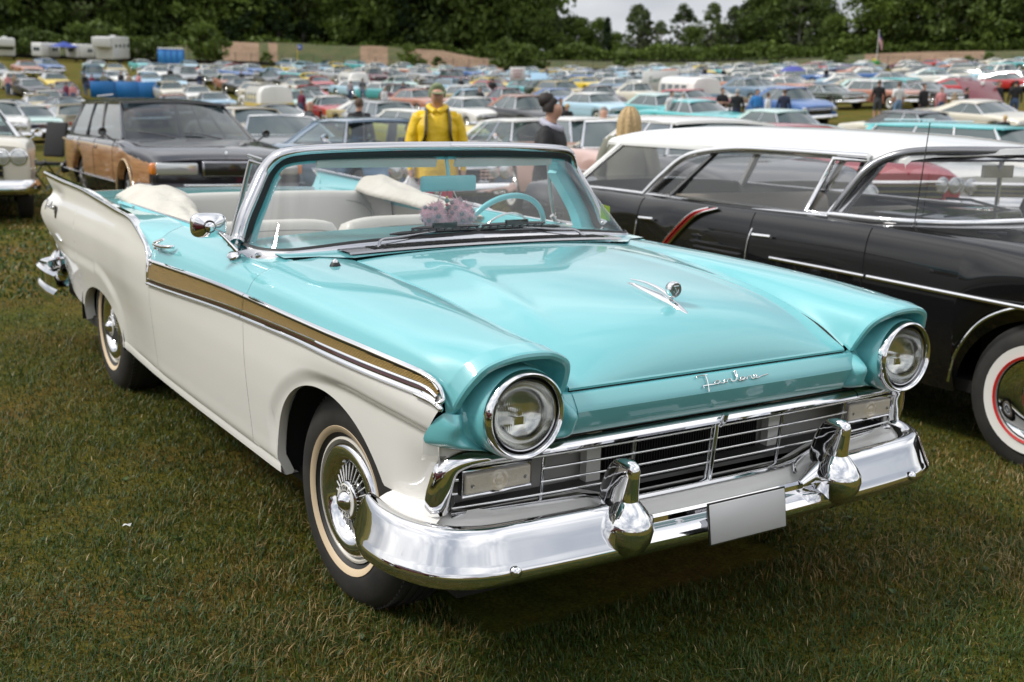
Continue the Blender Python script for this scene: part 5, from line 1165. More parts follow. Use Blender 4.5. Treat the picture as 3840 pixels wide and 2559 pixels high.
# ------------------------------------------------------------------ black and white estate car beside the convertible
BLK = mat('black_gloss', (.004, .004, .0045), .5, coat=.9, spec=.1)
W_ = car('estate_car', 'wagon', BLK, mat('roof_white', (.74, .74, .72), .4, coat=.8), lod=2, L=5.65, W=2.0, wb=3.1, fo=1.0, xc=-1.33, xh=-1.16, wsb=.72, wst=.40, rt=.15, xr=-3.70, xb=-4.05, H=1.57, zb=1.09, zh=1.05, zn=.92, zt=1.0, yr=.68, R=.37, ar=.44, trim=0, posts=[.56], postm=BLACKP, cw=.04, doors=[-1.0, -1.90, -3.0], handles=[-1.78, -2.88], seatm=SEATT, boxy=.15, nomirror=1, norack=1, H2=0, glass=GLASS, framem=mat('wagon_trim', (.55, .55, .56), .2, 1), mirm=CHROME)
put(W_, .12, 3.52, -1.7, -.002)
tag(W_, 'glossy black estate car with white roof and whitewall tyres, parked right beside the convertible', 'car')
sw = MB()
y_ = -1.006
for P, m_, r_ in (([(-2.66, y_-.004, 1.045), (-2.52, y_-.002, 1.0), (-2.44, y_, .92), (-2.50, y_, .82), (-2.62, y_, .70)], 0, .020),): pass
for s in (-1, 1):
    q = MB(); yy = s*1.0
    q.tube(cat([(-2.32, yy*.965, 1.06), (-2.44, yy*.995, 1.02), (-2.56, yy*1.006, .93), (-2.72, yy*1.008, .78), (-2.82, yy*1.006, .62)], 6), .018, 8, sy=.5); q.tube(cat([(-2.23, yy*.965, 1.065), (-2.385, yy*.995, 1.015), (-2.51, yy*1.006, .92), (-2.67, yy*1.008, .77), (-2.77, yy*1.006, .62)], 6), .016, 8, sy=.5); q.obj('side_flash', [CHROME], W_, 60)
    MB().tube(cat([(-2.26, yy*.965, 1.063), (-2.40, yy*.995, 1.018), (-2.525, yy*1.007, .925), (-2.685, yy*1.009, .775), (-2.785, yy*1.007, .62)], 6), .012, 8, sy=.5).obj('red_side_stripe', [mat('red_stripe', (.5, .02, .02), .3, coat=1)], W_, 60)
    MB().tube([(-1.72, yy*1.004, .82), (-1.3, yy*1.006, .815), (-1.01, yy*1.005, .81)], .012, 8).obj('side_moulding', [CHROME], W_, 60); MB().tube([(-.99, yy*1.005, .81), (0, yy*.998, .79), (.6, yy*.95, .76), (.9, yy*.87, .74)], .013, 8).obj('side_moulding', [CHROME], W_, 60)
    MB().tube(cat([(-4.1, yy*.87, 1.085), (-3.2, yy*.875, 1.088), (-2.6, yy*.90, 1.075), (-2.3, yy*.93, 1.055), (-1.9, yy*.90, 1.078), (-1.25, yy*.88, 1.09)], 6), .013, 8).obj('belt_chrome', [CHROME], W_, 60)
    # vent window frame and curved chrome pillar
    MB().tube([(-1.42, yy*.87, 1.10), (-1.25, yy*.765, 1.40), (-1.52, yy*.755, 1.405), (-1.60, yy*.865, 1.10)], .017, 8, closed=True).obj('vent_window_frame', [CHROME], W_, 60)
    MB().tube(cat([(-3.10, yy*.88, 1.09), (-2.98, yy*.83, 1.22), (-2.80, yy*.765, 1.36), (-2.45, yy*.72, 1.42), (-2.0, yy*.715, 1.43), (-1.3, yy*.72, 1.425)], 6), .022, 8).obj('door_arch_moulding', [CHROME], W_, 60)
    rt = None
    MB().tube(cat([(-1.40, yy*.875, 1.085), (-1.335, yy*.855, 1.20), (-1.26, yy*.80, 1.34), (-1.19, yy*.735, 1.415), (-1.07, yy*.66, 1.46), (-.93, yy*.50, 1.475), (-.82, yy*.25, 1.480), (-.79, 0, 1.482)], 6), .026, 8).obj('windscreen_surround', [mat('surround_grey', (.28, .28, .29), .25, .9)], W_, 60)
    MB().tube(cat([(-1.40, yy*.885, 1.10), (-1.0, yy*.87, 1.105), (-.75, yy*.70, 1.11), (-.63, yy*.4, 1.12), (-.60, 0, 1.125)], 6), .020, 8).obj('windscreen_lower_trim', [CHROME], W_, 60)
    MB().lathe([(.20, s*.945), (.212, s*.95), (.214, s*.94)], 48, 'y', (0, 0, .358)).obj('wheel_trim_ring', [mat('red_rim', (.5, .015, .015), .3, coat=1)], W_, 60)
    MB().lathe([(.20, s*.938), (.262, s*.946)], 48, 'y', (0, 0, .358)).obj('whitewall_band', [WWALL], W_, 60)
for s in (-1, 1):
    for x0 in (-1.895, -2.99): MB().tube(cat([(x0+.03, s*.93, 1.02), (x0-.01, s*.985, .97), (x0-.03, s*1.004, .85), (x0-.035, s*1.003, .70), (x0-.02, s*.99, .50)], 5), .0065, 6).obj('door_edge_guard', [CHROME], W_, 60)
an = MB(); an.lathe([(.02, 0), (.012, .02), (.0001, .03)], 12, 'z', (-.84, -.86, 1.07)); an.tube([(-.84, -.86, 1.07), (-.82, -.84, 1.62)], .0028, 5); an.obj('aerial', [BLACKP], W_)
MB().tube(cat([(-.44, -.985, .36), (-.40, -.998, .52), (-.27, -1.002, .70), (-.05, -1.0, .80), (.2, -.995, .81)], 6), .008, 6).obj('arch_moulding', [CHROME], W_)
for x__, h__ in ((-2.15, 1.03), (-3.02, 1.06)): rbox('seat_back', (x__, 0, h__-.22), (.20, 1.62, .50), .08, SEATT, W_, 3, rot=(0, math.radians(-12), 0))
m = MB(); m.box((-1.0, 0, 1.36), (.02, .26, .07)); m.tube([(-.95, 0, 1.46), (-1.0, 0, 1.36)], .008, 6); m.obj('rear_view_mirror', [SATIN], W_, 0)

# ------------------------------------------------------------------ wood-sided estate car
WOODM = mat('wood_side', (.42, .22, .09), .35, coat=.8)
t = WOODM.node_tree; b_ = t.nodes['Principled BSDF']; tc = t.nodes.new('ShaderNodeTexCoord'); mp_ = t.nodes.new('ShaderNodeMapping'); mp_.inputs['Scale'].default_value = (1.2, 1, 14)
nn = t.nodes.new('ShaderNodeTexNoise'); nn.inputs['Scale'].default_value = 2.2; nn.inputs['Detail'].default_value = 8; rr = t.nodes.new('ShaderNodeValToRGB'); rr.color_ramp.elements[0].position = .3; rr.color_ramp.elements[1].position = .7
rr.color_ramp.elements[0].color = (.27, .12, .045, 1); rr.color_ramp.elements[1].color = (.50, .27, .115, 1); t.links.new(tc.outputs['Object'], mp_.inputs[0]); t.links.new(mp_.outputs[0], nn.inputs[0]); t.links.new(nn.outputs[0], rr.inputs[0]); t.links.new(rr.outputs[0], b_.inputs['Base Color'])
def woodside(x, z, c, nc, p): return .47 < z < .885-.13*float(sst((x+.35)/1.25)) and c < nc-6 and -4.35 < x < .86
DKB = mat('midnight_paint', (.010, .010, .016), .4, coat=1, spec=.2)
B_ = car('estate_car', 'wagon', DKB, DKB, lod=2, L=5.5, W=2.0, wb=2.94, fo=1.0, xc=-.55, xh=-1.38, xr=-3.95, xb=-4.25, H=1.53, zb=.98, zh=.93, zn=.80, zt=.98, yr=.68, trim=0, ww=0, two=woodside, paint2=WOODM, boxy=.5, posts=[.36, .66], postm=DKB, framem=BLACKP, cw=.12, glass=glassmat('privacy_glass', (.72, .84, .88), .48, refl=.10), lamps=2, ringm=BLACKP, bumpm=DKB, hubm=mat('alloy', (.45, .45, .45), .3, .9), spk=9, mirm=BLACKP, bars=1, nogr=1, doors=[-.62, -1.75, -2.85], handles=[], seatm=mat('grey_seat', (.12, .12, .13), .8), pilm=DKB, zl=.26)
put(B_, -11.25, 2.30, -1.5)
tag(B_, 'dark estate car with wood-effect side panels, behind the tail of the convertible', 'car')
for s in (-1, 1):
    MB().tube([(-4.3, s*.985, .47), (-2, s*1.004, .46), (-.45, s*1.0, .46)], .022, 6, sy=.5).obj('sill_moulding', [SATIN], B_, 60)
    MB().tube([(-4.35, s*.93, .90), (-3.2, s*.985, .895), (-1.2, s*.99, .885), (-.4, s*.98, .875), (.3, s*.96, .82), (.84, s*.88, .755)], .012, 6).obj('wood_edging', [mat('pale_wood_trim', (.60, .43, .24), .4, coat=.5)], B_, 60)
    MB().tube([(.42*math.cos(t)+0, s*1.0, .34+.42*math.sin(t)) for t in np.linspace(PI*.98, .12, 20)], .012, 6).obj('arch_edging', [mat('pale_wood_trim', (.60, .43, .24))], B_, 60)
    rbox('headlamp_unit', (1.0, s*.62, .69), (.10, .50, .15), .03, LAMP, B_, 3); rbox('corner_lamp', (.965, s*.885, .69), (.14, .08, .14), .03, AMBER, B_, 3)
    for x in (-1.62, -2.72): rbox('door_pull', (x, s*1.004, .86), (.07, .01, .04), .004, SATIN, B_, 1)
rbox('grille_frame', (1.045, 0, .69), (.05, .66, .19), .02, SATIN, B_, 2); rbox('grille_mesh', (1.065, 0, .69), (.03, .62, .155), .01, BLACKP, B_, 2)
MB().tube(cat([(.75, -.99, .50), (1.02, -.90, .50), (1.13, 0, .50), (1.02, .90, .50), (.75, .99, .50)], 6), .016, 6).obj('bumper_moulding', [CHROME], B_, 60); MB().tube(cat([(.75, -.99, .42), (1.02, -.90, .42), (1.13, 0, .42), (1.02, .90, .42), (.75, .99, .42)], 6), .010, 6).obj('bumper_moulding', [CHROME], B_, 60)
rbox('hood_badge', (.93, 0, .86), (.01, .03, .07), .004, CHROME, B_, 1)

# ------------------------------------------------------------------ blue coupe behind the windscreen
STB = mat('steel_blue_paint', (.085, .16, .25), .35, coat=1)
K_ = car('coupe_car', 'box60', STB, STB, lod=2, L=5.35, W=1.98, H=1.36, xr=-2.6, xb=-3.3, cw=.32, posts=[], zb=.95, glass=GLT, seatm=SEATT2, lamps=4, bars=4, wb=3.0, hubm=CHROME, handles=[-1.6], crease=.62, doors=[-.6, -2.0])
put(K_, -10.3, 4.95, -4); tag(K_, 'steel blue 1960s two-door car facing the convertible, seen over its windscreen', 'car')
MB().tube([(-.2, -.75, .95), (-.22, -.75, 1.75)], .004, 5).obj('aerial', [SATIN], K_)
PKB = mat('pale_pink_paint', (.60, .43, .37), .4, coat=.9)
K2 = car('sedan_car', 'hard50', PKB, P_('white'), lod=2, L=5.3, H=1.42, xr=-2.5, xb=-3.15, posts=[.42, .80], glass=GLT, seatm=SEATT2, doors=[-.6, -1.7]); x_, y__ = at_d(2080, 19.5)
put(K2, x_+.6, y__, -8); tag(K2, 'pale pink 1950s saloon with white roof, behind the woman in the black jacket', 'car')
# ================================================================== rows of cars in the field (column u, row of the roof top, type, heading, colours, label)
BG = [
 (30, 372, 'muscle', 42, 'orange', 'dgrey', 'orange muscle car with matt black bonnet and roof at the far left', {}),
 (178, 336, 'hard50', -8, 'silver', 'white', 'silver and white 1950s hardtop left of the wood-sided estate', {}),
 (250, 362, 'coupe60', 8, 'white', 'black', 'white coupe with black vinyl roof, tail hidden by the wood-sided estate', {}),
 (60, 270, 'sedan50', -5, 'cream', 'white', 'cream saloon with a pale roof behind the two people in pink', {}),
 (110, 292, 'box60', 5, 'dgrey', 'silver', 'dark grey saloon behind the orange muscle car', {}),
 (205, 268, 'sedan50', -5, 'yellow', 'silver', 'silver and yellow 1950s saloon left of the group at the blue screen', dict()),
 (245, 305, 'box60', -12, 'maroon', 'maroon', 'maroon saloon behind the man in the burgundy shirt', {}),
 (355, 243, 'suv', -10, 'steel', 'steel', 'blue-grey off-roader above the blue screen', {}),
 (535, 222, 'fin59', -4, 'turq', 'white', 'shining turquoise and white 1950s car left of the portable toilets', dict(paint2=None)),
 (420, 262, 'coupe60', 12, 'white', 'white', 'white coupe behind the group at the blue screen', {}),
 (560, 268, 'box60', -8, 'lblue', 'lblue', 'light blue saloon behind the right end of the blue screen', {}),
 (650, 278, 'fin59', -12, 'sky', 'dgrey', 'sky blue finned car with dark roof, below the portable toilets', {}),
 (700, 248, 'suv', -6, 'silver', 'silver', 'silver-grey jeep just right of the portable toilets', {}),
 (885, 238, 'coupe60', -3, 'red', 'red', 'pinkish red coupe alone in front of the dirt bank', {}),
 (640, 303, 'wagon', -10, 'cream', 'cream', 'long cream estate right of the blue screen', {}),
 (740, 318, 'box60', -14, 'white', 'white', 'white saloon above the roof of the wood-sided estate', {}),
 (860, 276, 'hard50', -10, 'copper', 'white', 'copper hardtop with white roof behind the yellow and white minibus', {}),
 (800, 343, 'box60', -10, 'lblue', 'white', 'light blue saloon with white roof right behind the wood-sided estate', {}),
 (905, 292, 'coupe60', -6, 'dgrey', 'black', 'black coupe left of the yellow and white minibus', {}),
 (1010, 268, 'box60', -10, 'grey', 'grey', 'grey saloon behind the yellow and white minibus', {}),
 (1090, 280, 'box60', -8, 'dgrey', 'dred', 'dark saloon with a dark red roof behind the yellow and white minibus', {}),
 (1165, 272, 'fast', -10, 'yellow', 'yellow', 'bright yellow fastback left of the blue and white van', {}),
 (1200, 284, 'coupe60', -16, 'red', 'red', 'bright red coupe touching the left end of the blue and white van', {}),
 (1160, 318, 'box60', -12, 'red', 'red', 'red saloon right of the yellow and white minibus', {}),
 (1245, 356, 'box60', -12, 'red', 'white', 'red saloon with white roof left of the man in the black shirt', {}),
 (1040, 388, 'coupe60', -5, 'black', 'black', 'black coupe in front of the yellow and white minibus', {}),
 (1010, 425, 'conv', -4, 'grey', 'grey', 'open car with bright yellow cover, left of the blue coupe', dict(seatm='yel')),
 (1455, 378, 'wagon', -8, 'silver', 'silver', 'silver estate between the man in the black shirt and the blond child', {}),
 (1395, 252, 'pickup', -8, 'maroon', 'cream', 'maroon pickup with a pale roof above the blue and white van', {}),
 (1500, 284, 'sedan50', -12, 'mint', 'white', 'mint saloon with white roof right of the blue and white van', {}),
 (1500, 312, 'fat40', -14, 'maroon', 'maroon', 'dark red 1940s car behind the man in the navy shirt', {}),
 (1640, 290, 'fast', -8, 'dgrey', 'black', 'dark grey fastback left of the man in the red coat', {}),
 (1700, 262, 'suv', -8, 'maroon', 'maroon', 'dark red estate with roof rack behind the dark grey fastback', {}),
 (1760, 330, 'bug', -14, 'lblue', 'lblue', 'light blue rounded car behind the man in yellow', {}),
 (1770, 362, 'hard50', -10, 'white', 'white', 'white 1950s hardtop with teal glass right of the man in yellow', {}),
 (1870, 268, 'conv', -10, 'orange', 'orange', 'orange open car behind the man in the red coat', {}),
 (1905, 274, 'fast', -8, 'yellow', 'white', 'yellow car with white striped roof left of the white sign', {}),
 (1895, 326, 'bug', -10, 'red', 'maroon', 'dark-roofed red rounded car behind the tall man in black', {}),
 (1960, 300, 'box60', -12, 'teal', 'teal', 'teal saloon under the white sign', {}),
 (1960, 352, 'fat40', -8, 'black', 'rust', 'black and rust brown 1940s car left of the woman with dark hair', {}),
 (2090, 274, 'box60', -8, 'lblue', 'lblue', 'light blue car with its bonnet up, right of the white sign', {}),
 (2120, 284, 'convup', -10, 'sky', 'navy', 'sky blue convertible with raised navy top', {}),
 (2090, 330, 'coupe60', -14, 'blue', 'blue', 'mid blue coupe behind the woman with dark hair', {}),
 (2230, 346, 'hard50', -6, 'sky', 'white', 'pale blue 1950s hardtop with white roof above the man in black', {}),
 (2185, 440, 'sedan50', -6, 'white', 'white', 'white saloon between the woman with dark hair and the man in black', {}),
 (2270, 272, 'sedan50', -10, 'grey', 'white', 'grey and white saloon left of the beige beetle-shaped car', {}),
 (2240, 318, 'bug', -10, 'brown', 'brown', 'brown rounded car left of the cream rounded car', {}),
 (2380, 308, 'bug', -10, 'cream', 'cream', 'cream rounded car left of the white sweet stall sign', {}),
 (2480, 348, 'sedan50', -8, 'teal', 'mint', 'turquoise saloon with mint roof left of the blond woman', {}),
 (2610, 372, 'box60', -8, 'turq', 'turq', 'turquoise low saloon behind the two standing friends in white', {}),
 (2620, 244, 'pickup', -14, 'yellow', 'yellow', 'yellow pickup truck above the pale blue and white minibus', {}),
 (2765, 238, 'pickup', -14, 'white', 'white', 'white pickup van right of the yellow pickup truck', {}),
 (2800, 292, 'fat40', -10, 'steel', 'steel', 'blue-grey 1940s saloon behind the two men in black jackets', {}),
 (2960, 324, 'fat40', -18, 'blue', 'blue', 'dark blue 1950s saloon behind the man in the blue shirt', {}),
 (2960, 280, 'box60', -10, 'beige', 'beige', 'beige saloon right of the blue-grey 1940s saloon', {}),
 (3170, 272, 'box60', -12, 'sky', 'white', 'pale blue saloon with white roof left of the flagpole', {}),
 (3100, 316, 'muscle', -14, 'dgreen', 'dgreen', 'dark green muscle coupe with steel wheels in the open gap', {}),
 (3320, 298, 'wagon', -16, 'copper', 'white', 'copper pink estate with white roof behind the man in shorts', {}),
 (3460, 306, 'fast', -12, 'grey', 'grey', 'grey fastback behind the woman in black', {}),
 (3590, 292, 'fast', -12, 'red', 'red', 'red fastback with its bonnet raised', {}),
 (3770, 276, 'fast', -12, 'red', 'dgrey', 'red fastback with black stripes at the far right', {}),
 (3680, 372, 'coupe60', -10, 'cream', 'cream', 'cream coupe right of the convertible with folded black top', {}),
 (3450, 412, 'convup', -8, 'cream', 'black', 'cream convertible with a black cloth top', {}),
 (2930, 406, 'sedan50', -8, 'mint', 'mint', 'pale mint saloon behind the roof of the black estate', {}),
 (2560, 434, 'sedan50', -8, 'cream', 'cream', 'cream saloon, only its roof showing above the black estate', {}),
 (3730, 466, 'wagon', -8, 'white', 'turq', 'white estate with turquoise roof behind the blond boy', {}),
 (3640, 236, 'wagon', -8, 'silver', 'silver', 'silver estate in the last row at the right', {}),
 (3500, 262, 'hard50', -10, 'white', 'mint', 'white hardtop with mint glass left of the raised red bonnet', {}),
 (3180, 242, 'hard50', -10, 'navy', 'purple', 'low dark car with a violet roof left of the green tractor', {}),
 (3050, 254, 'sedan50', -8, 'white', 'cream', 'white saloon behind the blue umbrella', {}),
 (3340, 270, 'box60', -10, 'teal', 'silver', 'silver and teal saloon below the green tractor', {}),
 (3745, 240, 'pickup', -8, 'sky', 'white', 'pale blue pickup in the last row at the far right', {}),
 (3800, 268, 'box60', -8, 'red', 'red', 'red saloon at the far right edge of the last rows', {}),
]
C_['purple'] = (.12, .04, .22)
YCOV = mat('yellow_cover', (.68, .50, .02), .6)
for u, v, typ, hd, c1, c2, lab, kw in BG:
    kw = dict(kw); H_ = TYPES[typ].get('H', BASE['H']); x, y, d = at_px(u, v, H_, dmin=13)
    kw.pop('paint2', None)
    if kw.get('seatm') == 'yel': kw['seatm'] = YCOV
    lod = 1 if d < 75 else 0
    o = car({'pickup': 'pickup_truck', 'conv': 'convertible_car', 'convup': 'convertible_car', 'wagon': 'estate_car', 'suv': 'off_road_car', 'bug': 'small_car'}.get(typ, 'saloon_car' if typ in ('sedan50', 'box60', 'fat40') else 'coupe_car'), typ, P_(c1), P_(c2), lod=lod, **kw)
    h = math.radians(hd+2); put(o, x+1.7*math.cos(h), y+1.7*math.sin(h), hd+2); tag(o, lab, 'pickup' if typ == 'pickup' else 'car', 'show cars parked in rows across the field')
# filler: cars glimpsed between and behind those rows
PLACED = [Vector((o.location.x, o.location.y)) for o in COL.objects if o.parent is None and o.get('category') in ('car', 'pickup')]
cols = ['white', 'cream', 'red', 'lblue', 'silver', 'grey', 'teal', 'mint', 'black', 'copper', 'green', 'blue', 'gold', 'maroon', 'sky', 'yellow', 'beige', 'steel']
names_ = {'white': 'white', 'cream': 'cream', 'red': 'red', 'lblue': 'light blue', 'silver': 'silver', 'grey': 'grey', 'teal': 'teal', 'mint': 'mint', 'black': 'black', 'copper': 'copper', 'green': 'dark green', 'blue': 'blue', 'gold': 'gold', 'maroon': 'maroon', 'sky': 'sky blue', 'yellow': 'yellow', 'beige': 'beige', 'steel': 'blue-grey'}
tn = {'sedan50': 'saloon', 'hard50': 'hardtop', 'fin59': 'finned car', 'box60': 'square saloon', 'coupe60': 'coupe', 'wagon': 'estate'}
LM = [(0, 'the motorhome'), (180, 'the first small caravan'), (300, 'the second small caravan'), (445, 'the long white trailer'), (645, 'the portable toilets'), (885, 'the pinkish red coupe'), (1115, 'the blue flag'), (1330, 'the blue and white van'), (1600, 'the man in yellow'), (1940, 'the white sign'), (2230, 'the pale blue hardtop'), (2480, 'the sweet stall sign'), (2620, 'the yellow pickup'), (2765, 'the white pickup van'), (3000, 'the blue umbrella'), (3280, 'the flagpole'), (3590, 'the raised red bonnet'), (3790, 'the right edge')]
def near_lm(u, used, head):
    o = sorted(LM, key=lambda t: abs(t[0]-u))
    for t in o:
        side = 'left of' if u < t[0] else 'right of'
        for pre in ('', 'farther '):
            s_ = head+' '+pre+side+' '+t[1]
            if s_ not in used: used.add(s_); return s_
    return None
used = set(); rs = random.Random(3); nf = 0; protos = {}
for row_d in list(np.arange(34, 110, 7.0))+list(np.arange(112, 180, 8.0)):
    span = row_d*.47; b = -span+rs.uniform(0, 2)
    while b < span:
        px = CX+math.cos(_yaw)*row_d+math.sin(_yaw)*b; py = CY+math.sin(_yaw)*row_d-math.cos(_yaw)*b; q = Vector((px+rs.uniform(-.3, .3), py+rs.uniform(-.3, .3))); b += 3.4 if row_d < 80 else 4.2 if row_d < 110 else 6.2
        if min((q-Vector((a.x, a.y))).length for a in PLACED) < 4.1: continue
        u_ = prow(Vector((q.x, q.y, gz(q.x, q.y)+1.2)))[0]
        if 2890 < u_ < 3750 and row_d < 66: continue            # the open lane
        if row_d < 60 and rs.random() < .45: continue
        if rs.random() < .12 or (u_ < 560 and row_d > 120) : continue
        if not (-60 < u_ < 3900) or (row_d > 150 and not (1000 < u_ < 3900)) or (row_d > 168 and u_ < 2600): continue
        ty = rs.choice(list(tn)); c1 = rs.choice(cols); c2 = c1 if rs.random() < .5 else 'white'; head = names_[c1]+' '+tn[ty]+(' with white roof' if c2 != c1 else '')+(', far row,' if row_d > 90 else ', middle rows,')
        lab = near_lm(u_, used, head)
        if not lab: continue
        key = (ty, row_d > 75)
        if key not in protos: protos[key] = car('saloon_car', ty, P_('white'), P_('white'), lod=0 if row_d > 75 else 1); src = protos[key]; fresh = True
        else: src = copy_tree(protos[key]); fresh = False
        for ch in src.children:
            for k, sl in enumerate(ch.material_slots):
                if sl.material and sl.material.name.startswith('paint_'): sl.link = 'OBJECT'; sl.material = P_(c1) if ch.name.split('.')[0] == 'body' else P_(c2)
        put(src, q.x, q.y, rs.gauss(0, 6)+(180 if rs.random() < .15 else 0)); tag(src, lab, 'car', 'show cars parked in rows across the field'); PLACED.append(q); nf += 1
print('filler cars', nf)

# ------------------------------------------------------------------ minibuses and vans
def place_bus(o, u, v, H, hd, lab, cat_='minibus', dm=55):
    x, y, d = at_px(u, v, H, dmin=dm); h = math.radians(hd); put(o, x+1.5*math.cos(h), y+1.5*math.sin(h), hd); tag(o, lab, cat_); PLACED.append(Vector((x, y))); return d
place_bus(bus('minibus', P_('yellow'), P_('white')), 1010, 318, 1.93, -10, 'yellow and white minibus seen side on, left of the red saloon')
place_bus(bus('panel_van', P_('bblue'), P_('white'), L=4.4, H=1.95, van=True), 1330, 268, 1.95, -12, 'deep blue van with white roof behind the people in dark shirts', 'van')
place_bus(bus('minibus', P_('lblue'), P_('white')), 2590, 286, 1.93, -16, 'pale blue and white minibus right of the sweet stall sign')

# ------------------------------------------------------------------ camping vehicles, toilets, stalls at the back left
PW = mat('panel_white', (.66, .66, .64), .4, coat=.4); PG = mat('panel_grey', (.22, .22, .22), .5)
def trailer(name, u, v, H, L, W, hd, lab, cat_, motor=False, d=None):
    if d: x, y = at_d(u, d)
    else: x, y = at_d(u, 174); d = 174
    r = empty(name); rbox('shell', (0, 0, (H+.55)/2), (L, W, H-.55), .16, PW, r, 3)
    for s in (-1, 1):
        for k in range(int(L/2)): rbox('window', (-L/2+.9+k*1.9, s*(W/2+.005), H*.66), (.95, .03, .48), .01, GLD, r, 1)
        MB().lathe([(.2, s*(W/2-.05)), (.33, s*(W/2-.06)), (.33, s*(W/2-.25))], 14, 'y', (0 if not motor else -L*.3, 0, .32)).obj('wheel', [TYRE], r, 40)
        if motor or L > 6: MB().lathe([(.2, s*(W/2-.05)), (.33, s*(W/2-.06)), (.33, s*(W/2-.25))], 14, 'y', (.8 if not motor else L*.3, 0, .32)).obj('wheel', [TYRE], r, 40)
    rbox('stripe', (0, -W/2-.008, H*.40), (L*.9, .01, .10), .002, PG, r, 1); rbox('door', (L*.2, -W/2-.01, H*.48), (.6, .02, H*.55), .01, PG, r, 1)
    if motor: rbox('windscreen', (L/2+.01, 0, H*.60), (.04, W*.86, H*.26), .02, GLD, r, 1)
    else: rbox('front_window', (L/2+.01, 0, H*.66), (.03, W*.6, .5), .02, GLD, r, 1)
    if L > 6: rbox('nose', (L/2+.7, 0, H*.80), (1.5, W, H*.38), .15, PW, r, 3); rbox('roof_unit', (-.5, 0, H+.08), (.8, .6, .25), .05, PW, r, 2)
    put(r, x, y, hd); tag(r, lab, cat_); PLACED.append(Vector((x, y))); return r
trailer('motorhome', 30, 180, 2.9, 6.5, 2.3, -8, 'cream motorhome at the far left edge below the forest', 'motorhome', True)
trailer('caravan', 180, 197, 2.4, 3.2, 2.1, -60, 'small white caravan just right of the motorhome', 'caravan')
trailer('caravan', 308, 198, 2.4, 3.4, 2.1, -60, 'small white caravan between the blue canopy and the long trailer', 'caravan')
trailer('travel_trailer', 430, 170, 3.6, 8.0, 2.5, -30, 'long white travel trailer with raised nose left of the portable toilets', 'trailer')
BT = mat('toilet_blue', (.02, .16, .55), .45, coat=.3)
for k, u in enumerate((612, 634, 656, 680)):
    r = empty('portable_toilet'); rbox('cabin', (0, 0, 1.05), (1.1, 1.1, 2.1), .05, BT, r, 2); rbox('roof', (0, 0, 2.2), (1.14, 1.14, .22), .08, PW, r, 2); rbox('door', (.56, 0, 1.0), (.03, .8, 1.75), .01, mat('toilet_blue_light', (.05, .28, .68), .4), r, 1)
    x, y = at_d(645, 178); d = 178; bb = bearing(u); x, y = CX+bb.x*d, CY+bb.y*d; put(r, x, y, -25)
    tag(r, ['leftmost of the four blue portable toilets', 'second from left of the four blue portable toilets', 'third from left of the four blue portable toilets', 'rightmost of the four blue portable toilets'][k], 'toilet', 'blue portable toilets with white roofs')
r = empty('canopy_tent'); m = MB(); m.add([(-1.5, -1.5, 2), (1.5, -1.5, 2), (1.5, 1.5, 2), (-1.5, 1.5, 2), (0, 0, 2.7)], [(0, 1, 4), (1, 2, 4), (2, 3, 4), (3, 0, 4)]); m.obj('cover', [mat('canopy_blue', (.03, .06, .30), .7)], r, 0)
for a in (-1, 1):
    for b_ in (-1, 1): MB().tube([(a*1.45, b_*1.45, 0), (a*1.45, b_*1.45, 2)], .025, 5).obj('leg', [SATIN], r)
x, y = at_d(250, 172); put(r, x, y, 10); tag(r, 'dark blue peaked canopy between the two small caravans', 'canopy')
# blue screen around a stall
r = empty('stall_screen'); x, y, d = at_px(480, 306, 1.25, dmin=20); BS = mat('screen_blue', (.01, .15, .42), .5)
for k, (dx, dy, a) in enumerate(((-1.9, 0, 10), (0, .0, -6), (1.9, -.1, 8))):
    rbox('screen_panel', (dx, dy, .62), (1.94, .03, 1.24), .008, BS, r, 1, rot=(0, 0, math.radians(a)))
for dx in (-2.85, -.95, .95, 2.85): MB().tube([(dx, 0, 0), (dx, 0, 1.28)], .02, 5).obj('post', [SATIN], r)
put(r, x, y, 55); tag(r, 'bright blue waist-high screen behind the wood-sided estate', 'screen')
# sweet stall sign board
def text_obj(s, size, m_, parent, M, name='lettering', bold=0):
    me = text_mesh(s, size, .004); me.materials.append(m_); o = link(name, me, parent); o.matrix_local = M; return o
r = empty('stall_sign'); rbox('board', (0, 0, 1.45), (.05, 2.3, 1.3), .01, PW, r, 1); 
for a in (-1, 1): MB().tube([(0, a*1.0, 0), (0, a*1.0, .9)], .03, 5).obj('leg', [SATIN], r)
FACE = Matrix.Rotation(PI/2, 4, 'Z') @ Matrix.Rotation(PI/2, 4, 'X')
text_obj('Sweet', .52, mat('sign_green', (.06, .16, .10), .6), r, Matrix.Translation((.035, -.1, 1.55)) @ FACE)
x, y = at_d(2478, 72); put(r, x, y, -22); tag(r, 'white sign board reading Sweet, left of the pale blue minibus', 'sign')
# small white sign
r = empty('notice_board'); rbox('board', (0, 0, 1.9), (.04, 1.15, 1.0), .01, PW, r, 1)
for k in range(3): rbox('print_line', (.025, 0, 2.15-.22*k), (.006, .8-.15*k, .07), .001, mat('notice_red', (.35, .05, .05), .6), r, 1)
MB().tube([(0, 0, 0), (0, 0, 1.4)], .035, 5).obj('post', [SATIN], r)
x, y, d = at_px(1943, 252, 2.4, dmin=60); put(r, x, y, -25); tag(r, 'small white notice board with red print in front of the bank', 'sign')
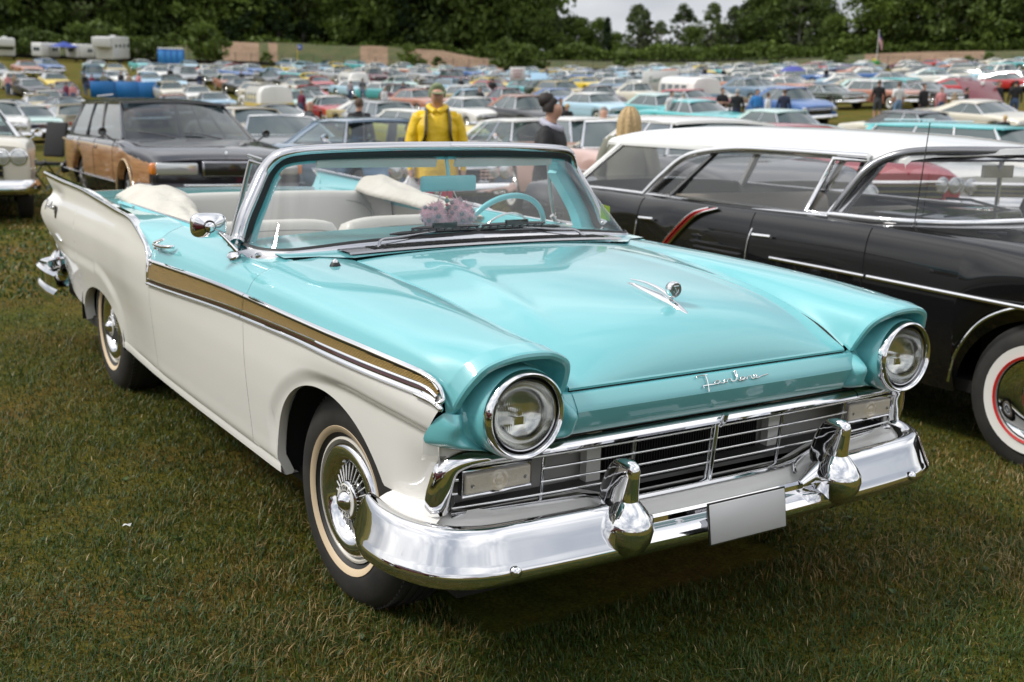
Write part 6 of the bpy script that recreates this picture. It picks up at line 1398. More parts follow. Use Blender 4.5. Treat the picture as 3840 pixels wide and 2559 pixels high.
# blue square flag on yellow pole
r = empty('marker_flag'); MB().tube([(0, 0, 0), (0, 0, 3.4)], .05, 5).obj('pole', [P_('yellow')], r); rbox('flag', (0, .3, 3.1), (.02, .75, .7), .004, mat('flag_blue', (.02, .08, .45), .6), r, 1)
rbox('emblem', (.015, .3, 3.1), (.01, .28, .25), .004, PW, r, 1)
x, y = at_d(1117, 168); put(r, x, y, -25); tag(r, 'blue square flag on a yellow pole in front of the green bank', 'flag')
# striped flag on a white pole
r = empty('flagpole'); MB().tube([(0, 0, 0), (.0, .12, 2.6), (0, .25, 5.6)], .05, 6).obj('pole', [PW], r)
fm = MB(); fr_ = MB(); fb = MB()
def fp_(s_, t): return (0+.10*math.sin(s_*5), .24+s_*.62+.05*math.sin(t*4), 5.35-t*1.2-s_*1.5)
for i in range(13):
    t0, t1 = i/13, (i+1)/13; (fm if i % 2 == 0 else fr_).grid(np.array([[fp_(a, t0), fp_(a, t1)] for a in np.linspace(0 if i > 6 else .42, 1, 9)]))
fb.grid(np.array([[fp_(a, b_) for b_ in np.linspace(0, 7/13, 4)] for a in np.linspace(0, .42, 5)]))
fm.obj('red_stripes', [mat('flag_red', (.55, .03, .06), .7)], r, 180); fr_.obj('white_stripes', [mat('flag_white', (.75, .72, .74), .7)], r, 180); fb.obj('blue_canton', [mat('flag_canton', (.03, .04, .22), .7)], r, 180)
x, y = at_d(3278, 170); put(r, x, y, -25); tag(r, 'white flagpole with a hanging red, white and blue striped flag', 'flag')
# tractor and umbrella
r = empty('tractor'); GT = mat('tractor_green', (.02, .22, .03), .4, coat=.5)
rbox('hood', (.9, 0, 1.15), (1.5, .7, .6), .08, GT, r, 2); rbox('mudguards', (-.7, 0, 1.35), (1.1, 1.5, .25), .1, GT, r, 2); rbox('seat', (-.6, 0, 1.55), (.4, .5, .35), .06, P_('yellow'), r, 2); MB().tube([(1.2, .2, 1.4), (1.2, .2, 2.2)], .04, 6).obj('exhaust', [BLACKP], r)
for x_, R_, w_ in ((-.7, .75, .4), (1.3, .42, .25)):
    for s in (-1, 1): wo = MB().lathe([(R_*.5, s*.72), (R_, s*.70), (R_, s*(.70-w_)), (R_*.5, s*(.68-w_))], 18, 'y', (x_, 0, R_)).obj('wheel', [TYRE], r, 40); MB().lathe([(R_*.5, s*.73), (.0001, s*.66)], 14, 'y', (x_, 0, R_)).obj('hub', [P_('yellow')], wo)
x, y = at_d(3275, 165); put(r, x, y, -40); tag(r, 'green tractor with yellow seat below the flagpole', 'tractor')
r = empty('umbrella'); MB().lathe([(1.0, 1.75), (.7, 1.98), (.3, 2.1), (.0001, 2.13)], 12, 'z').obj('canopy', [mat('umbrella_blue', (.06, .07, .30), .7)], r, 30); MB().tube([(0, 0, 0), (0, 0, 2.1)], .02, 5).obj('pole', [SATIN], r)
x, y, d = at_px(2973, 249, 2.1, dmin=80); put(r, x, y, 0); tag(r, 'dark blue umbrella open above the middle rows at the right', 'umbrella')
# raised bonnets
for u, v, c, lab in ((3680, 300, 'dred', 'raised dark red bonnet panel propped open at the right'), (2020, 272, 'lblue', 'raised light blue bonnet panel right of the white notice board')):
    x, y, d = at_px(u, v, 1.8, dmin=30); o = rbox('raised_bonnet', (0, 0, 0), (1.5, 1.4, .05), .02, P_(c), None, 2); o.location = (x, y, gz(x, y)+1.35); o.rotation_euler = (0, math.radians(35), math.radians(-30)); tag(o, lab, 'bonnet')
# folded camp chair and bag by the far-left car
r = empty('camp_chair'); BC = mat('black_canvas', (.008, .008, .009), .8); x, y = at_d(150, 21)
rbox('back', (-.25, 0, .85), (.05, .50, .60), .03, BC, r, 2, rot=(0, math.radians(-12), 0)); rbox('seat', (.05, 0, .45), (.45, .5, .05), .02, BC, r, 2)
for a in (-1, 1):
    for b_ in (-1, 1): MB().tube([(a*.22, b_*.25, 0), (-a*.22, b_*.25, .5)], .014, 5).obj('leg', [BLACKP], r)
put(r, x, y, -60); tag(r, 'black folding camp chair on the grass at the left', 'chair')
# cream 1950s car cut off by the left edge
LW = car('saloon_car', 'fin59', P_('cream'), P_('white'), lod=2, glass=GLT, lamps=4, bars=4, fin=.1, zn=.93, zh=1.0, lz=.79, doors=[-.6, -1.8]); x, y = at_d(-30, 15.0); put(LW, x-.55, y-.45, -8); tag(LW, 'cream 1950s car with four round headlamps, cut off by the left edge', 'car')
for yq in (-.72,): MB().lathe([(.13, 0), (.125, .05), (.10, .06), (.0001, .08)], 28, 'x', (.98, yq, .45)).obj('bumper_lamp', [CHROME], LW, 60); MB().lathe([(.10, .061), (.0001, .085)], 28, 'x', (.98, yq, .45)).obj('lens', [LAMP], LW, 60)
# cars seen through the black estate's windows
o = car('hardtop_car', 'hard50', P_('red'), P_('red'), lod=1, H=1.38); x, y = at_d(3230, 14.5); put(o, x, y, -12); tag(o, 'red 1960s hardtop seen through the door window of the black estate', 'car')
o = car('saloon_car', 'hard50', P_('dgrey'), P_('white'), lod=1, lamps=4, bars=5); x, y = at_d(2880, 12.5); put(o, x, y, -18); tag(o, 'dark 1950s car with wide chrome grille seen through the black estate', 'car')
o = car('coupe_car', 'coupe60', P_('white'), P_('white'), lod=1, H=1.30, bars=3); x, y = at_d(3640, 16.5); put(o, x, y, -16); tag(o, 'white coupe with alloy wheels seen through the black estate windscreen', 'car')
o = car('convertible_car', 'conv', P_('pink'), P_('dgrey'), lod=1); x, y = at_d(2500, 14.5); put(o, x, y, -12); tag(o, 'pink and grey open car seen through the rear side window of the black estate', 'car')
# cars behind the photographer, mirrored in the chrome
for x, y, hd, c, ty, lab in ((2.2, -5.4, 2, 'dred', 'hard50', 'dark red car parked to the near side, mirrored in the chrome'), (9.5, -4.0, 175, 'red', 'coupe60', 'red coupe behind the viewer, mirrored in the bumper'), (10.5, -.5, 178, 'white', 'box60', 'white saloon behind the viewer, mirrored in the bumper'), (10.5, 3.5, 180, 'silver', 'box60', 'silver saloon opposite the black estate'), (10.0, 7.0, 182, 'teal', 'sedan50', 'teal saloon opposite, beyond the silver saloon')):
    o = car('parked_car', ty, P_(c), P_(c), lod=1); put(o, x, y, hd); tag(o, lab, 'car')
# ================================================================== people
SKIN = mat('skin', (.46, .26, .18), .55); SKIN2 = mat('skin_dark', (.22, .11, .07), .55)
def cloth(n, c): return mat('cloth_'+n, c, .8)
CL = dict(black=(.010, .010, .012), navy=(.015, .02, .05), white=(.68, .68, .68), grey=(.16, .165, .17), yellow=(.80, .52, .01), red=(.50, .02, .02), blue=(.03, .20, .50), jeans=(.06, .10, .19), denim=(.16, .26, .40), khaki=(.22, .22, .15), burg=(.14, .01, .04), pink=(.62, .05, .10), plaid=(.30, .26, .28), olive=(.17, .17, .12), tan=(.36, .27, .18), char=(.05, .055, .06), rose=(.60, .25, .25), teal=(.05, .25, .27))
HAIRC = dict(dark=(.018, .012, .010), brown=(.08, .045, .025), blond=(.46, .31, .14), grey=(.30, .29, .28), bald=None, capgreen=(.16, .20, .10), white=(.5, .5, .48))
def person(loc, face, h=1.75, top='black', leg='jeans', hair='brown', sleeves=1, shorts=0, pose='stand', near=0, parent=None, skirt=None):
    """one skinned body standing at loc, facing the angle face (degrees)"""
    k = h/1.75; V, E_, R_, T_ = [], [], [], []
    def v(p, r, t, par=None):
        V.append(tuple(k*c for c in p)); R_.append(r*k); T_.append(t)
        if par is not None: E_.append((par, len(V)-1))
        return len(V)-1
    pel = v((0, 0, .95), .150, 'leg'); sp = v((.01, 0, 1.10), .135, 'top', pel); ch = v((.0, 0, 1.30), .150, 'top', sp); nk0 = v((-.01, 0, 1.45), .075, 'top', ch); nk = v((0, 0, 1.51), .052, 'skin', nk0); hd = v((.015, 0, 1.60), .082, 'skin', nk); hd2 = v((.01, 0, 1.68), .080, 'skin', hd)
    if near: v((.105, 0, 1.605), .014, 'skin', hd); v((.095, 0, 1.555), .030, 'skin', hd)
    walk = .10 if pose == 'walk' else 0
    for s in (-1, 1):
        w_ = walk*s
        hp = v((0, s*.095, .88), .105, 'leg', pel); kn = v((.03+w_, s*.10, .50), .066, 'legs2', hp); an = v((-.01+w_*1.6, s*.105, .10), .045, 'legs2', kn); v((.13+w_*1.6, s*.12, .045), .042, 'shoe', an)
        sh = v((-.01, s*.175, 1.40), .070, 'top', ch)
        if pose == 'phone' and s > 0: el, wr, hn = (.10, s*.24, 1.16), (.22, s*.12, 1.36), (.20, s*.09, 1.45)
        elif pose == 'cross': el, wr, hn = (.03, s*.26, 1.14), (.20, s*.06, 1.15), (.20, -s*.03, 1.15)
        elif pose == 'bag': el, wr, hn = (-.01, s*.25, 1.14), (.05, s*.27, .90), (.07, s*.27, .82)
        else: el, wr, hn = (-.02+w_*.5, s*.24, 1.13), (.05-w_, s*.26, .90), (.07-w_*1.2, s*.26, .82)
        e = v(el, .050, 'top', sh); w = v(wr, .033, 'skin' if not sleeves else 'top', e); q = v(hn, .032 if near else .036, 'skin', w)
        if near:
            hnv = np.array(hn)
            for j, (dy, L_) in enumerate(((-.024, .070), (-.008, .080), (.008, .076), (.024, .062))):
                f1 = v(tuple(hnv+[dy, 0, -L_*.55]), .0085, 'skin', q); v(tuple(hnv+[dy-.004, -s*.010, -L_]), .0075, 'skin', f1)
            v(tuple(hnv+[.045, -s*.006, -.030]), .010, 'skin', q)
    me = bpy.data.meshes.new('person'); me.from_pydata(V, E_, []); o = bpy.data.objects.new('person', me); COL.objects.link(o)
    mo = o.modifiers.new('s', 'SKIN'); me.skin_vertices[0].data[0].use_root = True
    for i, r in enumerate(R_):
        f = 1.0; T = T_[i]; me.skin_vertices[0].data[i].radius = (r*(1.12 if T == 'top' and i in (1, 2) else 1), r*(.78 if T in ('top',) and i in (1, 2, 0) else 1))
    ss = o.modifiers.new('u', 'SUBSURF'); ss.levels = 2 if near else 1
    dg = bpy.context.evaluated_depsgraph_get(); m2 = bpy.data.meshes.new_from_object(o.evaluated_get(dg)); o.modifiers.clear(); o.data = m2; bpy.data.meshes.remove(me)
    topm = cloth(top, CL[top]); legm = cloth(leg, CL[leg]); mats = [SKIN, topm, legm, cloth('shoe', (.03, .028, .026))]
    m2.materials.clear(); [m2.materials.append(q) for q in mats]
    A = np.array(V); B0 = np.array([A[a] for a, b in E_]); B1 = np.array([A[b] for a, b in E_]); TT = [T_[b] for a, b in E_]; TA = [T_[a] for a, b in E_]
    cs = np.empty(len(m2.polygons)*3); m2.polygons.foreach_get('center', cs); cs = cs.reshape(-1, 3); D = B1-B0; t = np.clip(((cs[:, None]-B0)*D).sum(-1)/(D**2).sum(-1), 0, 1); dd = np.linalg.norm(cs[:, None]-(B0+t[..., None]*D), axis=-1); j = dd.argmin(1); mi = []
    for i in range(len(cs)):
        n_ = TT[j[i]] if t[i, j[i]] > .55 else TA[j[i]]
        if n_ == 'legs2': n_ = 'skin' if shorts and cs[i, 2] < .50*k else 'leg'
        if n_ == 'top' and not sleeves and TT[j[i]] == 'skin' and TA[j[i]] == 'top' and cs[i, 2] < 1.3*k: n_ = 'skin'
        mi.append({'skin': 0, 'top': 1, 'leg': 2, 'shoe': 3}[n_])
    m2.polygons.foreach_set('material_index', np.array(mi, dtype=np.int32)); m2.polygons.foreach_set('use_smooth', [True]*len(mi))
    o.location = loc; o.rotation_euler = (0, 0, math.radians(face)); 
    if HAIRC.get(hair):
        hm = MB(); G = []
        for a in np.linspace(0, .62*PI, 8):
            G.append([(.010*k-.012*k+.098*k*math.sin(a)*math.cos(b)*(1 if math.cos(b) < .2 else .92 if a < 1.1 else .55), .090*k*math.sin(a)*math.sin(b), 1.625*k+.112*k*math.cos(a)) for b in np.linspace(0, 2*PI, 16, endpoint=False)])
        hm.grid(np.array(G), cv=True); ho = hm.obj('hair' if not hair.startswith('cap') else 'cap', [mat('hair_'+hair, HAIRC[hair], .7)], o, 180)
        if hair.startswith('cap'): MB().grid(np.array([[(.07*k, y*k, 1.645*k), (.125*k, y*.9*k, 1.635*k), (.165*k, y*.5*k, 1.625*k)] for y in np.linspace(-.075, .075, 7)])).obj('cap_peak', [mat('hair_'+hair, HAIRC[hair])], ho)
        if hair == 'blond' and near:
            L_ = MB(); L_.grid(np.array([[((-.020-(.03+.055*min(1, t*3.2)**.5)*math.cos(b)*(1+.1*t)+.006*math.sin(b*9))*k, (.035+.075*min(1, t*3.2)**.5)*k*math.sin(b)*(1+.10*t)+.004*math.sin(b*13+t*3), (1.735-.40*t)*k) for b in np.linspace(-1.8, 1.8, 41)] for t in np.linspace(0, 1, 9)])); L_.obj('long_hair', [mat('hair_blond_long', (.50, .35, .17), .55, bump=(40, .6, .02))], ho, 180)
    return o
CAMAZ = math.degrees(math.atan2(-_f.y, -_f.x))          # facing the camera
def ppl(u, v, h, rot, lab, d=None, **kw):
    if d: x, y = at_d(u, d)
    else:
        x, y, d = at_px(u, v, h, dmin=18)
    o = person((x, y, gz(x, y)-.01), CAMAZ+rot, h, near=kw.pop('near', 0), **kw); tag(o, lab, 'person'); return o
# the two people nearest the convertible
YM = ppl(1640, 330, 1.74, 8, 'person in a yellow rain jacket and green cap, carrying a white bag', d=11.6, top='yellow', leg='pink', hair='capgreen', near=1, pose='bag')
YJ = mat('yellow_raincoat', (.80, .52, .01), .45, bump=(9, .9, .03)); k = 1.74/1.75
def coat(o, k, mt, z0, z1, flare=1.0, name='jacket', arms=True):
    m = MB(); G = []
    for z in np.linspace(z0, 1.46, 14):
        t = (1.46-z)/(1.46-z0); w = np.interp(z, [.7, .95, 1.1, 1.3, 1.40, 1.46], [.235, .225, .21, .225, .19, .085]); dp = np.interp(z, [.7, .95, 1.1, 1.3, 1.40, 1.46], [.165, .165, .155, .155, .12, .075])
        G.append([(k*(dp*(1+flare*.04*t)*math.cos(b)+.008*math.sin(b*5+z*14)), k*(w*math.sin(b)+.006*math.sin(b*7+z*9)), k*z) for b in np.linspace(0, 2*PI, 28, endpoint=False)])
    m.grid(np.array(G), cv=True); 
    m.obj(name, [mt], o, 180)
    if arms:
        for s in (-1, 1):
            q = MB(); P = cat([(0, s*.165, 1.40), (-.015, s*.215, 1.28), (-.01, s*.258, 1.12), (.02, s*.268, 1.0), (.045, s*.27, .91)], 5)*k; q.tube(P, np.interp(np.arange(len(P)), [0, 6, 12, 20], [.085, .078, .066, .056])*k, 14); q.obj('sleeve', [mt], o, 180)
coat(YM, k, YJ, .78, 1.46)
MB().tube(cat([(.10, .0, 1.44), (.0, .085, 1.49), (-.09, .0, 1.50), (.0, -.085, 1.49), (.10, -.02, 1.44)], 5)*k, .035, 8).obj('hood_collar', [YJ], YM, 180)
for s in (-1, 1): MB().tube(cat([(.0, s*.11, 1.47), (.14, s*.12, 1.38), (.165, s*.13, 1.2), (.10, s*.19, 1.08)], 5)*k, .018, 6, sy=1.8).obj('backpack_strap', [BLACKP], YM, 60)
rbox('backpack', (-.24*k, 0, 1.22*k), (.20, .30, .42), .06, mat('backpack_black', (.01, .01, .012), .8), YM, 3)
bg_ = empty('carrier_bag', label='white plastic carrier bag hanging from the hand of the person in yellow', cat='bag'); bm_ = MB(); G = []
for z, w, dp in ((0, .11, .05), (.05, .15, .075), (.16, .16, .08), (.25, .13, .06), (.31, .05, .03), (.37, .02, .015)): G.append([(dp*math.cos(b)+.012*math.sin(b*4+z*20), w*math.sin(b)+.01*math.sin(b*3+z*15), z) for b in np.linspace(0, 2*PI, 18, endpoint=False)])
bm_.grid(np.array(G), cv=True); bm_.obj('sack', [mat('white_plastic', (.62, .61, .62), .35, bump=(20, .8, .02))], bg_, 180)
lp = Matrix.Rotation(YM.rotation_euler.z, 4, 'Z') @ Vector((.08, -.27, .43)); bg_.location = YM.location+lp; bg_.rotation_euler = (0, 0, YM.rotation_euler.z)
WM = ppl(2072, 372, 1.66, 75, 'dark-haired person in a black jacket with a pale scarf, behind the windscreen corner', d=11.0, top='black', leg='char', hair='dark', near=1)
coat(WM, 1.66/1.75, mat('black_jacket', (.010, .010, .012), .7, bump=(8, .8, .03)), .86, 1.46)
MB().tube(cat([(.10, .0, 1.41), (.02, .12, 1.44), (-.09, .0, 1.49), (.02, -.12, 1.44), (.10, -.02, 1.41)], 5)*.95, .036, 8).obj('scarf', [mat('pale_scarf', (.42, .42, .50), .9)], WM, 180)
MB().lathe([(.0001, .075), (.06, .06), (.085, 0), (.06, -.06), (.0001, -.075)], 14, 'z').xf(Matrix.Translation((-.055, 0, 1.615))).obj('tied_back_hair', [mat('hair_dark', HAIRC['dark'])], WM, 180)
BW = ppl(2368, 388, 1.64, 160, 'person with long blond hair and a long olive grey coat behind the black estate', d=10.2, top='olive', leg='olive', hair='blond', near=1)
coat(BW, 1.64/1.75, mat('olive_coat', (.20, .20, .16), .85), .45, 1.46)
ppl(2268, 418, 1.66, 0, 'grey-haired person in a black shirt left of the blond person', d=20, top='black', hair='grey')
ppl(1347, 352, 1.76, 180, 'person in a plain black shirt seen from behind, in front of the silver estate', d=22, top='black', hair='brown')
ppl(1160, 345, 1.74, 120, 'bald person in dark clothes beside the yellow and white minibus', d=24, top='char', hair='bald')
ppl(1535, 366, 1.30, 190, 'blond child in a black top left of the man in yellow', d=17, top='black', hair='blond')
for u, v, h, rot, lab, kw in [
 (1512, 306, 1.76, 170, 'person in a navy shirt seen from behind, above the silver estate', dict(top='navy')), (1442, 322, 1.68, 60, 'person in a white top and black vest right of the van wheel', dict(top='white', hair='white')), (1360, 292, 1.78, 170, 'person in a dark t-shirt in front of the blue van', dict(top='char', sleeves=0)), (1314, 300, 1.64, 160, 'person in a checked shirt at the rear of the blue van', dict(top='plaid', hair='brown')),
 (1088, 318, 1.70, 80, 'person in reddish brown leaning at the side of the yellow and white minibus', dict(top='tan', hair='brown')), (1165, 298, 1.76, 20, 'tall person in black right of the yellow and white minibus', dict(top='black', hair='dark')), (1130, 335, 1.66, -30, 'person in a burgundy top by the rear of the yellow and white minibus', dict(top='burg', hair='brown')),
 (1812, 266, 1.72, 30, 'person in a bright red coat in the middle of the rows', dict(top='red', leg='khaki', hair='dark')), (1848, 292, 1.80, 170, 'tall person all in black with khaki bag, right of the red coat', dict(top='black', leg='black', hair='dark')), (1800, 325, 1.62, -40, 'reddish-haired person in black below the red coat', dict(top='black', hair='brown')), (1728, 290, 1.62, 20, 'small person in black above the dark grey fastback', dict(top='black', hair='brown')),
 (2105, 365, 1.7, 40, 'person behind the dark-haired one, hardly showing', dict(top='char', hair='brown')), (2130, 385, 1.6, 200, 'person in black between the pink saloon and the pale blue hardtop', dict(top='black', hair='blond')),
 (2522, 338, 1.74, 30, 'person in a white shirt and black vest beside the turquoise saloon', dict(top='white', hair='dark')), (2566, 342, 1.70, 180, 'person in a white jacket and jeans seen from behind', dict(top='white', hair='grey')), (2500, 385, 1.2, 10, 'child in a white top left of the white jacket', dict(top='white', hair='blond')),
 (2712, 326, 1.80, 15, 'person in a black t-shirt and jeans, arms folded, right of the white jacket', dict(top='black', hair='dark', pose='cross', sleeves=0)), (2768, 330, 1.80, 175, 'person in a black jacket with pale back print, seen from behind', dict(top='black', leg='navy', hair='grey')), (2842, 331, 1.76, 10, 'person in a bright blue shirt under a black jacket', dict(top='blue', hair='dark')), (2885, 345, 1.62, 60, 'person in black and white right of the blue shirt', dict(top='white', leg='char', hair='dark')), (2945, 331, 1.74, 160, 'person in navy with a yellow-green arm patch', dict(top='navy', leg='navy', hair='brown')),
 (3298, 298, 1.80, 165, 'person in a black top and shorts in the open grass lane', dict(top='black', leg='char', shorts=1, hair='brown')), (3373, 305, 1.76, 190, 'person in a white t-shirt and jeans right of the person in shorts', dict(top='white', leg='denim', hair='brown', sleeves=0)), (3468, 312, 1.72, 30, 'person all in black in front of the grey fastback', dict(top='black', leg='black', hair='brown')), (3535, 325, 1.50, 0, 'child in red checks by the grey fastback', dict(top='rose', hair='dark')), (3585, 345, 1.1, 0, 'small child in pale clothes by the red fastback', dict(top='tan', hair='blond')), (3630, 325, 1.66, 60, 'person in black leaning to the raised red bonnet', dict(top='black', hair='dark')),
 (3685, 304, 1.74, 180, 'white-haired person in a yellow jacket by the raised red bonnet', dict(top='yellow', hair='white')), (3748, 300, 1.76, 20, 'person in white shirt and open black jacket right of the yellow jacket', dict(top='black', hair='brown')), (3812, 298, 1.74, 170, 'person in black at the right edge of the middle rows', dict(top='black', hair='dark')),
 (3784, 428, 1.35, 185, 'blond boy in a black shirt in front of the estate with turquoise roof', dict(top='black', hair='blond')),
 (3095, 252, 1.7, 20, 'distant person in black right of the blue umbrella', dict(top='black', hair='brown')), (2640, 252, 1.76, 0, 'distant person in black right of the yellow pickup cab', dict(top='black', hair='bald')), (2710, 254, 1.74, 0, 'distant person in black left of the white pickup van', dict(top='black', leg='jeans', hair='dark')),
 (2440, 253, 1.72, 0, 'distant person in pale clothes above the sweet stall sign', dict(top='tan', hair='brown')), (2372, 260, 1.7, 0, 'distant person in dark clothes left of the sweet stall sign', dict(top='char', hair='dark')), (2048, 250, 1.7, 0, 'distant blond person right of the white notice board', dict(top='grey', hair='blond')), (2180, 258, 1.66, 0, 'distant dark figure above the convertible with navy top', dict(top='black', hair='dark')),
 (320, 272, 1.75, 60, 'person in black at the left of the group by the blue screen', dict(top='black', hair='dark')), (345, 275, 1.72, -20, 'red-faced person in dark brown in the group by the blue screen', dict(top='burg', hair='brown')), (390, 268, 1.70, 30, 'person in khaki behind the left end of the blue screen', dict(top='khaki', hair='brown')), (455, 266, 1.72, 0, 'person in black behind the middle of the blue screen', dict(top='black', hair='dark')), (485, 274, 1.66, 20, 'person in brown behind the middle of the blue screen', dict(top='tan', hair='dark')), (520, 272, 1.68, -30, 'person in rose behind the right part of the blue screen', dict(top='rose', hair='brown')),
 (248, 306, 1.74, 150, 'person in a burgundy shirt above the white coupe', dict(top='burg', hair='dark')), (272, 310, 1.68, 30, 'pale-haired person in a reddish shirt beside the burgundy shirt', dict(top='rose', hair='white')), (30, 275, 1.68, 20, 'person in pink at the far left rows', dict(top='rose', hair='brown')), (55, 272, 1.70, 60, 'person in pale clothes right of the person in pink', dict(top='tan', hair='brown')), (750, 270, 1.74, 180, 'person in navy right of the silver-grey jeep', dict(top='navy', hair='dark')), (905, 262, 1.7, 10, 'person in dark clothes in front of the red coupe', dict(top='char', hair='brown')), (640, 250, 1.7, 180, 'dark figure standing below the portable toilets', dict(top='black', hair='dark'))]:
    ppl(u, v, h, rot, lab, **kw)
# ================================================================== ground sheet
gm = MB(); R1 = np.concatenate([np.linspace(0, 16, 40), np.linspace(17, 60, 40), np.linspace(63, 200, 50), [260, 400, 700, 1200]]); TH = np.linspace(0, 2*PI, 180, endpoint=False)
P = np.array([[(CX-2+r*math.cos(t), CY+2+r*math.sin(t), 0) for t in TH] for r in R1]); P[..., 2] = ground_z(P[..., 0], P[..., 1])
gm.grid(P, cv=True)
GM = bpy.data.materials.new('grass_ground'); GM.use_nodes = True; t = GM.node_tree; b_ = t.nodes['Principled BSDF']; b_.inputs['Roughness'].default_value = .95; b_.inputs['Specular IOR Level'].default_value = .1
tc = t.nodes.new('ShaderNodeTexCoord')
def noise(sc, det=6, rough=.6): n = t.nodes.new('ShaderNodeTexNoise'); n.inputs['Scale'].default_value = sc; n.inputs['Detail'].default_value = det; n.inputs['Roughness'].default_value = rough; t.links.new(tc.outputs['Object'], n.inputs[0]); return n
n1, n2, n3 = noise(.9, 8), noise(14, 8, .7), noise(75, 6, .7)
def ramp(src, cs, ps): r = t.nodes.new('ShaderNodeValToRGB'); [r.color_ramp.elements.new(.5) for _ in range(len(cs)-2)]; [setattr(e, 'position', p_) or setattr(e, 'color', (*c, 1)) for e, p_, c in zip(r.color_ramp.elements, ps, cs)]; t.links.new(src, r.inputs[0]); return r
ra_ = ramp(n1.outputs[0], [(.16, .105, .032), (.125, .115, .020), (.060, .090, .014)], [.34, .50, .66]); rb_ = ramp(n2.outputs[0], [(.55, .50, .42), (1.25, 1.2, 1.0)], [.33, .68]); rc_ = ramp(n3.outputs[0], [(.35, .35, .35), (1.5, 1.5, 1.4)], [.30, .70])
m1 = t.nodes.new('ShaderNodeMix'); m1.data_type = 'RGBA'; m1.blend_type = 'MULTIPLY'; m1.inputs[0].default_value = 1; t.links.new(ra_.outputs[0], m1.inputs[6]); t.links.new(rb_.outputs[0], m1.inputs[7])
m2 = t.nodes.new('ShaderNodeMix'); m2.data_type = 'RGBA'; m2.blend_type = 'MULTIPLY'; m2.inputs[0].default_value = 1; t.links.new(m1.outputs[2], m2.inputs[6]); t.links.new(rc_.outputs[0], m2.inputs[7]); t.links.new(m2.outputs[2], b_.inputs['Base Color'])
bp = t.nodes.new('ShaderNodeBump'); bp.inputs['Strength'].default_value = .9; bp.inputs['Distance'].default_value = .02; t.links.new(n3.outputs[0], bp.inputs['Height']); t.links.new(bp.outputs[0], b_.inputs['Normal'])
gm.obj('ground', [GM], None, 180, kind='structure')
# ------------------------------------------------------------------ grass blades in the near field
def blade_mat(name, cols_):
    m = bpy.data.materials.new(name); m.use_nodes = True; t = m.node_tree; b = t.nodes['Principled BSDF']; b.inputs['Roughness'].default_value = .5; b.inputs['Specular IOR Level'].default_value = .35
    at = t.nodes.new('ShaderNodeAttribute'); at.attribute_name = 'tone'; r = t.nodes.new('ShaderNodeValToRGB'); [r.color_ramp.elements.new(.5) for _ in range(len(cols_)-2)]
    for e, (p_, c) in zip(r.color_ramp.elements, cols_): e.position = p_; e.color = (*c, 1)
    t.links.new(at.outputs['Fac'], r.inputs[0]); t.links.new(r.outputs[0], b.inputs['Base Color'])
    tr = t.nodes.new('ShaderNodeBsdfTranslucent'); t.links.new(r.outputs[0], tr.inputs[0]); mx = t.nodes.new('ShaderNodeMixShader'); mx.inputs[0].default_value = .2; o = t.nodes['Material Output']; t.links.new(b.outputs[0], mx.inputs[1]); t.links.new(tr.outputs[0], mx.inputs[2]); t.links.new(mx.outputs[0], o.inputs[0]); return m
BLADE = blade_mat('grass_blade', [(0, (.013, .034, .005)), (.30, (.034, .072, .009)), (.52, (.080, .110, .016)), (.68, (.145, .110, .026)), (.84, (.27, .165, .05)), (1, (.44, .36, .18))])
def vnoise(x, y, s, seed):
    r_ = np.random.default_rng(seed); g_ = r_.random((64, 64)); u_ = (x/s) % 64; v_ = (y/s) % 64; i, j = u_.astype(int), v_.astype(int); f_, h_ = u_-i, v_-j; f_ = f_*f_*(3-2*f_); h_ = h_*h_*(3-2*h_); a = lambda p_, q_: g_[p_ % 64, q_ % 64]
    return (a(i, j)*(1-f_)+a(i+1, j)*f_)*(1-h_)+(a(i, j+1)*(1-f_)+a(i+1, j+1)*f_)*h_
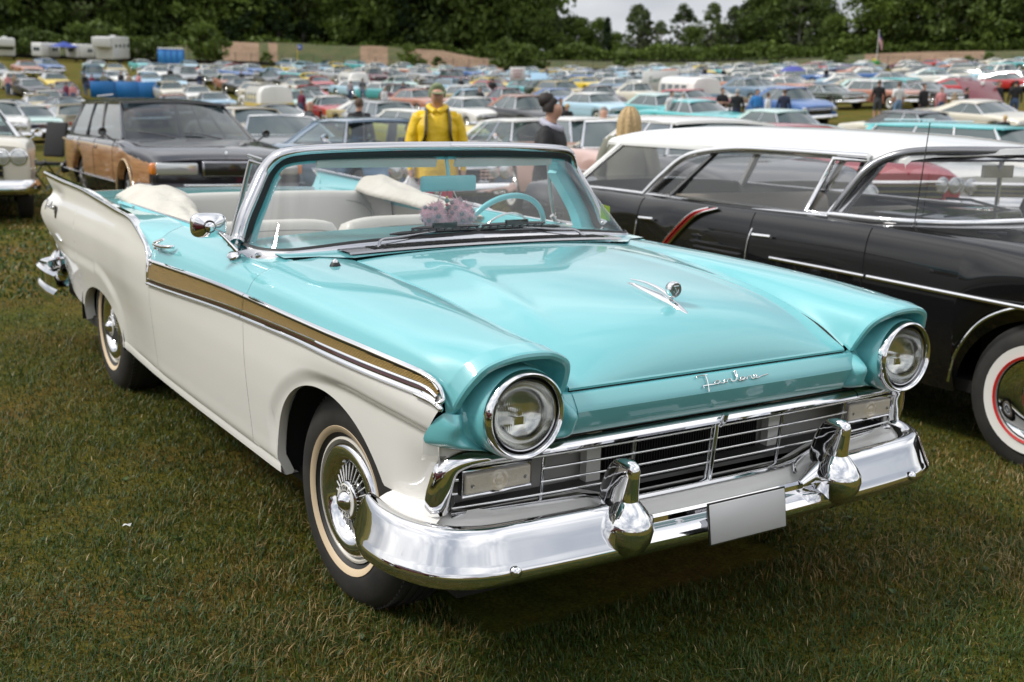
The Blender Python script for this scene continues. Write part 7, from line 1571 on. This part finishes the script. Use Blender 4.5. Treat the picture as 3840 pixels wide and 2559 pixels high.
def blades(n, dlo, dhi, hs, wd, seed, name, lab):
    r_ = np.random.default_rng(seed); u_ = r_.random(n); d = 1/np.sqrt((1/dlo**2)*(1-u_)+(1/dhi**2)*u_) if True else None
    d = dlo*(dhi/dlo)**u_; an = _yaw+math.radians(2)+r_.uniform(-.60, .60, n); x = CX+np.cos(an)*d; y = CY+np.sin(an)*d
    keep = ~((x > -4.1) & (x < .45) & (np.abs(y) < .62)); x, y, d = x[keep], y[keep], d[keep]; n = len(x); z = ground_z(x, y)
    p1 = vnoise(x+100, y+100, .55, 1); p2 = vnoise(x+50, y+70, .16, 2); p3 = vnoise(x+10, y+10, 1.7, 3)
    dry = np.clip(.8*p1+.40*p2+.8*p3-.62, 0, 1); tone = np.where(r_.random(n) < .12+.75*dry**1.1*.9, .45+.40*r_.random(n)*(.5+dry), .05+.42*r_.random(n)); tone = np.where(r_.random(n) < .02, .9+.1*r_.random(n), tone)
    h = hs*(.45+.9*r_.random(n))*(.55+.8*p2)*(.75+.5*p1); w = wd*(.6+.8*r_.random(n))*(1+.05*d); a = r_.uniform(0, 2*PI, n); ln = r_.normal(0, .85, n)*h+.3*h; bx, by = np.cos(a), np.sin(a); sx, sy = -by, bx
    base = np.stack([x, y, z-.004], 1); side = np.stack([sx, sy, 0*sx], 1)*w[:, None]; dr = np.stack([bx, by, 0*bx], 1)
    mid = base+dr*(ln*.35)[:, None]+np.array([0, 0, 1])*(h*.6)[:, None]; tip = base+dr*ln[:, None]+np.array([0, 0, 1])*(h*np.clip(1-.15*np.abs(ln/h), .4, 1))[:, None]
    V = np.stack([base-side, base+side, mid+side*.75, mid-side*.75, tip], 1).reshape(-1, 3)
    me = bpy.data.meshes.new(name); nf_ = 2*n; me.vertices.add(len(V)); me.vertices.foreach_set('co', V.ravel()); k5 = (np.arange(n)*5)[:, None]
    q = k5+np.array([0, 1, 2, 3]); tr_ = k5+np.array([3, 2, 4]); lp_ = np.concatenate([q, tr_], 1).ravel(); me.loops.add(len(lp_)); me.loops.foreach_set('vertex_index', lp_.astype(np.int32))
    st_ = (np.arange(n)*7)[:, None]+np.array([0, 4]); me.polygons.add(nf_); me.polygons.foreach_set('loop_start', st_.ravel().astype(np.int32)); me.update(calc_edges=True)
    at = me.attributes.new('tone', 'FLOAT', 'POINT'); at.data.foreach_set('value', np.repeat(tone, 5).astype(np.float32)); me.materials.append(BLADE); o = link(name, me); tag(o, kind='stuff', label=lab, cat='grass'); return o
blades(400000, 1.5, 9.0, .030, .0015, 1, 'grass', 'short green and dried brown grass blades around the convertible')
blades(90000, 9.0, 30, .040, .006, 2, 'grass', 'mown grass of the field between the parked cars')
# broad-leaved weeds
def weeds():
    r_ = np.random.default_rng(4); V = []; Fs = []; T = []
    for i in range(260):
        d = 1.6*(8/1.6)**r_.random(); an = _yaw+r_.uniform(-.55, .55); x, y = CX+math.cos(an)*d, CY+math.sin(an)*d
        if -4.1 < x < .5 and abs(y) < .7: continue
        z = gz(x, y)
        for k in range(r_.integers(3, 7)):
            a = r_.uniform(0, 2*PI); L_ = r_.uniform(.012, .032); w = L_*r_.uniform(.25, .42); el = r_.uniform(.3, .9); D = np.array([math.cos(a)*math.cos(el), math.sin(a)*math.cos(el), math.sin(el)]); S = np.array([-math.sin(a), math.cos(a), 0]); b0 = len(V); c = np.array([x, y, z+.004])
            for t_, ww in ((0, .15), (.35, 1), (.7, .8), (1, .05)): q = c+D*L_*t_-np.array([0, 0, L_*.3*t_*t_]); V += [q-S*w*ww, q+S*w*ww]
            for j in range(3): Fs.append((b0+2*j, b0+2*j+1, b0+2*j+3, b0+2*j+2))
            T += [r_.uniform(.1, .5)]*8
    me = mesh('weed_leaves', V, Fs, [BLADE], 180); at = me.attributes.new('tone', 'FLOAT', 'POINT'); at.data.foreach_set('value', np.array(T, dtype=np.float32)); o = link('weed_leaves', me); tag(o, kind='stuff', label='small broad weed leaves among the grass', cat='weeds')
weeds()
x, y = at_d(474, 4.2)
lt = bpy.data.objects.new('x', None); bpy.data.objects.remove(lt)
qq = _f+_r*((476-1920)/F_PX)-_u*((1975-1279.5)/F_PX); s_ = -CAMW.z/qq.z*.985; p_ = CAMW+qq*s_
lit = MB(); lit.grid(np.array([[(-.014, -.008, .004), (-.014, .008, .008)], [(0, -.010, .012), (0, .009, .007)], [(.015, -.007, .005), (.014, .010, .012)]])); lo_ = lit.obj('paper_scrap', [PW], None, 0); lo_.location = (p_.x, p_.y, gz(p_.x, p_.y)+.022); lo_.rotation_euler = (0, 0, .9); tag(lo_, 'small white scrap of paper on the grass left of the front wheel', 'litter')

# ================================================================== bank, fence and trees
def radial(u, d): x, y = at_d(u, d); return x, y
SOIL = mat('bank_soil', (.30, .20, .13), .95, bump=(1.2, 1, .5), var=(.25, (.20, .13, .08))); BANKG = mat('bank_grass', (.055, .085, .022), .95, bump=(2.5, 1, .5), var=(.35, (.12, .11, .045)))
bk = MB(); us = np.linspace(-600, 4500, 150); G = []; r_ = np.random.default_rng(9)
prof_n = np.convolve(r_.random(170), np.ones(12)/12, 'same')[:150]
for i, u in enumerate(us):
    top = np.interp(u, [-600, 560, 820, 1400, 1640, 1800, 2000, 2600, 3300, 4500], [1.4, 2.0, 3.6, 3.7, 3.4, 2.1, 1.8, 1.3, 2.4, 2.7])*(.75+.5*prof_n[i]); row = []
    for dd, f_ in ((190, 0), (194, .45), (198, .85), (202, 1.0), (210, .9), (222, .7)): x, y = radial(u, dd); row.append((x, y, gz(x, y)-.05+top*f_+(.15*math.sin(i*1.7+dd) if 0 < f_ < 1 else 0)))
    G.append(row)
bk.grid(np.array(G))
for i in range(len(bk.M)):
    u = us[i//5]; bk.M[i] = 1 if (820 < u < 1010 or 1340 < u < 1800 or 3150 < u < 3700) and (i % 5) < 3 and (math.sin(u*.037)+math.sin(u*.011+1) > -1.2) else 0
bk.obj('dirt_bank', [BANKG, SOIL], None, 180, kind='structure')
fn = empty('wire_fence'); FP = mat('fence_post', (.10, .09, .08), .8); fz = []
for i, u in enumerate(np.arange(-100, 4000, 58)):
    x, y = radial(u, 187); z = gz(x, y); MB().tube([(x, y, z-.2), (x, y, z+1.9)], .05, 5).obj('post', [FP], fn, 0); fz.append((x, y, z))
for hh in (.25, .6, .95, 1.3, 1.6, 1.85):
    MB().tube([(a, b, c+hh) for a, b, c in fz], .018, 3).obj('wire', [FP], fn, 0)
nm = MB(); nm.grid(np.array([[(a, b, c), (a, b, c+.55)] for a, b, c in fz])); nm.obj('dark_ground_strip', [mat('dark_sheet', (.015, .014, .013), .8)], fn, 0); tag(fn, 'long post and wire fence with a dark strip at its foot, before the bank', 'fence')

def leafmat(name, c0, c1):
    m = bpy.data.materials.new(name); m.use_nodes = True; t = m.node_tree; b = t.nodes['Principled BSDF']; b.inputs['Roughness'].default_value = .6; b.inputs['Specular IOR Level'].default_value = .25
    at = t.nodes.new('ShaderNodeAttribute'); at.attribute_name = 'tone'; oi = t.nodes.new('ShaderNodeObjectInfo'); ad = t.nodes.new('ShaderNodeMath'); ad.operation = 'MULTIPLY_ADD'; ad.inputs[1].default_value = .55; t.links.new(oi.outputs['Random'], ad.inputs[0]); t.links.new(at.outputs['Fac'], ad.inputs[2])
    r = t.nodes.new('ShaderNodeValToRGB'); r.color_ramp.elements[0].color = (*c0, 1); r.color_ramp.elements[1].color = (*c1, 1); r.color_ramp.elements[1].position = 1.3 if False else 1.0; t.links.new(ad.outputs[0], r.inputs[0]); t.links.new(r.outputs[0], b.inputs['Base Color'])
    tr = t.nodes.new('ShaderNodeBsdfTranslucent'); t.links.new(r.outputs[0], tr.inputs[0]); mx = t.nodes.new('ShaderNodeMixShader'); mx.inputs[0].default_value = .3; o = t.nodes['Material Output']; t.links.new(b.outputs[0], mx.inputs[1]); t.links.new(tr.outputs[0], mx.inputs[2]); t.links.new(mx.outputs[0], o.inputs[0]); return m
LEAF = leafmat('broad_leaves', (.016, .032, .010), (.14, .20, .035)); LEAFD = leafmat('dark_leaves', (.012, .024, .011), (.055, .095, .028)); LEAFL = leafmat('birch_leaves', (.022, .038, .014), (.13, .17, .055)); BARK = mat('bark', (.06, .05, .04), .9); BARKW = mat('birch_bark', (.28, .27, .25), .8)
def tree_mesh(seed, kind, H, Wd, nclump, nleaf, lsz):
    r_ = np.random.default_rng(seed); P = []; tk = MB()
    lean = r_.normal(0, .03, 2)*H; trunk = np.array([[lean[0]*t*t, lean[1]*t*t, H*.92*t] for t in np.linspace(0, 1, 9)]); tk.tube(trunk, np.linspace(.022*H, .003*H, 9), 6); cen = []
    for i in range(nclump):
        t = r_.uniform(.12 if kind != 'birch' else .28, 1); zz = H*(t*.95)
        rad = Wd*.5*{'round': math.sin(PI*min(1, (t*.93+.07)))**.6, 'cone': (1.03-t)*1.05, 'birch': math.sin(PI*(t**.9)*.97+.05)**.7}[kind]*r_.uniform(.35, 1); a = r_.uniform(0, 2*PI)
        k = trunk[int(t*8)]; c = np.array([k[0]+rad*math.cos(a), k[1]+rad*math.sin(a), zz]); cen.append(c)
        if i % 2 == 0: b0 = np.array([k[0], k[1], max(.5, zz-rad*.7)]); tk.tube([b0, .5*(b0+c)+[0, 0, .1], c], [.006*H, .004*H, .002*H], 4)
    cen = np.array(cen); cr = Wd*(.16 if kind == 'round' else .12 if kind == 'cone' else .10); n = nclump*nleaf; ci = np.repeat(np.arange(nclump), nleaf); off = r_.normal(0, 1, (n, 3)); off /= np.linalg.norm(off, axis=1, keepdims=True); off *= (r_.random(n)**.45)[:, None]*cr*r_.uniform(.6, 1.4, nclump)[ci][:, None]*np.array([1, 1, .75]); 
    c = cen[ci]+off; c = c[c[:, 2] > .3]; n = len(c); ci = ci[:n]; a = r_.normal(0, 1, (n, 3)); a /= np.linalg.norm(a, axis=1, keepdims=True); b = np.cross(a, r_.normal(0, 1, (n, 3))); b /= np.linalg.norm(b, axis=1, keepdims=True); s = lsz*r_.uniform(.5, 1.3, n)[:, None]
    V = np.stack([c-a*s, c+b*s*.6, c+a*s, c-b*s*.6], 1).reshape(-1, 3); me = bpy.data.meshes.new('crown'); me.vertices.add(len(V)); me.vertices.foreach_set('co', V.ravel()); me.loops.add(4*n); me.loops.foreach_set('vertex_index', np.arange(4*n, dtype=np.int32)); me.polygons.add(n); me.polygons.foreach_set('loop_start', (np.arange(n)*4).astype(np.int32)); me.update(calc_edges=True)
    ct = r_.uniform(0, .45, nclump)[ci]; tone = np.clip(ct+r_.uniform(0, .25, n), 0, 1); at = me.attributes.new('tone', 'FLOAT', 'POINT'); at.data.foreach_set('value', np.repeat(tone, 4).astype(np.float32)); me.materials.append({'round': LEAF, 'cone': LEAFD, 'birch': LEAFL}[kind]); return me, tk
PT = {}
def tree(kind, var, x, y, sc, lab, name='broadleaf_tree', rot=0, group='trees beyond the field', sz=1.0):
    key = (kind, var)
    if key not in PT:
        a = {'round': (13, 10.5, 80, 95, .30), 'cone': (15, 5.5, 70, 75, .26), 'birch': (13, 7.0, 95, 42, .22), 'bush': (2.6, 3.4, 26, 40, .20)}[kind]; k2 = 'round' if kind == 'bush' else kind
        me, tk = tree_mesh(var*7+len(kind), k2, *a); PT[key] = (me, tk.mesh('trunk', [BARKW if kind == 'birch' and var % 2 else BARK], 60))
    o = empty(name, (x, y, gz(x, y)+.2), (0, 0, rot)); o.scale = (sc, sc, sc*sz); link('trunk', PT[key][1], o); link('crown', PT[key][0], o); tag(o, lab, 'bush' if kind == 'bush' else 'tree', group); return o
rt = random.Random(5)
TLM = [(0, 'the motorhome'), (180, 'the first small caravan'), (300, 'the second small caravan'), (430, 'the long white trailer'), (645, 'the portable toilets'), (885, 'the pinkish red coupe'), (1117, 'the blue flag'), (1330, 'the blue and white van'), (1640, 'the person in yellow'), (1940, 'the white notice board'), (2230, 'the pale blue hardtop'), (2480, 'the sweet stall sign'), (2765, 'the white pickup van'), (3000, 'the blue umbrella'), (3280, 'the flagpole'), (3590, 'the raised red bonnet')]
tu = set()
def tlab(head, u):
    for t_ in sorted(TLM, key=lambda q: abs(q[0]-u)):
        for side in (['above'] if abs(u-t_[0]) < 60 else ['just left of' if u < t_[0] else 'just right of', 'farther left of' if u < t_[0] else 'farther right of']):
            s_ = head+' '+side+' '+t_[1]
            if s_ not in tu: tu.add(s_); return s_
    return head
# forest on the left, its edge stepping down towards the middle
i = 0
for row, dist in enumerate((216, 227, 240)):
    for u in np.arange(-150, 1960, 88 if row else 76):
        u_ = u+rt.uniform(-25, 25)+row*30
        Ht = np.interp(u_, [-200, 1900, 1960, 2060], [1.45+.2*row, 1.35+.16*row, .95, .7]); 
        if u_ > 1930 and row == 2: continue
        kind = rt.choice(['round', 'round', 'cone', 'round', 'cone'] if row else ['round', 'round', 'round', 'cone', 'birch']); x, y = radial(u_, dist+rt.uniform(-3, 3)); sc = 1.42*Ht*rt.uniform(.82, 1.12)
        if row == 0: sc *= rt.choice([.55, .7, .85, 1.0])
        tree(kind, rt.randint(0, 3), x, y, sc, tlab({'round': ['leafy green', 'dense dark green', 'tall dark'][row], 'cone': ['slim dark conifer', 'tall spruce', 'high back-row spruce'][row], 'birch': 'light green birch'}[kind]+' tree' if kind != 'cone' else ['slim dark conifer', 'tall spruce', 'high back-row spruce'][row], u_), {'cone': 'spruce_tree', 'birch': 'birch_tree'}.get(kind, 'broadleaf_tree'), rt.uniform(0, 6.28), sz=rt.uniform(.95, 1.15))
# the lighter row at the right with sky between
for u, s_, kd in [(1985, .90, 'round'), (2040, 1.02, 'round'), (2075, .98, 'birch'), (2130, .95, 'round'), (2180, .88, 'round'), (2230, .86, 'round'), (2270, .80, 'cone'), (2310, .62, 'round'), (2385, 1.18, 'birch'), (2400, 1.05, 'birch'), (2470, .85, 'birch'), (2500, .45, 'round'), (2555, 1.16, 'birch'), (2590, .75, 'round'), (2655, 1.15, 'birch'), (2690, .8, 'round'), (2745, 1.10, 'birch'), (2790, 1.2, 'birch'), (2840, 1.3, 'round'), (2890, 1.38, 'birch'), (2935, 1.35, 'round'), (2985, 1.42, 'birch'), (3030, 1.32, 'round'), (3075, 1.25, 'birch'), (3110, .9, 'round'), (3150, .55, 'round'), (3200, .62, 'round'), (3240, .9, 'birch'), (3265, 1.25, 'round'), (3310, 1.45, 'birch'), (3360, 1.42, 'round'), (3410, 1.5, 'birch'), (3460, 1.5, 'round'), (3510, 1.52, 'birch'), (3560, 1.5, 'round'), (3610, 1.5, 'birch'), (3665, 1.52, 'round'), (3720, 1.5, 'birch'), (3780, 1.5, 'round'), (3840, 1.5, 'birch'), (3900, 1.5, 'round')]:
    x, y = radial(u, 214+rt.uniform(-4, 4)); tree(kd, rt.randint(0, 3), x, y, 1.42*s_*(.56 if u < 3250 else .66), tlab({'round': 'full green roadside tree', 'birch': 'airy birch', 'cone': 'small dark conifer'}[kd], u), {'cone': 'spruce_tree', 'birch': 'birch_tree'}.get(kd, 'broadleaf_tree'), rt.uniform(0, 6.28))
for u, s_ in [(770, 1.5), (780, 1.1), (1000, .5), (1540, 1.0), (1640, .5), (1900, 1.3), (1950, 1.1), (1985, .7), (2030, .6), (2330, .7), (2620, .5), (2900, .6), (3130, .7), (3620, .4), (3700, .5), (130, 1.2), (300, 1.3), (380, 1.4), (440, 1.2), (560, 1.0), (60, 1.0)]:
    x, y = radial(u, 184 if s_ < 1.4 else 182); tree('bush', rt.randint(0, 2), x, y, s_*1.42, tlab('rounded bush at the foot of the bank', u), 'bush', rt.uniform(0, 6.28), 'bushes along the bank')
hd_ = MB(); r_ = np.random.default_rng(2); n = 26000; uu = r_.uniform(-200, 4100, n); dd = r_.uniform(205, 212, n); bx = np.array([at_d(a, b) for a, b in zip(uu[:n], dd[:n])]); zz = ground_z(bx[:, 0], bx[:, 1])+1.6+r_.random(n)**1.4*(1.5+1.8*vnoise(uu+300, uu*0+3, 60, 6)); a = r_.normal(0, 1, (n, 3)); a /= np.linalg.norm(a, axis=1, keepdims=True); b = np.cross(a, r_.normal(0, 1, (n, 3))); b /= np.linalg.norm(b, axis=1, keepdims=True); c = np.c_[bx, zz]; s = .50
V = np.stack([c-a*s, c+b*s*.6, c+a*s, c-b*s*.6], 1).reshape(-1, 3); me = bpy.data.meshes.new('undergrowth'); me.vertices.add(len(V)); me.vertices.foreach_set('co', V.ravel()); me.loops.add(4*n); me.loops.foreach_set('vertex_index', np.arange(4*n, dtype=np.int32)); me.polygons.add(n); me.polygons.foreach_set('loop_start', (np.arange(n)*4).astype(np.int32)); me.update(calc_edges=True)
at = me.attributes.new('tone', 'FLOAT', 'POINT'); at.data.foreach_set('value', np.repeat(r_.uniform(0, .6, n), 4).astype(np.float32)); me.materials.append(LEAF); o = link('undergrowth', me); tag(o, kind='stuff', label='tangled undergrowth along the top of the bank', cat='undergrowth')
